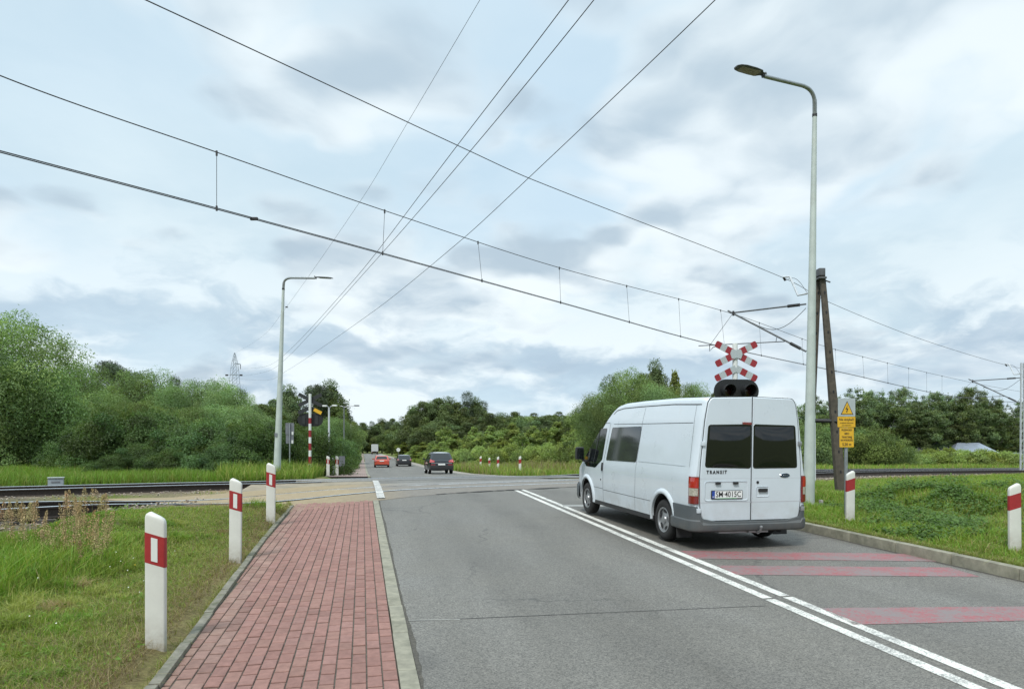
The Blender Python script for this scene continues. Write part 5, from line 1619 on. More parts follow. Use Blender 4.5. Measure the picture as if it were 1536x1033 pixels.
# ---- high voltage and clearance sign
hv = thing('warning_sign', 'yellow high voltage and clearance warning signs on a grey post', 'sign', P(1269, 780, 13.6), .10)
hv.location.z = T1(hv.location.x, hv.location.y)
z0 = hv.location.z
def hz(py): return P(1269, py, 13.55).z - z0
B = MB(); B.tube([(0, 0, -.15), (0, 0, hz(599))], .032, 10); B.build('post', m_steel, hv)
fr = lambda u, v, d: (u, -.034 - d, v)
B = MB(); B.prism(roundpoly([(-.185, hz(624.3)), (.165, hz(624.3)), (.165, hz(597)), (-.185, hz(597))], .012), .010, .0, fr, .002); q = B.build('white_plate', m_signw, hv, sm=30)
cx_ = -.005; zt0, zt1 = hz(621.5), hz(601)
B = MB(); B.prism([(cx_-.128, zt0), (cx_+.128, zt0), (cx_, zt1)], .0125, .009, fr); B.build('triangle_border', m_ink, q, sm=None)
B = MB(); B.prism([(cx_-.108, zt0+.012), (cx_+.108, zt0+.012), (cx_, zt1-.024)], .0145, .009, fr); B.build('triangle_field', m_yel, q, sm=None)
B = MB(); zc_ = zt0 + .105
B.prism([(cx_+.012, zc_+.085), (cx_-.036, zc_-.005), (cx_+.000, zc_-.002), (cx_-.022, zc_-.055), (cx_+.006, zc_-.072), (cx_-.002, zc_-.055), (cx_+.022, zc_+.016), (cx_-.012, zc_+.012)], .0165, .009, fr); B.build('lightning_bolt', m_ink, q, sm=None)
B = MB(); B.prism(roundpoly([(-.195, hz(640.5)), (.165, hz(640.5)), (.165, hz(624.8)), (-.195, hz(624.8))], .01), .011, .0, fr, .002); q2 = B.build('yellow_plate', m_yel, hv, sm=30)
MT = lambda x, z, d: Matrix(((1, 0, 0, x), (0, 0, -1, -.034 - d), (0, 1, 0, z), (0, 0, 0, 1)))
text_mesh('lettering', 'Nie dotykać!', .066, m_ink, MT(-.015, hz(629), .012), q2, .0008, .88)
text_mesh('lettering', 'Urządzenie elektryczne', .036, m_ink, MT(-.015, hz(634), .012), q2, .0, .80)
text_mesh('lettering', 'pod napięciem', .036, m_ink, MT(-.015, hz(637.5), .012), q2, .0, .9)
B = MB(); B.prism(roundpoly([(-.155, hz(670.5)), (.135, hz(670.5)), (.135, hz(641.5)), (-.155, hz(641.5))], .01), .010, .0, fr, .002); q3 = B.build('clearance_plate', m_yel, hv, sm=30)
for k, (tx, sz_, py) in enumerate((('PRZEWODY', .050, 644.8), ('SIECI', .050, 650.2), ('TRAKCYJNEJ', .050, 655.4), ('NA WYSOKOŚCI', .050, 660), ('5,20 m', .075, 666.3))):
    text_mesh('lettering', tx, sz_, m_ink, MT(-.01, hz(py), .011), q3, .0012, (.80, .9, .74, .66, .9)[k])

# ---- forked concrete/wood pole
top = P(1231, 406, 19.2)
fp = thing('utility_pole', 'weathered two-legged pole standing behind the grey lamp post', 'pole', (top.x, top.y, T1(top.x, top.y)))
L0 = fp.location
def leg_(p0, p1, w0, w1, name):
    p0 = Vector(p0) - L0; p1 = Vector(p1) - L0
    d = (p1-p0).normalized(); xa = Vector((1, 0, 0)); xa = (xa - d*xa.dot(d)).normalized(); ya = d.cross(xa)
    vs = []; rows = []
    for k in range(13):
        t_ = k/12; c_ = p0.lerp(p1, t_); w_ = w0 + (w1-w0)*t_
        for ex, ey in roundpoly([(-w_, -w_*.75), (w_, -w_*.75), (w_, w_*.75), (-w_, w_*.75)], .025, 2):
            vs.append(c_ + xa*ex + ya*ey)
    n = 12; fs = []
    for i in range(12):
        for k in range(n): k2 = (k+1) % n; fs.append((i*n+k, i*n+k2, (i+1)*n+k2, (i+1)*n+k))
    fs.append(tuple(range(n))); fs.append(tuple(12*n+k for k in range(n)))
    B = MB(); B.add(vs, fs)
    B.mi = 1
    for k in range(11):
        t_ = .06 + k*.085; c_ = p0.lerp(p1, t_); w_ = w0 + (w1-w0)*t_
        B.prism(ngon(0, 0, .026, .045, 10), 0, .004, lambda u, v, dd: c_ + xa*u + d*v - ya*(w_*.75 + dd) * (1 if ya.y > 0 else -1) )
    return B.build(name, [m_wood, m_ink], fp, sm=40)
bR = P(1263, 758, 19.0); bR.z = T1(bR.x, bR.y) - .3
bL = P(1209, 745, 19.6); bL.z = T1(bL.x, bL.y) - .3
leg_(bR, P(1233, 408, 19.1), .13, .068, 'leg')
leg_(bL, P(1228, 408, 19.25), .12, .068, 'leg')
B = MB(); a_ = P(1216, 630.5, 19.35) - L0; b_ = P(1256, 631.5, 18.95) - L0
B.tube([a_, b_], .055, 8); B.build('crossbar', m_ink, fp)
B = MB(); c_ = P(1230.5, 409, 19.15) - L0; B.box(c_, (.17, .26, .20), None, .02); c_ = P(1231, 418, 19.1) - L0; B.box(c_, (.21, .30, .05), None, .01); B.tube([c_, c_ + Vector((.22, -.1, -.12))], .02, 6); B.build('head_clamp', m_dsteel, fp)

# ---- catenary masts
def mast(label, px, Y, py_top, Hside, track_vec):
    b_ = P(px, 720, Y); b_.z = T1(b_.x, b_.y)
    tp = P(px, py_top, Y); H = tp.z - b_.z
    root = thing('catenary_mast', label, 'mast', b_, math.atan2(track_vec[1], track_vec[0]))
    w0, w1 = .15, .10
    for s_ in (1, -1):
        B = MB()
        vs = []
        for z, w_ in ((0, w0), (H, w1)):
            vs += [(s_*w_-.02, -.07, z), (s_*w_+.02, -.07, z), (s_*w_+.02, .07, z), (s_*w_-.02, .07, z)]
        B.add(vs, [(0, 1, 2, 3), (4, 5, 6, 7), (0, 1, 5, 4), (1, 2, 6, 5), (2, 3, 7, 6), (3, 0, 4, 7)]); B.build('upright', m_mast, root, sm=None)
    B = MB(); nz = 22
    for f_ in (-.06, .06):
        for k in range(nz):
            za, zb_ = H*k/nz, H*(k+1)/nz; wa = w0+(w1-w0)*k/nz; wb = w0+(w1-w0)*(k+1)/nz
            s_ = 1 if k % 2 else -1
            B.tube([(s_*wa, f_, za), (-s_*wb, f_, zb_)], .012, 5)
    B.build('lacing', m_mast, root)
    B = MB(); B.box((0, 0, -.1), (.75, .5, .5), None, .03); B.build('foundation', m_conc, root)
    return root
def tangent(TR, X, Y):
    j = ((TR[:, 0]-X)**2 + (TR[:, 1]-Y)**2).argmin(); t_ = TR[min(j+2, len(TR)-1)] - TR[max(j-2, 0)]; t_ = t_[:2]/np.linalg.norm(t_[:2]); return t_
Y1, Y2 = 30.5, 54.0
m1x = ray(1217, 690)[0]*Y1; m2x = ray(1533.5, 690)[0]*Y2
t1 = tangent(TR1, m1x, Y1); t2 = tangent(TR1, m2x, Y2)
ms1 = mast('pale steel catenary mast right behind the tall leaning lamp post', 1217, Y1, 438, 0, (1, 0))
ms2 = mast('pale lattice catenary mast at the right edge of the photo', 1533.5, Y2, 544, 0, (1, 0))
def cantilever(ms, px_m, Ym, pts, scale_label):
    """pts: dict of (px,py,Y)"""
    L0 = ms.location; rz = ms.rotation_euler.z
    inv = ms.matrix_basis.inverted() if False else Matrix.Rotation(-rz, 4, 'Z') @ Matrix.Translation(-Vector(L0))
    q = {k: inv @ P(*v) for k, v in pts.items()}
    def seg(a, b_, r, nm, parent=ms, mm=m_dsteel):
        B = MB(); B.tube([q[a], q[b_]], r, 8); return B.build(nm, mm, parent)
    seg('mt', 'jn', .035, 'top_tube'); seg('tip', 'mb', .040, 'bracket_tube'); seg('ra', 'rb', .022, 'registration_arm')
    for a, b_ in (('mt', 'jn'), ('mb', 'tip')):
        d = (q[b_]-q[a]).normalized(); B = MB()
        for k in range(9): 
            c_ = q[a] + d*(.30 + .065*k); B.tube([c_, c_ + d*.02], .072, 10)
        B.build('insulator', m_ink, ms)
    B = MB(); B.tube([q['jn'] + Vector((0, 0, .08)), q['jn'] - Vector((0, 0, .14))], .05, 8); B.build('clamp', m_ink, ms)
    B = MB(); B.tube([q['jn'], q['rw']], .010, 5); B.build('stay_wire', m_wire, ms)
    B = MB(); B.tube([q['ra2'], q['ra3']], .016, 5); B.build('drop_bracket', m_dsteel, ms)
    B = MB(); B.tube([q['rw'] + Vector((0, 0, .05)), q['rw'] - Vector((0, 0, .28)), q['rw'] + Vector((.15, 0, -.10)), q['rw'] + Vector((.35, 0, -.02))], .02, 6); B.build('steady_arm', m_dsteel, ms)
    # upper feeder bracket
    B = MB(); B.tube([q['f0'], q['f1'], q['f2'], q['f3']], .045, 8); B.build('feeder_bracket', m_mast, ms)
    B = MB(); B.tube([q['f3'], q['f4']], .05, 8); B.build('feeder_insulator', m_ink, ms)
    B = MB(); 
    pts_ = [q['l0'].lerp(q['l1'], k/10) - Vector((0, 0, 1))*((q['l0']-q['l1']).length*.22*math.sin(math.pi*k/10)) for k in range(11)]
    B.tube(pts_, .014, 6); B.build('jumper_cable', m_wire, ms)
    B = MB(); pts_ = [q['f0'].lerp(q['f4'], k/10) + Vector((0, 0, 1))*(.35*math.sin(math.pi*k/10)) for k in range(11)]; B.tube(pts_, .010, 6); B.build('feeder_jumper', m_wire, ms)
    return q
wy = 33.4      # depth of the wire at the cantilever
cantilever(ms1, 1217, Y1, dict(mt=(1209, 456, Y1), jn=(1100, 469, wy-.1), tip=(1092, 466, wy+.15), mb=(1209, 527, Y1), ra=(1048, 518.5, wy+1.0), rb=(1177, 512, 31.3), ra2=(1165, 506, 31.6), ra3=(1164, 512.5, 31.6), rw=(1064.5, 518, wy+.6), f0=(1211, 440, Y1), f1=(1197, 443, 30.9), f2=(1185, 415, 31.3), f3=(1175, 415.5, 31.6), f4=(1178, 421, 31.6), l0=(1209, 462, Y1), l1=(1129, 484, 32.7)), '')
cantilever(ms2, 1533, Y2, dict(mt=(1530, 566.5, Y2), jn=(1459, 571, 56.6), tip=(1453, 568.5, 56.8), mb=(1529, 604, Y2), ra=(1420, 597, 57.5), rb=(1507, 594, 54.8), ra2=(1500, 591, 55), ra3=(1500, 594.5, 55), rw=(1433, 597, 57.2), f0=(1530, 560.5, Y2), f1=(1521, 561.5, 54.3), f2=(1514, 546.5, 54.6), f3=(1508, 545.5, 54.9), f4=(1510, 549, 54.9), l0=(1530, 569, Y2), l1=(1475, 580, 56)), '')

# ---- overhead line
def curve3(pts, m=24): return spline(pts, m)
oh = thing('overhead_line', 'overhead railway wires with droppers crossing high over the road', 'overhead wires', (0, 22, 6))
def wire(pts, r, name, parent, mm=None, off=(0, 0, 0), origin=Vector((0, 22, 6))):
    B = MB(); B.tube([Vector(p) + Vector(off) - origin for p in pts], r, 6); return B.build(name, mm or m_wire, parent, sm=60)
contact = curve3([tuple(P(-420, 118, 8.2)), tuple(P(0, 228.5, 11.6)), tuple(P(325, 314, 14.2)), tuple(P(574, 381, 18.5)), tuple(P(840, 454, 25.0)), tuple(P(1064.5, 516, wy+.6)), tuple(P(1250, 556, 42.5)), tuple(P(1433, 595, 57.2)), tuple(P(1560, 606, 72))])
messenger = curve3([tuple(P(-420, -80, 8.2)), tuple(P(0, 113.5, 11.6)), tuple(P(325, 228.5, 14.2)), tuple(P(577, 316, 18.5)), tuple(P(839, 401.5, 25.0)), tuple(P(1097, 470, wy-.1)), tuple(P(1250, 523, 42.5)), tuple(P(1455, 573, 56.6)), tuple(P(1560, 592, 72))])
wire(contact, .0105, 'contact_wire', oh); wire(contact, .0105, 'contact_wire', oh, off=(-.02, .06, .045))
wire(messenger, .0115, 'messenger_wire', oh)
def at_px(curve, px):
    pr = []
    for p in curve:
        v = Vector(p) - Vector((0, 0, EYE)); pr.append(CX + FPX*v.x/v.y)
    pr = np.array(pr); return Vector([float(np.interp(px, pr, np.array(curve)[:, k])) for k in range(3)])
for pa_, pb_ in ((325, 325), (577, 574), (717, 723), (839, 841), (940, 944), (1018, 1021), (1081, 1087), (1139, 1142), (1203, 1205), (1253, 1254), (1294, 1296), (1331, 1332), (1363, 1363), (1390, 1390), (1413, 1413)):
    a_ = at_px(messenger, pa_); b_ = at_px(contact, pb_)
    B = MB(); o_ = Vector((0, 22, 6)); B.tube([a_-o_, b_-o_], .006, 5); B.tube([a_-o_+Vector((0, 0, .03)), a_-o_-Vector((0, 0, .07))], .022, 6); B.tube([b_-o_+Vector((0, 0, .07)), b_-o_-Vector((0, 0, .03))], .022, 6); B.build('dropper', m_wire, oh)
cl_ = at_px(contact, 381); B = MB(); B.box(cl_ - Vector((0, 22, 6)) + Vector((-.01, .03, .02)), (.16, .06, .06), None, .01); B.build('wire_clamp', m_ink, oh)
fe = thing('feeder_wire', 'single thick wire strung above the railway overhead wires', 'wire', (0, 22, 8))
fpts = curve3([tuple(P(-30, -110, 9.8)), tuple(P(218, 0, 12.0)), tuple(P(703, 226, 19.0)), tuple(P(800, 270, 20.8)), tuple(P(1178, 418, 31.6)), tuple(P(1243, 453, 36.5)), tuple(P(1380, 508, 45.0)), tuple(P(1510, 547.5, 54.9)), tuple(P(1580, 560, 66))])
wire(fpts, .0125, 'conductor', fe, origin=Vector((0, 22, 8)))
# ---- power line to the distant pylon
py_ = OnG(352, 230); Hp = P(352, 529, 230).z - py_.z
m_pyl = mat('pylon_steel', (.30, .33, .37), .5, .3)
pyl = thing('pylon', 'distant lattice power pylon rising behind the left trees', 'pylon', py_)
B = MB()
def px2l(px, py): return P(px, py, 230) - py_
prof_ = [(0, 3.2), (Hp*.45, 1.9), (Hp*.72, 1.2), (Hp*.85, .9), (Hp*.93, .55), (Hp, .08)]
for sx_, sy_ in ((1, 1), (1, -1), (-1, 1), (-1, -1)):
    B.tube([(sx_*w_, sy_*w_, z) for z, w_ in prof_], .07, 4)
B.build('leg', m_pyl, pyl)
B = MB()
zz = np.linspace(0, Hp*.97, 16)
for k in range(15):
    wa = np.interp(zz[k], [p[0] for p in prof_], [p[1] for p in prof_]); wb = np.interp(zz[k+1], [p[0] for p in prof_], [p[1] for p in prof_])
    for s_ in (1, -1):
        B.tube([(wa, s_*wa, zz[k]), (-wb, s_*wb, zz[k+1])], .035, 4); B.tube([(-wa, s_*wa, zz[k]), (wb, s_*wb, zz[k+1])], .06, 4)
B.build('bracing', m_pyl, pyl)
za = px2l(352, 562).z; zb_ = px2l(352, 546).z
B = MB()
for s_ in (1, -1):
    B.tube([(0, s_*.8, za), (-2.7, 0, za), (0, s_*.8, za+.9)], .09, 4); B.tube([(0, s_*.8, za), (2.2, 0, za), (0, s_*.8, za+.9)], .09, 4); 
B.tube([(0, 0, zb_), (1.9, 0, zb_)], .10, 4); B.tube([(0, 0, zb_+.5), (1.9, 0, zb_)], .08, 4)
B.build('crossarm', m_pyl, pyl)
B = MB()
for (x_, z_) in ((-2.6, za), (2.1, za)): B.box((x_, 0, z_-.1), (.9, .35, .5), None, .1)
B.tube([(1.9, 0, zb_), (1.9, 0, zb_-1.6)], .1, 5)
B.build('insulator', m_ink, pyl)
lines = [('thin pale wire crossing the sky left of the other power lines', [(351, 531, 230), (395, 503, 120), (430, 460, 78), (543, 298, 42), (612, 183, 33), (720, 0, 25), (790, -120, 22)], .008),
         ('left one of the two close power cables running to the pylon', [(361, 553, 230), (400, 549, 130), (430, 529, 92), (535, 415, 45), (690, 213, 26.5), (853, 0, 19), (930, -110, 17)], .013),
         ('right one of the two close power cables running to the pylon', [(361, 564, 230), (400, 557, 130), (430, 537, 92), (562, 392, 42), (706, 226, 26.5), (891, 0, 19), (970, -110, 17)], .013),
         ('rightmost power cable falling from the upper right to the pylon', [(341, 566, 230), (400, 570, 140), (430, 556, 105), (560, 467, 52), (692, 360, 34), (795, 265, 27), (1073, 0, 17.5), (1180, -110, 15)], .013)]
for lbl, pts, r_ in lines:
    th = thing('power_cable', lbl, 'cable', (0, 60, 12), 0, 'power cables strung from the pylon over the road')
    wire(curve3([tuple(P(*q)) for q in pts], 16), r_, 'conductor', th, origin=Vector((0, 60, 12)))
B = MB(); c_ = P(430, 460.5, 78) - Vector((0, 60, 12)); B.box(c_, (.25, .25, .10), None, .03); B.build('spacer', m_ink, bpy.data.objects['power_cable'])

# ---- trackside cabinet
cb = thing('trackside_cabinet', 'low grey metal box behind the far rails at the left', 'cabinet', OnG(84, 22.5), .5)
cb.location.z -= .02
B = MB(); B.box((0, 0, .19), (.42, .30, .44), None, .01); B.build('body', mat('cabinet_grey', (.26, .30, .33), .5, noise=.1, nscale=5), cb)
B = MB(); B.box((0, 0, .425), (.46, .36, .03), None, .008); B.build('lid', mat('cabinet_lid', (.34, .39, .36), .5, noise=.1, nscale=5), cb)
B = MB(); B.box((0, -.157, .29), (.24, .006, .045)); B.build('label_strip', m_sback, cb)

# ---- house beyond the right-hand shrubs
hs = thing('house', 'low house with pale blue metal roof half hidden by shrubs', 'house', OnG(1463, 96, -.95), -.25)
m_wall = mat('render_wall', (.22, .215, .20), .9, noise=.15, nscale=1.5)
m_roof = mat('metal_roof', (.27, .31, .37), .35, .3, noise=.08, nscale=2)
m_roofd = mat('dark_roof', (.085, .085, .10), .7, noise=.2, nscale=2)
def hip(B, x0, x1, y0, y1, z0_, z1_, ov=.4):
    xm0, xm1 = x0 + (x1-x0)*.25, x1 - (x1-x0)*.25; ym = (y0+y1)/2
    vs = [(x0-ov, y0-ov, z0_), (x1+ov, y0-ov, z0_), (x1+ov, y1+ov, z0_), (x0-ov, y1+ov, z0_), (xm0, ym, z1_), (xm1, ym, z1_)]
    B.add(vs, [(0, 1, 5, 4), (1, 2, 5), (2, 3, 4, 5), (3, 0, 4), (0, 3, 2, 1)])
B = MB(); B.box((-.3, 2, 1.2), (5.2, 5, 2.6)); B.build('wall', m_wall, hs)
B = MB(); hip(B, -3.0, 2.3, -1.5, 4.5, 2.15, 3.85, .5); B.build('roof', m_roof, hs, sm=None)
B = MB(); B.box((-5.0, 3, 1.3), (3.4, 4, 2.8)); B.build('wall', m_wall, hs)
B = MB(); hip(B, -6.9, -2.8, .8, 5.0, 2.6, 4.3, .4); B.build('roof', m_roofd, hs, sm=None)
B = MB(); B.box((3.8, .5, .9), (3.6, 4, 1.8)); B.build('annex', m_wall, hs)
B = MB(); B.add([(1.2, -2.0, 1.75), (6.4, -2.0, 2.15), (6.0, 3, 2.5), (1.6, 3, 2.3), (1.2, -2.0, 1.68), (6.4, -2.0, 2.08), (6.0, 3, 2.43), (1.6, 3, 2.23)], [(0, 1, 2, 3), (7, 6, 5, 4), (0, 4, 5, 1), (1, 5, 6, 2), (2, 6, 7, 3), (3, 7, 4, 0)]); B.build('annex_roof', m_roof, hs, sm=None)
fn = thing('fence', 'teal panel fence beside the low house at the right edge', 'fence', OnG(1532, 88), -.1)
B = MB(); B.box((0, 0, .8), (3.2, .04, .9)); B.build('panel', mat('teal_panel', (.03, .22, .17), .6, noise=.2, nscale=2), fn)
for x_ in (-1.5, 0, 1.5):
    B = MB(); B.box((x_, -.05, .7), (.08, .08, 1.5)); B.build('fence_post', m_mast, fn)
# ================================================================== vegetation
rg = np.random.default_rng(21)
def unit(v): return v / np.maximum(np.linalg.norm(v, axis=-1, keepdims=True), 1e-9)
def leaf_cards(ctr, nrm, size, aspect, tone, rng_, curl=0.15):
    """diamond-shaped leaves: ctr (N,3), nrm (N,3), size (N,), tone (N,3)"""
    n = len(ctr)
    rnd = unit(rng_.normal(size=(n, 3)))
    ax = unit(np.cross(nrm, rnd)); ay = np.cross(nrm, ax)
    L = size[:, None]; W_ = L * aspect
    v = np.stack([ctr - ax * L * .5, ctr + ay * W_ * .5 + nrm * L * curl * .3, ctr + ax * L * .5 - nrm * L * curl, ctr - ay * W_ * .5 + nrm * L * curl * .3], 1).reshape(-1, 3)
    f = np.arange(4 * n).reshape(n, 4)
    return v, f, np.repeat(tone, 4, 0)
def crown(kind, seed, H, Wd, nl, leaf, lobes, shape, base=0.0, aspect=.55, lobe_r=.22, irregular=.18, shoots=0, gap=0.0, updroop=0.0, axial=0, axial0=.5, axj=0.0, spread=.15, axr=.8):
    """nl leaves on lobes that fill the outline `shape`: list of (height fraction, radius fraction)"""
    r_ = np.random.default_rng(seed)
    hs = np.array([s[0] for s in shape]); rs = np.array([s[1] for s in shape])
    cs = []; rr = []
    k = 0
    while len(cs) < lobes and k < lobes * 60:
        k += 1
        h = r_.uniform(0, 1); R0 = np.interp(h, hs, rs)
        if r_.uniform() > (R0 + .15): continue
        a = r_.uniform(0, 2 * math.pi); q = math.sqrt(r_.uniform(.02, 1))
        lr = lobe_r * r_.uniform(.55, 1.25) * (.55 + .45 * R0)
        rad = max(0, R0 - lr * .85) * q * (1 + irregular * r_.normal())
        c = np.array([rad * math.cos(a), rad * math.sin(a), 0]) * Wd / 2
        c[2] = base + h * (H - base) 
        c[2] = min(c[2], H - lr * Wd * .35)
        if gap and any(np.linalg.norm((c - c2) * np.array([1, 1, 1])) < gap * Wd * lobe_r for c2 in cs): continue
        cs.append(c); rr.append(lr * Wd / 2 * 1.15)
    for k in range(axial):
        q = k / max(axial - 1, 1); h = axial0 + (1 - axial0) * q
        cs.append(np.array([r_.normal(0, 1) * axj * Wd * (1.2 - q), r_.normal(0, 1) * axj * Wd * (1.2 - q), base + h * (H - base) * .97])); rr.append(max(.32 if axr > .6 else .16, np.interp(h, hs, rs) * axr) * Wd / 2)
    cs = np.array(cs); rr = np.array(rr)
    wts = rr ** 2; wts /= wts.sum()
    li = r_.choice(len(cs), nl, p=wts)
    d = unit(r_.normal(size=(nl, 3)))
    d[:, 2] = np.where(r_.uniform(size=nl) < .35, np.abs(d[:, 2]), d[:, 2])
    # second-order tufts on every lobe
    nt_ = 14
    tuft = unit(r_.normal(size=(len(cs), nt_, 3)))
    ti = r_.integers(0, nt_, nl)
    dd = unit(d * .62 + tuft[li, ti] * .75)
    rad = rr[li] * np.clip(r_.normal(.90, spread, nl), .25, 1.4)
    ctr = cs[li] + dd * rad[:, None] * np.array([1, 1, .82])
    if updroop: ctr[:, 2] -= updroop * (rad / rr[li]) ** 2 * rr[li] * np.abs(dd[:, 0] + dd[:, 1]) * .5
    nrm = unit(dd * .8 + r_.normal(0, .55, (nl, 3)) + np.array([0, 0, .35]))
    size = leaf * r_.uniform(.6, 1.35, nl)
    lt = r_.uniform(.5, 1.45, len(cs)); warm = r_.normal(0, .07, len(cs))
    tt = r_.uniform(.85, 1.15, (len(cs), nt_))
    tn = (lt[li] * tt[li, ti] * r_.uniform(.8, 1.2, nl))[:, None] * np.stack([1 + warm[li] * .9, np.ones(nl), 1 - warm[li]], 1)
    V = [leaf_cards(ctr, nrm, size, aspect, tn, r_)]
    if shoots:
        m = 9
        si = r_.integers(0, len(cs), shoots); sd_ = unit(r_.normal(0, .38, (shoots, 3)) + np.array([0, 0, 1.0]))
        st = cs[si] + unit(r_.normal(size=(shoots, 3)) + np.array([0, 0, .9])) * rr[si][:, None] * .85
        ln = r_.uniform(.05, .14, shoots) * H * (1.0 if H < 6 else .55)
        tk = np.linspace(0, 1, m)
        c2 = (st[:, None] + sd_[:, None] * (ln[:, None] * tk)[..., None]).reshape(-1, 3) + r_.normal(0, leaf * .22, (shoots * m, 3))
        V.append(leaf_cards(c2, unit(r_.normal(size=(shoots * m, 3)) + np.array([0, 0, .3])), leaf * r_.uniform(.6, 1.1, shoots * m), aspect, np.repeat(r_.uniform(1.0, 1.35, (shoots, 1)) * np.ones((shoots, 3)), m, 0), r_))
    vs = []; fs = []; ts = []; o_ = 0
    for v, f, t_ in V: vs.append(v); fs.append(f + o_); ts.append(t_); o_ += len(v)
    return np.concatenate(vs), np.concatenate(fs), np.concatenate(ts), cs, rr
def trunk(name, H, r0, cs, m_, seed, nb=9, stems=1, topf=.88):
    r_ = random.Random(seed)
    B = MB()
    for s in range(stems):
        ox, oy = (r_.uniform(-.3, .3), r_.uniform(-.3, .3)) if stems > 1 else (0, 0)
        pts = []; x, y = ox, oy
        for k in range(9):
            t_ = k / 8
            pts.append((x + r_.uniform(-1, 1) * .012 * H * t_, y + r_.uniform(-1, 1) * .012 * H * t_, -.2 + (H * topf + .2) * t_)); x += ox * .25; y += oy * .25
        B.tube(pts, [r0 * (1 - .82 * k / 8) * (1 if stems == 1 else .6) for k in range(9)], 7)
        for b_ in range(nb):
            c = Vector(tuple(cs[r_.randrange(len(cs))]))
            t_ = min(.85, max(.12, (c.z / H) * r_.uniform(.45, .8))); k = t_ * 8; i = int(k)
            p0 = Vector(pts[i]).lerp(Vector(pts[min(i+1, 8)]), k - i)
            mid = p0.lerp(c, .5) + Vector((0, 0, .04 * H * r_.uniform(-.3, 1)))
            rb = r0 * .38 * (1 - t_ * .6)
            B.tube([p0, mid, c], [rb, rb * .6, rb * .2], 5, cap=False)
    return B.mesh(name, m_, 50, fix=False)
m_bark = mat('bark_brown', (.075, .060, .045), .95, noise=.35, nscale=6, bump=.6, bscale=25)
m_barkp = mat('bark_pale', (.26, .25, .21), .9, noise=.4, nscale=4, bump=.4, bscale=25)
lf = {
 'willow': leafmat('leaves_willow', (.168, .240, .080), .6, .30, .27, .016),
 'broad': leafmat('leaves_broad', (.135, .190, .052), .55, .28, .27, .016),
 'dark': leafmat('leaves_dark', (.105, .145, .048), .55, .22, .27, .016),
 'pine': leafmat('needles_dark', (.066, .096, .044), .6, .12, .15, .01),
 'birch': leafmat('leaves_birch', (.225, .290, .078), .55, .36, .27, .016),
 'aspen': leafmat('leaves_aspen', (.138, .188, .072), .5, .28, .27, .016),
 'bush': leafmat('leaves_bush', (.080, .138, .038), .5, .30, .27, .016),
 'lime': leafmat('leaves_lime', (.125, .215, .034), .5, .40, .12, .012),
}
SH = dict(
 round=[(0, .35), (.12, .72), (.35, .98), (.6, 1.0), (.8, .82), (.93, .5), (1, .15)],
 willow=[(0, .75), (.15, .92), (.4, 1.0), (.65, .92), (.85, .62), (1, .2)],
 cone=[(0, .85), (.2, 1.0), (.5, .68), (.8, .30), (1, .04)],
 oval=[(0, .45), (.15, .75), (.4, 1.0), (.65, .88), (.85, .5), (1, .1)],
 col=[(0, .5), (.2, .8), (.45, 1.0), (.7, .85), (.88, .5), (1, .1)],
 asp=[(0, .5), (.2, .8), (.45, 1.0), (.7, .95), (.86, .78), (.95, .58), (1, .42)],
 dome=[(0, 1.0), (.25, 1.0), (.5, .92), (.75, .70), (1, .2)],
)
PROTO = {}
def proto(key, kind, seed, H, Wd, nl, leaf, lobes, shape, base, tr, **kw):
    tk = {k: kw.pop(k) for k in list(kw) if k in ('stems', 'nb', 'topf')}
    matn = kw.pop('matn', kind)
    v, f, t_, cs, rr = crown(kind, seed, H, Wd, nl, leaf, lobes, SH[shape], base, **kw)
    cm = npmesh('crown', v, f, lf[matn], t_, sm=None)
    tm_ = trunk('trunk', H, tr, cs, m_barkp if kind in ('aspen', 'birch') else m_bark, seed, **tk)
    PROTO[key] = (cm, tm_, H, Wd)
proto('willowA', 'willow', 1, 10, 10, 80000, .19, 74, 'willow', .3, .28, gap=.42, lobe_r=.33, aspect=.34, stems=2, nb=8, irregular=.12)
proto('willowB', 'willow', 2, 8, 9, 60000, .18, 60, 'round', .5, .25, gap=.42, lobe_r=.35, aspect=.34, stems=2, nb=8)
proto('broadA', 'broad', 3, 9, 7, 30000, .23, 60, 'round', .9, .2, gap=.45, lobe_r=.27, nb=10)
proto('broadB', 'broad', 4, 10, 7, 30000, .23, 64, 'oval', .8, .2, gap=.45, lobe_r=.26, nb=10)
proto('darkA', 'broad', 5, 12, 8, 30000, .24, 120, 'oval', 1.0, .24, axial=6, irregular=.25, lobe_r=.21, matn='dark', nb=10)
proto('darkB', 'broad', 6, 12, 9, 30000, .24, 120, 'oval', 1.2, .24, irregular=.25, lobe_r=.21, matn='dark', nb=10)
proto('pine', 'pine', 7, 12, 6, 24000, .26, 70, 'round', 3.5, .2, lobe_r=.27, aspect=.22, matn='pine', nb=12)
proto('spruce', 'pine', 8, 12, 5, 24000, .24, 90, 'cone', .6, .18, lobe_r=.20, aspect=.22, matn='pine', nb=14, updroop=.5, axial=16, axial0=.3)
proto('birchA', 'birch', 9, 7, 3.6, 13000, .19, 60, 'oval', .4, .07, lobe_r=.26, nb=14, irregular=.3, shoots=120)
proto('birchB', 'birch', 10, 7, 4.2, 14000, .19, 66, 'oval', .3, .07, lobe_r=.26, nb=14, irregular=.3, shoots=140)
proto('aspenA', 'aspen', 11, 12, 4.6, 19000, .20, 120, 'asp', 1.8, .11, lobe_r=.20, nb=22, irregular=.35, shoots=60, spread=.30)
proto('aspenB', 'aspen', 12, 12, 5.2, 19000, .20, 110, 'asp', 1.4, .11, lobe_r=.22, nb=22, irregular=.4, shoots=60, spread=.32)
proto('aspenC', 'aspen', 13, 12, 4.8, 10500, .20, 80, 'asp', 2.6, .11, lobe_r=.17, nb=26, irregular=.4, shoots=60, spread=.36)
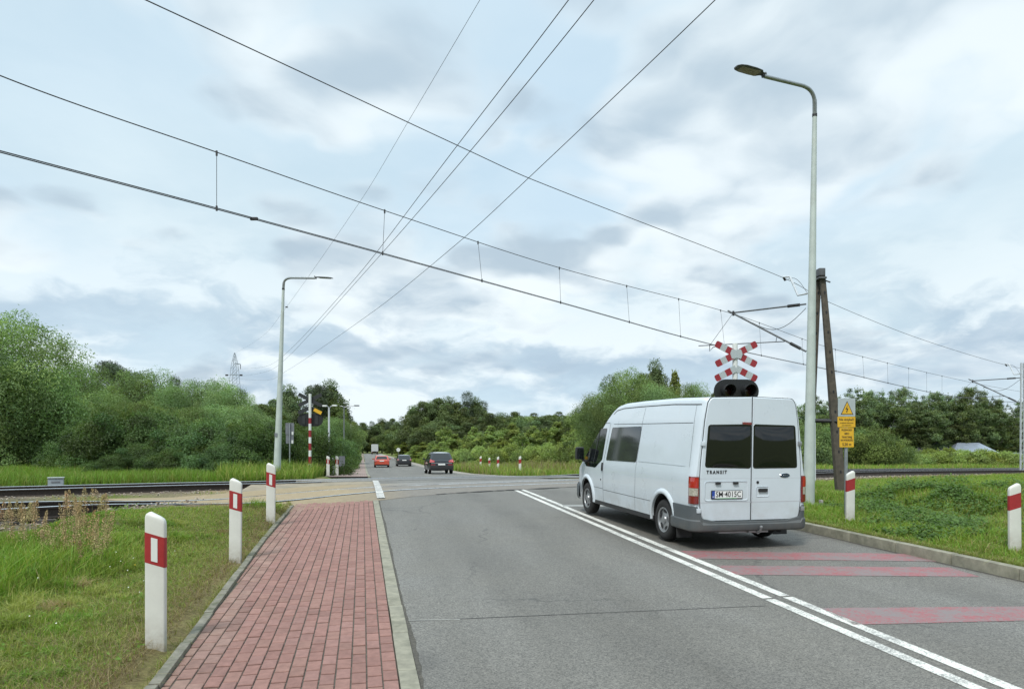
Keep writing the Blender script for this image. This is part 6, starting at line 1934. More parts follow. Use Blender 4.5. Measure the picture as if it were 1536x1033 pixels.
proto('bushA', 'bush', 14, 4, 6.5, 44000, .14, 60, 'dome', 0, .07, gap=.55, lobe_r=.24, stems=4, nb=6, aspect=.42, shoots=900)
proto('bushB', 'bush', 15, 4, 6.0, 42000, .14, 56, 'dome', 0, .07, gap=.6, lobe_r=.25, stems=4, nb=6, aspect=.42, shoots=1000)
proto('limeA', 'bush', 16, 3, 5, 20000, .15, 46, 'dome', 0, .05, lobe_r=.28, matn='lime', stems=4, nb=5, shoots=260, aspect=.5)
proto('wshrub', 'willow', 17, 4, 7, 24000, .19, 60, 'dome', 0, .06, lobe_r=.27, stems=4, nb=5, aspect=.34, shoots=400)
proto('shrub', 'lime', 18, 2, 5, 14000, .14, 46, 'dome', 0, .04, lobe_r=.24, matn='birch', stems=3, nb=4, shoots=300, aspect=.45)
tree_n = 0
def tree(key, px, Y, top_py, Wd=None, label=None, name=None, cat='tree', group=None, dz=0.0, seed=None):
    """a tree rooted at image column px / depth Y whose top reaches row top_py"""
    global tree_n
    tree_n += 1
    r_ = random.Random(seed if seed is not None else tree_n * 7 + 1)
    cm, tm_, H0, W0 = PROTO[key]
    b_ = OnG(px, Y, dz)
    H = max(.6, P(px, top_py, Y).z - b_.z)
    sz = H / H0
    sx = (Wd / W0) if Wd else sz
    root = thing(name or 'tree', label, cat, b_, r_.uniform(0, 6.28), group)
    root.scale = (sx, sx, sz)
    link('crown', cm, root); link('trunk', tm_, root)
    return root
# --- left side, behind the tracks
tree('willowA', 2, 46, 466, 10.8, 'big grey-green willow cut by the left edge of the photo', 'willow_tree')
tree('willowB', 44, 50, 560, 5.0, 'lower bulging willow right against the big willow at the left edge', 'willow_tree')
tree('willowB', 122, 70, 546, 7.5, 'rounded pale willow first to the right of the big left-edge willow', 'willow_tree')
tree('darkB', 72, 72, 560, 6, 'dark tree filling the gap between the two left willows', 'tree')
tree('darkB', 86, 56, 604, 4.2, 'very dark low tree in the shade between the big left willow and the thicket', 'tree')  # dark-leaved tree added to stand in for the shade under the willows
tree('darkA', 100, 60, 620, 3.6, 'dark understorey tree beside the very dark low tree on the left', 'tree')
tree('pine', 166, 74, 541, 6.5, 'dark pine poking above the willows on the left', 'pine_tree')
tree('willowA', 148, 62, 585, 7.5, 'grey-green willow in front of the dark left pine', 'willow_tree')
tree('willowB', 216, 70, 556, 7.8, 'round-topped willow right of the dark left pine', 'willow_tree')
tree('willowA', 208, 58, 600, 6.5, 'lower willow standing before the round-topped willow', 'willow_tree')
tree('spruce', 263, 84, 566, 4.0, 'small dark spruce tip between the left willows', 'spruce_tree')
tree('willowB', 258, 64, 580, 6.0, 'willow below the small spruce tip', 'willow_tree')
tree('willowB', 312, 66, 570, 6.5, 'yellow-green willow left of the distant pylon', 'willow_tree')
tree('willowA', 344, 60, 576, 6.2, 'yellow-green willow hiding the foot of the distant pylon', 'willow_tree')
tree('willowB', 292, 52, 612, 6.5, 'bright willow in the middle of the left thicket', 'willow_tree')
tree('willowB', 352, 54, 610, 6.5, 'bright willow behind the bushes left of the slim lamp', 'willow_tree')
tree('broadA', 388, 72, 606, 6.5, 'small tree just left of the slim street lamp', 'tree')
gB = 'dense bushes behind the tracks on the left'
for k, (key, px, Y, tp, wd, lb_) in enumerate((
  ('bushA', 136, 40, 642, 4.2, 'leftmost dense bush behind the tracks, by the grassy gap'), ('bushB', 172, 39, 613, 5.6, 'tall bush with upright shoots above the small grey cabinet'),
  ('bushA', 225, 40, 618, 5.6, 'second tall bush to the right of the small grey cabinet'), ('bushB', 275, 37, 640, 5.4, 'dark bush in the middle of the left thicket'),
  ('bushA', 318, 36, 630, 5.4, 'dark leafy bush left of the slim street lamp'), ('bushB', 362, 35, 632, 5.0, 'leafy bush directly left of the slim street lamp'),
  ('bushA', 402, 37, 634, 5.0, 'leafy bush right behind the slim street lamp'), ('bushB', 443, 40, 638, 5.0, 'leafy bush behind the two grey sign plates'),
  ('bushA', 172, 34, 684, 2.6, 'low bush at the foot of the left thicket'), ('bushA', 338, 33, 668, 3.4, 'low bush before the slim street lamp'), ('bushA', 478, 47, 640, 4.6, 'bush behind the striped crossing sign post'),
  ('bushB', 210, 35, 668, 3.4, 'low bush at the foot of the tall left bushes'), ('bushB', 262, 33.5, 674, 3.2, 'low dark bush in front of the middle of the thicket'))):
    tree(key, px, Y, tp, wd, lb_, 'bush', 'bush', gB)
# --- beyond the slim lamp
tree('darkA', 433, 92, 583, 6.5, 'dark conical tree right of the slim street lamp', 'tree')
tree('darkB', 412, 84, 600, 7.0, 'dark tree directly behind the slim street lamp', 'tree')
tree('pine', 474, 96, 576, 6.2, 'dark pine behind the left crossing sign', 'pine_tree')
tree('darkA', 496, 100, 576, 7.0, 'tall dark tree right of the left crossing sign', 'tree')
tree('darkB', 452, 80, 618, 6.5, 'dark tree filling behind the grey sign plates', 'tree')
tree('broadB', 499, 96, 597, 5.0, 'tree behind the long-armed far lamp', 'tree')
tree('willowB', 500, 76, 628, 6.0, 'grey-green tree low behind the far lamps', 'willow_tree')
tree('broadB', 513, 122, 612, 5.0, 'tree beside the lone concrete pole', 'tree')
tree('broadA', 524, 150, 632, 5.5, 'tree over the far footway end', 'tree')
tree('birchA', 509, 105, 636, 3.6, 'young light tree right beside the far footway', 'tree')
for k, (px, Y, tp, wd) in enumerate(((492, 48, 664, 2.2), (503, 52, 660, 2.2), (513, 60, 662, 2.2), (521, 70, 665, 2.2), (484, 44, 672, 2.0), (528, 84, 667, 2.2))):
    tree('limeA', px, Y, tp, wd, ['bright green bush behind the three far posts', 'bright green bush behind the small grey board', 'bright green bush along the far footway, middle of the row', 'bright green bush at the far end of the row by the footway', 'low bright green bush just behind the right-hand far post', 'low bright bush at the edge of the far footway'][k], 'bush', 'bush', 'bright green bushes along the far footway')
# --- forest at the end of the road
gF = 'distant forest trees closing the end of the road'
xs_ = [(528, 634), (536, 640), (544, 634), (551, 645), (558, 632), (566, 636), (573, 630), (581, 634), (589, 628), (597, 634), (606, 630), (615, 634), (624, 632)]
for k, (px, tp) in enumerate(xs_):
    tree(('darkA', 'spruce', 'darkB')[k % 3], px, 330 + (k*37) % 60, tp, 15 if k % 3 != 1 else 9, ORD[k].capitalize() + ' tree from the left in the distant forest at the road end', 'forest_tree', 'tree', gF)
for k, (px, Y, tp, wd, key) in enumerate(((528, 195, 648, 7, 'broadA'), (588, 245, 642, 10, 'broadB'), (600, 205, 648, 9, 'broadA'), (612, 172, 645, 9, 'broadB'), (534, 290, 648, 9, 'darkB'), (557, 335, 650, 13, 'darkB'))):
    tree(key, px, Y, tp, wd, ['leafy tree beside the far end of the footway', 'yellowish tree right of the distant lorry', 'leafy tree above the tiny round sign', 'leafy tree left of the tall dark forest block', 'dark tree behind the road end left of the lorry', 'dark tree directly behind the distant lorry'][k], 'tree')
gK = 'tall dark trees right of the road end'
for k, (px, Y, tp, wd, key) in enumerate(((622, 150, 612, 9, 'darkA'), (634, 142, 603, 10, 'darkB'), (646, 150, 606, 9, 'darkA'), (658, 140, 598, 10, 'darkB'), (672, 148, 600, 10, 'darkA'), (686, 142, 604, 9, 'darkB'), (701, 146, 588, 7.5, 'spruce'), (713, 148, 600, 8, 'darkA'), (724, 152, 602, 7, 'spruce'), (734, 142, 620, 9, 'darkB'), (666, 128, 632, 9, 'darkB'), (642, 126, 640, 9, 'darkA'), (700, 126, 634, 9, 'darkB'))):
    tree(key, px, Y, tp, wd, ORD[k].capitalize() + ' of the tall dark trees above the silver-roofed car' if k < 10 else ['Lower dark tree in front of the tall dark block, middle', 'Lower dark tree at the left front of the tall dark block', 'Lower dark tree at the right front of the tall dark block'][k-10], 'forest_tree', 'tree', gK)
gM = 'forest line between the dark block and the white van'
for k, px in enumerate(range(738, 905, 10)):
    tree(('broadA', 'darkA', 'broadB', 'darkB')[k % 4], px + (k*13) % 5, 175 + (k*29) % 50, (626, 622, 628, 618, 624, 627, 620)[k % 7] + (0 if px < 860 else -4), 13 if k % 2 else 11, ORD[k].capitalize() + ' tree from the left in the far forest line left of the van', 'forest_tree', 'tree', gM)
gY = 'young light green trees beyond the railway'
ypx = [(606, 140, 664, 4), (622, 122, 668, 4), (634, 112, 664, 4.2), (648, 100, 662, 3.6), (662, 92, 664, 3.4), (670, 104, 640, 4.5), (682, 84, 652, 3.8), (697, 80, 656, 3.8), (712, 96, 642, 4.2), (722, 78, 650, 3.6), (738, 88, 640, 4.2), (752, 76, 656, 3.6), (768, 92, 636, 4.4), (783, 80, 650, 3.8), (800, 94, 640, 4.6), (818, 82, 642, 4.2), (836, 92, 634, 4.8), (852, 78, 648, 4.2), (868, 84, 632, 4.6), (884, 74, 640, 4.4)]
for k, (px, Y, tp, wd) in enumerate(ypx):
    tree(('birchA', 'birchB')[k % 2], px, Y, tp, wd, ORD[k].capitalize() + ' young light green tree from the left beyond the railway', 'young_tree', 'tree', gY)
gS = 'low shrubs in the meadow beyond the railway'
for k, (px, Y, tp, wd) in enumerate(((624, 128, 680, 4.0), (650, 92, 678, 3.6), (672, 80, 677, 3.6), (694, 72, 676, 4.0), (716, 70, 672, 4.5), (742, 68, 674, 4.5), (768, 70, 670, 4.5), (794, 68, 672, 4.5), (820, 68, 668, 4.8), (846, 66, 668, 4.8), (872, 64, 664, 4.8), (896, 62, 660, 4.8))):
    tree('shrub', px, Y, tp, wd, ORD[k].capitalize() + ' low shrub from the left in the meadow beyond the railway', 'shrub', 'shrub', gS)
# --- trees behind the van
for k, (key, px, Y, tp, wd, lb_) in enumerate((
  ('willowA', 938, 62, 553, 7.0, 'tall willow rising above the middle of the van roof'), ('willowB', 908, 60, 590, 5.5, 'lower willow at the front of the van roof'),
  ('broadB', 966, 68, 562, 5.5, 'rounded tree right of the tall willow above the van'), ('darkA', 983, 70, 548, 4.6, 'narrow dark tree tip above the van roof'),
  ('birchA', 1012, 66, 560, 3.0, 'thin isolated sapling above the van roof'), ('willowB', 1040, 64, 576, 4.6, 'pale willow left of the crossing sign above the van'),
  ('broadA', 885, 90, 615, 7, 'tree beside the front of the van'), ('willowB', 990, 60, 580, 5.5, 'willow behind the middle of the van roof'),
  ('broadA', 880, 66, 655, 5, 'bush-like tree beside the wing mirror of the van'), ('broadB', 1075, 75, 590, 6, 'tree hidden behind the black warning lamps'))):
    tree(key, px, Y, tp, wd, lb_, 'tree')
# --- aspen belt on the right
gA = 'tall aspens in the belt beyond the right-hand tracks'
ap = [(1150, 100, 600), (1180, 104, 596), (1200, 96, 600), (1226, 104, 597), (1238, 98, 590), (1252, 108, 594), (1266, 100, 584), (1279, 106, 588), (1291, 98, 583), (1304, 108, 587), (1316, 100, 586), (1329, 106, 582), (1341, 98, 588), (1354, 108, 584), (1366, 100, 594), (1379, 106, 590), (1392, 99, 590), (1404, 108, 592), (1417, 100, 583), (1429, 107, 592), (1441, 99, 580), (1454, 108, 586), (1467, 102, 584), (1479, 108, 587), (1490, 103, 590), (1502, 110, 594), (1514, 106, 606), (1527, 114, 604), (1542, 108, 612)]
for k, (px, Y, tp) in enumerate(ap):
    tree(('aspenA', 'aspenB', 'aspenA', 'aspenC')[k % 4] if px < 1495 else 'aspenC', px, Y, tp + (((k*5) % 7) - 3)*1.6 + (0 if k % 2 else 14), (4.0 if k % 2 else 4.8) + (k*7 % 5)*.25, ORD[k].capitalize() + ' tall aspen from the left in the belt right of the lamp post', 'aspen_tree', 'tree', gA)
gU = 'dark undergrowth trees at the foot of the aspens'
for k in range(18):
    px = 1170 + k * 23
    tree(('darkB', 'darkA', 'broadA')[k % 3], px, 112 + (k*5) % 9, (664, 652, 658)[k % 3], 6.5, ORD[k].capitalize() + ' dark understorey tree from the left below the aspens', 'tree', 'tree', gU)
for k, (key, px, Y, tp, wd, lb_) in enumerate((
  ('wshrub', 1310, 66, 642, 7.0, 'large round willow bush right of the yellow warning signs'), ('wshrub', 1262, 68, 648, 6.0, 'willow bush behind the yellow warning signs'),
  ('wshrub', 1232, 66, 640, 4.5, 'willow bush between the lamp post and the slanted pole'), ('wshrub', 1352, 70, 668, 3.6, 'small willow bush right of the large round bush'),
  ('wshrub', 1195, 66, 636, 6.0, 'willow bush hidden behind the rear of the van'),
  ('broadA', 1232, 84, 622, 5, 'leafy tree between the lamp post and the slanted pole'))):
    tree(key, px, Y, tp, wd, lb_, 'bush', 'bush')
gL = 'low yellow-green shrubs along the right-hand tracks'
for k, px in enumerate(range(1378, 1540, 16)):
    tree('shrub', px, 74 + (k*3) % 6, (682, 676, 679, 674, 677)[k % 5] + (0 if px < 1500 else 5), 5.4, ORD[k].capitalize() + ' low yellow-green shrub from the left beside the right-hand tracks', 'shrub', 'shrub', gL)

# --- trees behind the viewer, mirrored in the rear windows of the van
for k, (x_, y_, h_, key) in enumerate(((-3, -16, 8.5, 'broadA'), (1.5, -19, 9.5, 'broadB'), (5.5, -17, 7.5, 'broadA'), (9, -22, 11, 'darkA'), (12.5, -19, 10, 'darkB'), (16, -24, 11, 'broadB'), (-8, -22, 10, 'darkB'))):
    cm, tm_, H0, W0 = PROTO[key]; tree_n += 1
    root = thing('tree', ORD[k].capitalize() + ' tree standing behind the viewer, seen only as a reflection in the van windows', 'tree', (x_, y_, T1(x_, y_)), k*1.3, 'trees behind the viewer')
    root.scale = (h_/H0*.8,)*2 + (h_/H0,); link('crown', cm, root); link('trunk', tm_, root)

# ---- far wood that reads as one mass along the skyline
r_ = np.random.default_rng(5)
vs = []; fs = []; ts = []; o_ = 0
for (xa, xb, Ya, Yb, n_, hh_) in ((-700, -95, 260, 420, 150, 10), (40, 900, 300, 560, 220, 13)):
    for q in range(n_):
        x = r_.uniform(xa, xb); y = r_.uniform(Ya, Yb)
        if abs(x / y) > 1.1: continue
        h = hh_ * r_.uniform(.7, 1.1); rr_ = h * .42; z0_ = T1(x, y)
        m = 520
        d = unit(r_.normal(size=(m, 3))); c = np.array([x, y, z0_ + h * .58]) + d * np.array([rr_, rr_, h * .45]) * r_.uniform(.55, 1.05, (m, 1)) * (1 + .25 * np.sin(d[:, :1] * 7 + q))
        v, f, t_ = leaf_cards(c, unit(d + r_.normal(0, .5, (m, 3))), r_.uniform(.8, 1.7, m), .7, np.ones((m, 3)) * r_.uniform(.7, 1.2) * r_.uniform(.8, 1.2, (m, 1)), r_)
        vs.append(v); fs.append(f + o_); ts.append(t_); o_ += len(v)
tag(link('distant_wood', npmesh('distant_wood', np.concatenate(vs), np.concatenate(fs), lf['dark'], np.concatenate(ts), sm=None)), 'far-off dark wood along the skyline behind everything', 'wood', kind='stuff')

# ================================================================== grass and herbs
m_grass = bpy.data.materials.new('grass_blades'); m_grass.use_nodes = True
t = NT(m_grass.node_tree); b = m_grass.node_tree.nodes['Principled BSDF']
at = t.n('ShaderNodeAttribute', attribute_name='tone').outputs['Color']
t.put(b.inputs['Base Color'], at); b.inputs['Roughness'].default_value = .55; b.inputs['Specular IOR Level'].default_value = .3
tr2 = t.n('ShaderNodeBsdfTranslucent'); t.put(tr2.inputs[0], t.mix(1.0, at, (1.2, 1.3, .6, 1), 'MULTIPLY'))
mx = t.n('ShaderNodeMixShader', {0: .35, 1: b.outputs[0], 2: tr2.outputs[0]})
m_grass.node_tree.links.new(mx.outputs[0], m_grass.node_tree.nodes['Material Output'].inputs[0])
def blades(xy, h, wd, col, lean_=.35, curve=.5, dz=-.01):
    """curved two-segment blades; xy (N,2), h (N,), wd (N,), col (N,3)"""
    n = len(xy); z = terrain(xy[:, 0], xy[:, 1]) + dz
    p = np.stack([xy[:, 0], xy[:, 1], z], 1)
    a = rg.uniform(0, 2*math.pi, n); side = np.stack([np.cos(a), np.sin(a), np.zeros(n)], 1)
    b_ = rg.uniform(0, 2*math.pi, n); l_ = np.abs(rg.normal(0, lean_, n))
    ld = np.stack([np.cos(b_), np.sin(b_), np.zeros(n)], 1) * l_[:, None]
    up = np.array([0, 0, 1.0])
    mid = p + (up * .55 + ld * .35) * h[:, None]
    tip = p + (up * (.98 - .25*l_[:, None]*curve) + ld * (.9 + curve)) * h[:, None]
    s = side * wd[:, None] * .5
    v = np.stack([p - s, p + s, mid + s*.75, mid - s*.75, tip], 1).reshape(-1, 3)
    i = np.arange(n)[:, None] * 5
    q = np.concatenate([i, i+1, i+2, i+3], 1); t3 = np.concatenate([i+3, i+2, i+4], 1)
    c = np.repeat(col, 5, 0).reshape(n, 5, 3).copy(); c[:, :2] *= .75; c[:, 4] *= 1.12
    return v, q, t3, c.reshape(-1, 3)
def add_blades(name, parts, label, cat='grass'):
    vs = []; qs = []; ts = []; cs = []; o_ = 0
    for v, q, t3, c in parts:
        vs.append(v); qs.append(q + o_); ts.append(t3 + o_); cs.append(c); o_ += len(v)
    o = link(name, npmesh(name, np.concatenate(vs), [np.concatenate(qs), np.concatenate(ts)], m_grass, np.concatenate(cs), sm=None))
    return tag(o, label, cat, kind='stuff')
def fbm2(x, y, s, seed=0):
    r = np.random.default_rng(seed); v = np.zeros(len(x)); a = 1
    for k in range(4):
        ph = r.uniform(0, 6.28, 4); d = r.uniform(0, 6.28, 2)
        v += a * (np.sin((x*math.cos(d[0]) + y*math.sin(d[0]))*s*2**k + ph[0]) * np.sin((x*math.cos(d[1]) + y*math.sin(d[1]))*s*2**k*1.1 + ph[1]))
        a *= .6
    return v / 1.6
def inview(x, y, m=.9): return (y > 2.0) & (np.abs(x) < y*.80 + m)
green = np.array([.180, .232, .042]); lush = np.array([.150, .268, .036]); pale = np.array([.25, .27, .075]); straw = np.array([.32, .25, .13]); brown = np.array([.17, .115, .065])
def pick(n, ws, cols):
    k = rg.choice(len(cols), n, p=np.array(ws)/sum(ws)); return np.array(cols)[k] * rg.uniform(.75, 1.25, (n, 1))
# near left verge ---------------------------------------------------------
def sample(n, s0, s1, n0, n1, power=1.0):
    s = s0 + (s1 - s0) * rg.uniform(0, 1, n)**power; nn = rg.uniform(n0, n1, n)
    return np.stack([U2[0]*s + N2[0]*nn, U2[1]*s + N2[1]*nn], 1), s, nn
parts = []
xy, s, nn = sample(330000, 3.5, 17.5, -12.5, -1.66, 1.35)
d1_, z1_ = tdist(xy[:, 0], xy[:, 1], TR1)
keep = (d1_ > 2.45) & inview(xy[:, 0], xy[:, 1]) & (side_sign(xy[:, 0], xy[:, 1], TR1) < 0) & ((s < 17.2))
xy, s, nn, d1_ = xy[keep], s[keep], nn[keep], d1_[keep]
edge_d = -1.64 - nn                        # distance from the edging
lf_ = fbm2(xy[:, 0], xy[:, 1], 1.3, 3)
dry = np.exp(-(edge_d/.22)**1.5) + .22*np.clip(lf_, 0, 1)*(edge_d < 1.4)
keep = rg.uniform(size=len(xy)) > np.clip(np.exp(-(edge_d/.14)**2)*.92, 0, 1)
xy, s, nn, d1_, edge_d, lf_, dry = [q[keep] for q in (xy, s, nn, d1_, edge_d, lf_, dry)]
tall = smooth(1.2, 2.6, edge_d + .45*lf_)
h = (.045 + .055*rg.uniform(size=len(xy))) * (1 - tall) + tall * rg.uniform(.2, .60, len(xy)) * (1 + .4*lf_)
h *= (1 - .5*np.clip(dry, 0, 1)); h = np.minimum(h, .08 + .42*smooth(2.8, 4.2, d1_) + .5*smooth(4.5, 6.5, d1_)); h = np.minimum(h, np.maximum(.05, (1.81 - .116*xy[:, 1] - terrain(xy[:, 0], xy[:, 1])) * rg.uniform(.7, 1.1, len(xy))))
c0 = pick(len(xy), (5, 3, 4, .5), (green*1.1, lush, pale*1.1, straw)); c1 = pick(len(xy), (3, 4, 3), (straw, pale, brown))
dd_ = np.clip(dry*.95, 0, 1)[:, None]; isd = rg.uniform(size=(len(xy), 1)) < dd_
c2 = pick(len(xy), (6, 3, .3), (lush, green, pale)) 
c0 = c0 * 1.12
col_ = np.where(isd, c1, np.where(rg.uniform(size=(len(xy), 1)) < tall[:, None]*.8, c2, c0)) * (1 + .12*lf_[:, None])
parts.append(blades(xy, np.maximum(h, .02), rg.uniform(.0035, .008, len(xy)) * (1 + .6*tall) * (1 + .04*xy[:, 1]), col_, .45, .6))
# dead clippings lying flat
xy2, s2, n2_ = sample(42000, 3.5, 16.5, -3.4, -1.68, 1.3)
kk = inview(xy2[:, 0], xy2[:, 1]) & (rg.uniform(size=len(xy2)) < np.exp(-(-1.68-n2_)/.8))
xy2 = xy2[kk]
parts.append(blades(xy2, rg.uniform(.04, .13, len(xy2)), rg.uniform(.002, .004, len(xy2)), pick(len(xy2), (5, 3), (straw, brown)), 2.6, .6, .004))
tc = np.stack([rg.uniform(-10, -2, 420), rg.uniform(4.5, 13.5, 420)], 1); tc = tc[(tc @ N2 < -2.1) & (tdist(tc[:, 0], tc[:, 1], TR1)[0] > 3.6) & inview(tc[:, 0], tc[:, 1])]
k_ = rg.integers(0, len(tc), 34000); xt = tc[k_] + rg.normal(0, .07, (34000, 2)); td = np.clip((-1.64 - xt @ N2 - .5) / 2.6, .18, 1)
hx = np.minimum(rg.uniform(.10, .50, len(xt)) * td, np.maximum(.06, (1.81 - .113*xt[:, 1] - terrain(xt[:, 0], xt[:, 1]))))
parts.append(blades(xt, hx, rg.uniform(.005, .011, len(xt)), np.repeat(pick(len(tc), (4, 4, 4, 1.2), (lush, green, pale*1.15, straw)), 1, 0)[k_] * rg.uniform(.8, 1.2, (len(xt), 1)), .55, .9))
# broad low leaves (plantain, clover) in the turf
n_ = 15000; xl, sl_, nl_ = sample(n_, 3.6, 15, -7, -1.75, 1.4); xl = xl[(fbm2(xl[:, 0], xl[:, 1], 2.0, 44) > .05) & inview(xl[:, 0], xl[:, 1])]; zl = terrain(xl[:, 0], xl[:, 1]) + rg.uniform(.01, .07, len(xl))
LV = leaf_cards(np.stack([xl[:, 0], xl[:, 1], zl], 1), unit(rg.normal(0, .4, (len(xl), 3)) + np.array([0, 0, 1.])), rg.uniform(.02, .055, len(xl)), .6, pick(len(xl), (3, 3), (lush*.8, green*.75)), rg)
parts.append((LV[0], LV[1], np.zeros((0, 3), int), LV[2]))
# tufts leaning over the edging and moss in the outer joints
ts_ = rg.uniform(1.5, 17.5, 90); ks_ = rg.integers(0, 90, 5200); s_ = ts_[ks_] + rg.normal(0, .09, 5200); n_k = np.array([float(pav_left(q)) for q in s_]) - .10 + rg.normal(0, .028, 5200)
xe = np.stack([U2[0]*s_ + N2[0]*n_k, U2[1]*s_ + N2[1]*n_k], 1)
parts.append(blades(xe, rg.uniform(.03, .11, 5200), rg.uniform(.003, .006, 5200), pick(5200, (4, 3, 3), (green, pale, straw)), .9, 1.0, .05))
# weeds by the slabs
xy3, s3, n3_ = sample(26000, 15.0, 18.6, -5.4, -1.7)
d_, _ = tdist(xy3[:, 0], xy3[:, 1], TR1); kk = (d_ > 2.75) & (rg.uniform(size=len(xy3)) < .8); xy3 = xy3[kk]
parts.append(blades(xy3, rg.uniform(.08, .30, len(xy3)) * (.6 + .5*np.abs(fbm2(xy3[:, 0], xy3[:, 1], 3, 9))), rg.uniform(.008, .016, len(xy3)), pick(len(xy3), (5, 3, 1), (lush, green, pale)), .5))
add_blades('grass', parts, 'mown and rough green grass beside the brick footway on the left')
# sorrel-like brown seed heads -------------------------------------------
m_seed = tonemat('seed_heads', .9, .1)
def seedheads(name, spots, label, hmin, hmax, cbase, nper=260, spread=.05, head=.55):
    vs = []; fs = []; ts = []; o_ = 0; st = []
    for x, y, hh_ in spots:
        z = T1(x, y); h = hh_; az = rg.uniform(0, 6.28); ln = rg.uniform(.02, .16)
        t_ = rg.uniform(0, 1, nper)
        dx_ = math.cos(az)*ln; dy_ = math.sin(az)*ln
        zz_ = h*(1 - head) + h*head*t_
        q = zz_/h
        rad = spread * (1 - t_)**.7 * rg.uniform(.2, 1.3, nper) + .006
        a = rg.uniform(0, 6.28, nper)
        c = np.stack([x + dx_*h*q**2 + rad*np.cos(a), y + dy_*h*q**2 + rad*np.sin(a), z + zz_], 1)
        tone = np.array(cbase) * rg.uniform(.7, 1.35, (nper, 1)) * (1 + rg.normal(0, .05, (1, 3)))
        v, f, tt_ = leaf_cards(c, unit(rg.normal(size=(nper, 3))), rg.uniform(.010, .022, nper), .6, tone, rg)
        vs.append(v); fs.append(f + o_); ts.append(tt_); o_ += len(v)
        # stem as a thin blade
        p = np.array([[x, y, z], [x + dx_*h*.25, y + dy_*h*.25, z + h*.5], [x + dx_*h, y + dy_*h, z + h]])
        w_ = .0025
        v = np.array([p[0]-[w_, 0, 0], p[0]+[w_, 0, 0], p[1]+[w_, 0, 0], p[1]-[w_, 0, 0], p[1]-[w_, 0, 0], p[1]+[w_, 0, 0], p[2]+[w_*.5, 0, 0], p[2]-[w_*.5, 0, 0]])
        vs.append(v); fs.append(np.array([[0, 1, 2, 3], [4, 5, 6, 7]]) + o_); ts.append(np.tile(np.array([.12, .12, .05]), (8, 1))); o_ += 8
    o = link(name, npmesh(name, np.concatenate(vs), np.concatenate(fs), m_seed, np.concatenate(ts), sm=None))
    return tag(o, label, 'dry plants', kind='stuff')
sp_ = []
for (cx0, top, n_) in ((18, 800, 4), (30, 790, 4), (44, 752, 7), (58, 765, 5), (78, 785, 3), (98, 750, 4), (108, 748, 5), (120, 745, 6), (132, 764, 5), (148, 768, 4), (160, 755, 5), (112, 800, 6), (90, 780, 3), (10, 820, 3), (150, 790, 3)):
    for j in range(n_):
        px_ = cx0 + rg.normal(0, 6); Y = rg.uniform(8.6, 11.0); q = OnG(px_, Y); zt_ = EYE + (HOR - (top + abs(rg.normal(0, 9)))) / FPX * Y
        sp_.append((q.x, q.y, min(1.25, max(.45, zt_ - q.z))))
seedheads('seed_stalks', sp_, 'rust-brown seed stalks standing in the tall grass at the left', .5, .9, (.38, .29, .155))
# tiny flowers
vs = []; fs = []; ts = []; o_ = 0
fl = []
for k in range(44):
    px_ = rg.uniform(0, 330); Y = rg.uniform(5.5, 12.5); q = OnG(px_, Y)
    if q.x*N2[0] + q.y*N2[1] > -2.2: continue
    fl.append((q.x, q.y, q.z + rg.uniform(.12, .38), (.80, .80, .75) if rg.uniform() < .6 else (.75, .50, .04)))
c = np.array([f_[:3] for f_ in fl]); tn = np.array([f_[3] for f_ in fl])
v, f, t_ = leaf_cards(np.repeat(c, 3, 0), unit(rg.normal(0, .3, (len(c)*3, 3)) + np.array([0, -.4, 1])), rg.uniform(.008, .017, len(c)*3), .9, np.repeat(tn, 3, 0), rg)
tag(link('wild_flowers', npmesh('wild_flowers', v, f, m_seed, t_, sm=None)), 'tiny white and yellow flowers scattered through the left grass', 'flowers', kind='stuff')
# right verge -------------------------------------------------------------
parts = []
xy, s, nn = sample(340000, 3.0, 27, NR + .17, 34, 1.2)
nn_p = rg.uniform(0, 1, len(xy))**1.5 * 26 + NR + .17
xy = np.stack([U2[0]*s + N2[0]*nn_p, U2[1]*s + N2[1]*nn_p], 1); nn = nn_p
xyb = np.stack([rg.uniform(6, 46, 130000), 12 + 40*rg.uniform(0, 1, 130000)**.8], 1)
xy = np.concatenate([xy, xyb]); s = xy @ U2; nn = xy @ N2
d1_, z1_ = tdist(xy[:, 0], xy[:, 1], TR1)
keep = (nn > NR + .17) & (d1_ > 3.1 + .5*rg.uniform(size=len(xy))) & inview(xy[:, 0], xy[:, 1], 3.5) & (side_sign(xy[:, 0], xy[:, 1], TR1) < 0)
xy, s, nn, d1_ = xy[keep], s[keep], nn[keep], d1_[keep]
lf_ = fbm2(xy[:, 0], xy[:, 1], .8, 12); l2_ = fbm2(xy[:, 0], xy[:, 1], 2.2, 13)
bare = (np.exp(-((xy[:, 0]-8.9)/1.3)**2 - ((xy[:, 1]-12.4)/.45)**2) + np.exp(-((xy[:, 0]-12.4)/.9)**2 - ((xy[:, 1]-17.8)/.5)**2)) * 1.1
keep = rg.uniform(size=len(xy)) > bare
xy, s, nn, d1_, lf_, l2_ = [q[keep] for q in (xy, s, nn, d1_, lf_, l2_)]
h = rg.uniform(.05, .13, len(xy)) * (1 + .5*lf_) * smooth(NR, NR + 1.0, nn) + .03
h = h * (1 + .5*smooth(15, 25, xy[:, 1]))
c0 = pick(len(xy), (6, 6, 2.4, .4), (green, lush, pale, straw)) * (1 + .15*l2_[:, None])
nearb = smooth(5.2, 3.2, d1_)[:, None]
isd = rg.uniform(size=(len(xy), 1)) < nearb*.55
col_ = np.where(isd, pick(len(xy), (3, 3), (straw, brown)), c0) * 1.08
parts.append(blades(xy, h, rg.uniform(.005, .011, len(xy)) * (1 + .055*xy[:, 1]), col_, .5, .6))
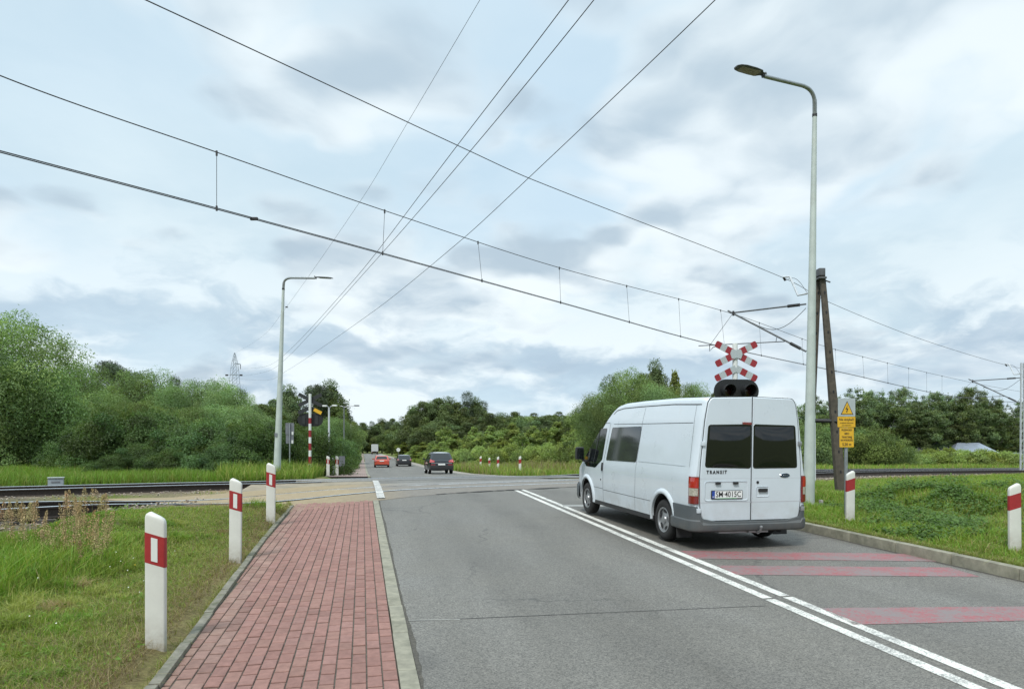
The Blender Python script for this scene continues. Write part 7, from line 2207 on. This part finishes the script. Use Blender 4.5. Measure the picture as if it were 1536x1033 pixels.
tc = np.stack([rg.uniform(6, 22, 260), rg.uniform(9, 27, 260)], 1); tc = tc[(tc @ N2 > NR + .4) & (tdist(tc[:, 0], tc[:, 1], TR1)[0] > 3.4)]
k_ = rg.integers(0, len(tc), 26000); xt = tc[k_] + rg.normal(0, .10, (26000, 2)); xt = xt[xt @ N2 > NR + .2]
parts.append(blades(xt, rg.uniform(.12, .34, len(xt)), rg.uniform(.005, .010, len(xt)), pick(len(xt), (5, 3, 3, 2), (lush, green, pale, straw)), .6, .8))
s_ = rg.uniform(4, 17.5, 9000); n_k = NR + .16 + np.abs(rg.normal(0, .05, 9000)); xe = np.stack([U2[0]*s_ + N2[0]*n_k, U2[1]*s_ + N2[1]*n_k], 1)
parts.append(blades(xe, rg.uniform(.04, .12, 9000), rg.uniform(.004, .008, 9000), pick(9000, (5, 3, 3), (green, pale, straw)), 1.0, 1.0, .02))
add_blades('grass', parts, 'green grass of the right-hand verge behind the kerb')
# leafy ground cover on the bank
n_ = 46000
ctrs = []
for (px_, py_2, a_, b_, m_) in ((1330, 775, 1.0, .7, 8), (1375, 765, 1.4, .9, 12), (1420, 770, 1.6, .9, 12), (1400, 800, 1.3, .6, 9), (1450, 790, 1.4, .8, 10), (1460, 750, 2.0, 1.0, 10), (1500, 750, 1.4, .9, 6), (1350, 750, 1.5, .9, 7), (1440, 815, 1.0, .4, 6), (1500, 735, 2.5, 1.4, 6)):
    g_ = Groad(px_, py_2)
    for k in range(m_*3): ctrs.append((g_.x + rg.normal(0, a_*.55), g_.y + rg.normal(0, b_*.6), rg.uniform(.12, .30)))
ctrs = np.array(ctrs)
ii = rg.integers(0, len(ctrs), n_)
dd = unit(rg.normal(size=(n_, 3))); dd[:, 2] = np.abs(dd[:, 2])
q = ctrs[ii]; X_ = q[:, 0] + dd[:, 0]*q[:, 2]*1.3; Y_ = q[:, 1] + dd[:, 1]*q[:, 2]*1.3
nn = X_*N2[0] + Y_*N2[1]; keep = (nn > NR + .5) & ((X_-6.45)**2 + (Y_-13.4)**2 > .5) & (np.sin(X_*2.3+Y_)*np.sin(Y_*3.1-X_) > -.45)
X_, Y_, dd, q = X_[keep], Y_[keep], dd[keep], q[keep]
Z_ = terrain(X_, Y_) + dd[:, 2]*q[:, 2]*rg.uniform(.5, 1.1, len(X_))
tn = np.array([.090, .160, .038]) * rg.uniform(.6, 1.4, (len(X_), 1)) * np.repeat(1, 3)
v, f, t_ = leaf_cards(np.stack([X_, Y_, Z_], 1), unit(dd*.5 + np.array([0, -.2, .8]) + rg.normal(0, .35, dd.shape)), rg.uniform(.035, .085, len(X_)), .62, tn, rg)
tag(link('ground_cover', npmesh('ground_cover', v, f, m_grass, t_, sm=None)), 'leafy dark green weeds spreading over the right-hand bank', 'weeds', kind='stuff')
# meadows beyond the railway ---------------------------------------------
parts = []
def meadow(n, x0, x1, y0, y1, hmin, hmax, ws, cols, wd, cond=None, seed=3, pw=1.0):
    xy = np.stack([rg.uniform(0, 1, n), y0 + (y1-y0)*rg.uniform(0, 1, n)**pw], 1)
    xy[:, 0] = x0(xy[:, 1]) + (x1(xy[:, 1]) - x0(xy[:, 1])) * xy[:, 0]
    d1_, _ = tdist(xy[:, 0], xy[:, 1], TR1); d2_, _ = tdist(xy[:, 0], xy[:, 1], TR2)
    k = (d2_ > 2.3) & (d1_ > 2.5) & (side_sign(xy[:, 0], xy[:, 1], TR2) > 0)
    nn = xy @ N2
    k &= (nn < -2.1) | (nn > NR + .35)
    if cond is not None: k &= cond(xy, nn)
    xy = xy[k]
    l_ = fbm2(xy[:, 0], xy[:, 1], .5, seed); l2_ = fbm2(xy[:, 0], xy[:, 1], 1.7, seed+1)
    h = rg.uniform(hmin, hmax, len(xy)) * (1 + .35*l_ + .2*l2_)
    return blades(xy, h, rg.uniform(.6, 1.4, len(xy))*wd*(1 + .03*xy[:, 1]), pick(len(xy), ws, cols)*(1 + .22*l2_[:, None]), .3, .4)
parts.append(meadow(150000, lambda y: -y*.80, lambda y: -y*.24, 17, 60, .22, .60, (6, 3, 1.2), (lush*.85, green*.85, pale*.8), .014, pw=1.2))
parts.append(meadow(16000, lambda y: -y*.42, lambda y: -y*.2, 27, 42, .35, .75, (4, 3, 3), (lush*.8, green, pale), .016, seed=7))
add_blades('meadow_grass', parts, 'tall weedy grass between the far rails and the left thicket')
parts = []
parts.append(meadow(110000, lambda y: -y*.14, lambda y: y*.80, 40, 84, .25, .65, (5, 3, 4, 1.2), (lush, green, pale*1.1, straw*.8), .018, seed=15))
parts.append(meadow(8000, lambda y: -y*.12, lambda y: y*.2, 46, 70, .55, .95, (3, 2, 2), (np.array([.24, .17, .12]), pale, green), .014, seed=18))
parts.append(meadow(30000, lambda y: -y*.22, lambda y: -y*.02, 60, 130, .3, .8, (4, 3, 4), (lush, green, pale), .02, seed=19))
add_blades('meadow_grass', parts, 'flowering meadow grass on the right beyond the railway')
parts = []   # strip of turf between the two tracks on the left
xy = np.stack([rg.uniform(-17, -5, 60000), rg.uniform(11, 27, 60000)], 1)
d1_, _ = tdist(xy[:, 0], xy[:, 1], TR1); d2_, _ = tdist(xy[:, 0], xy[:, 1], TR2)
k = (d1_ > 1.9) & (d2_ > 1.9) & (side_sign(xy[:, 0], xy[:, 1], TR1) > 0) & (side_sign(xy[:, 0], xy[:, 1], TR2) < 0) & (xy @ N2 < -4.0)
xy = xy[k]; l_ = fbm2(xy[:, 0], xy[:, 1], 1.0, 31); k = rg.uniform(size=len(xy)) < smooth(-.3, .5, l_); xy = xy[k]
parts.append(blades(xy, rg.uniform(.03, .11, len(xy)), rg.uniform(.008, .016, len(xy)), pick(len(xy), (4, 3, 3), (lush, green, pale)), .5))
add_blades('grass', parts, 'patchy low turf between the two railway tracks on the left')
seedheads('seed_stalks', [(q.x, q.y, rg.uniform(.5, .8)) for q in [OnG(rg.uniform(690, 880), rg.uniform(50, 66)) for _ in range(60)]], 'pinkish seed heads in the meadow behind the four far posts', .5, .8, (.26, .17, .14), 60, .09, .45)
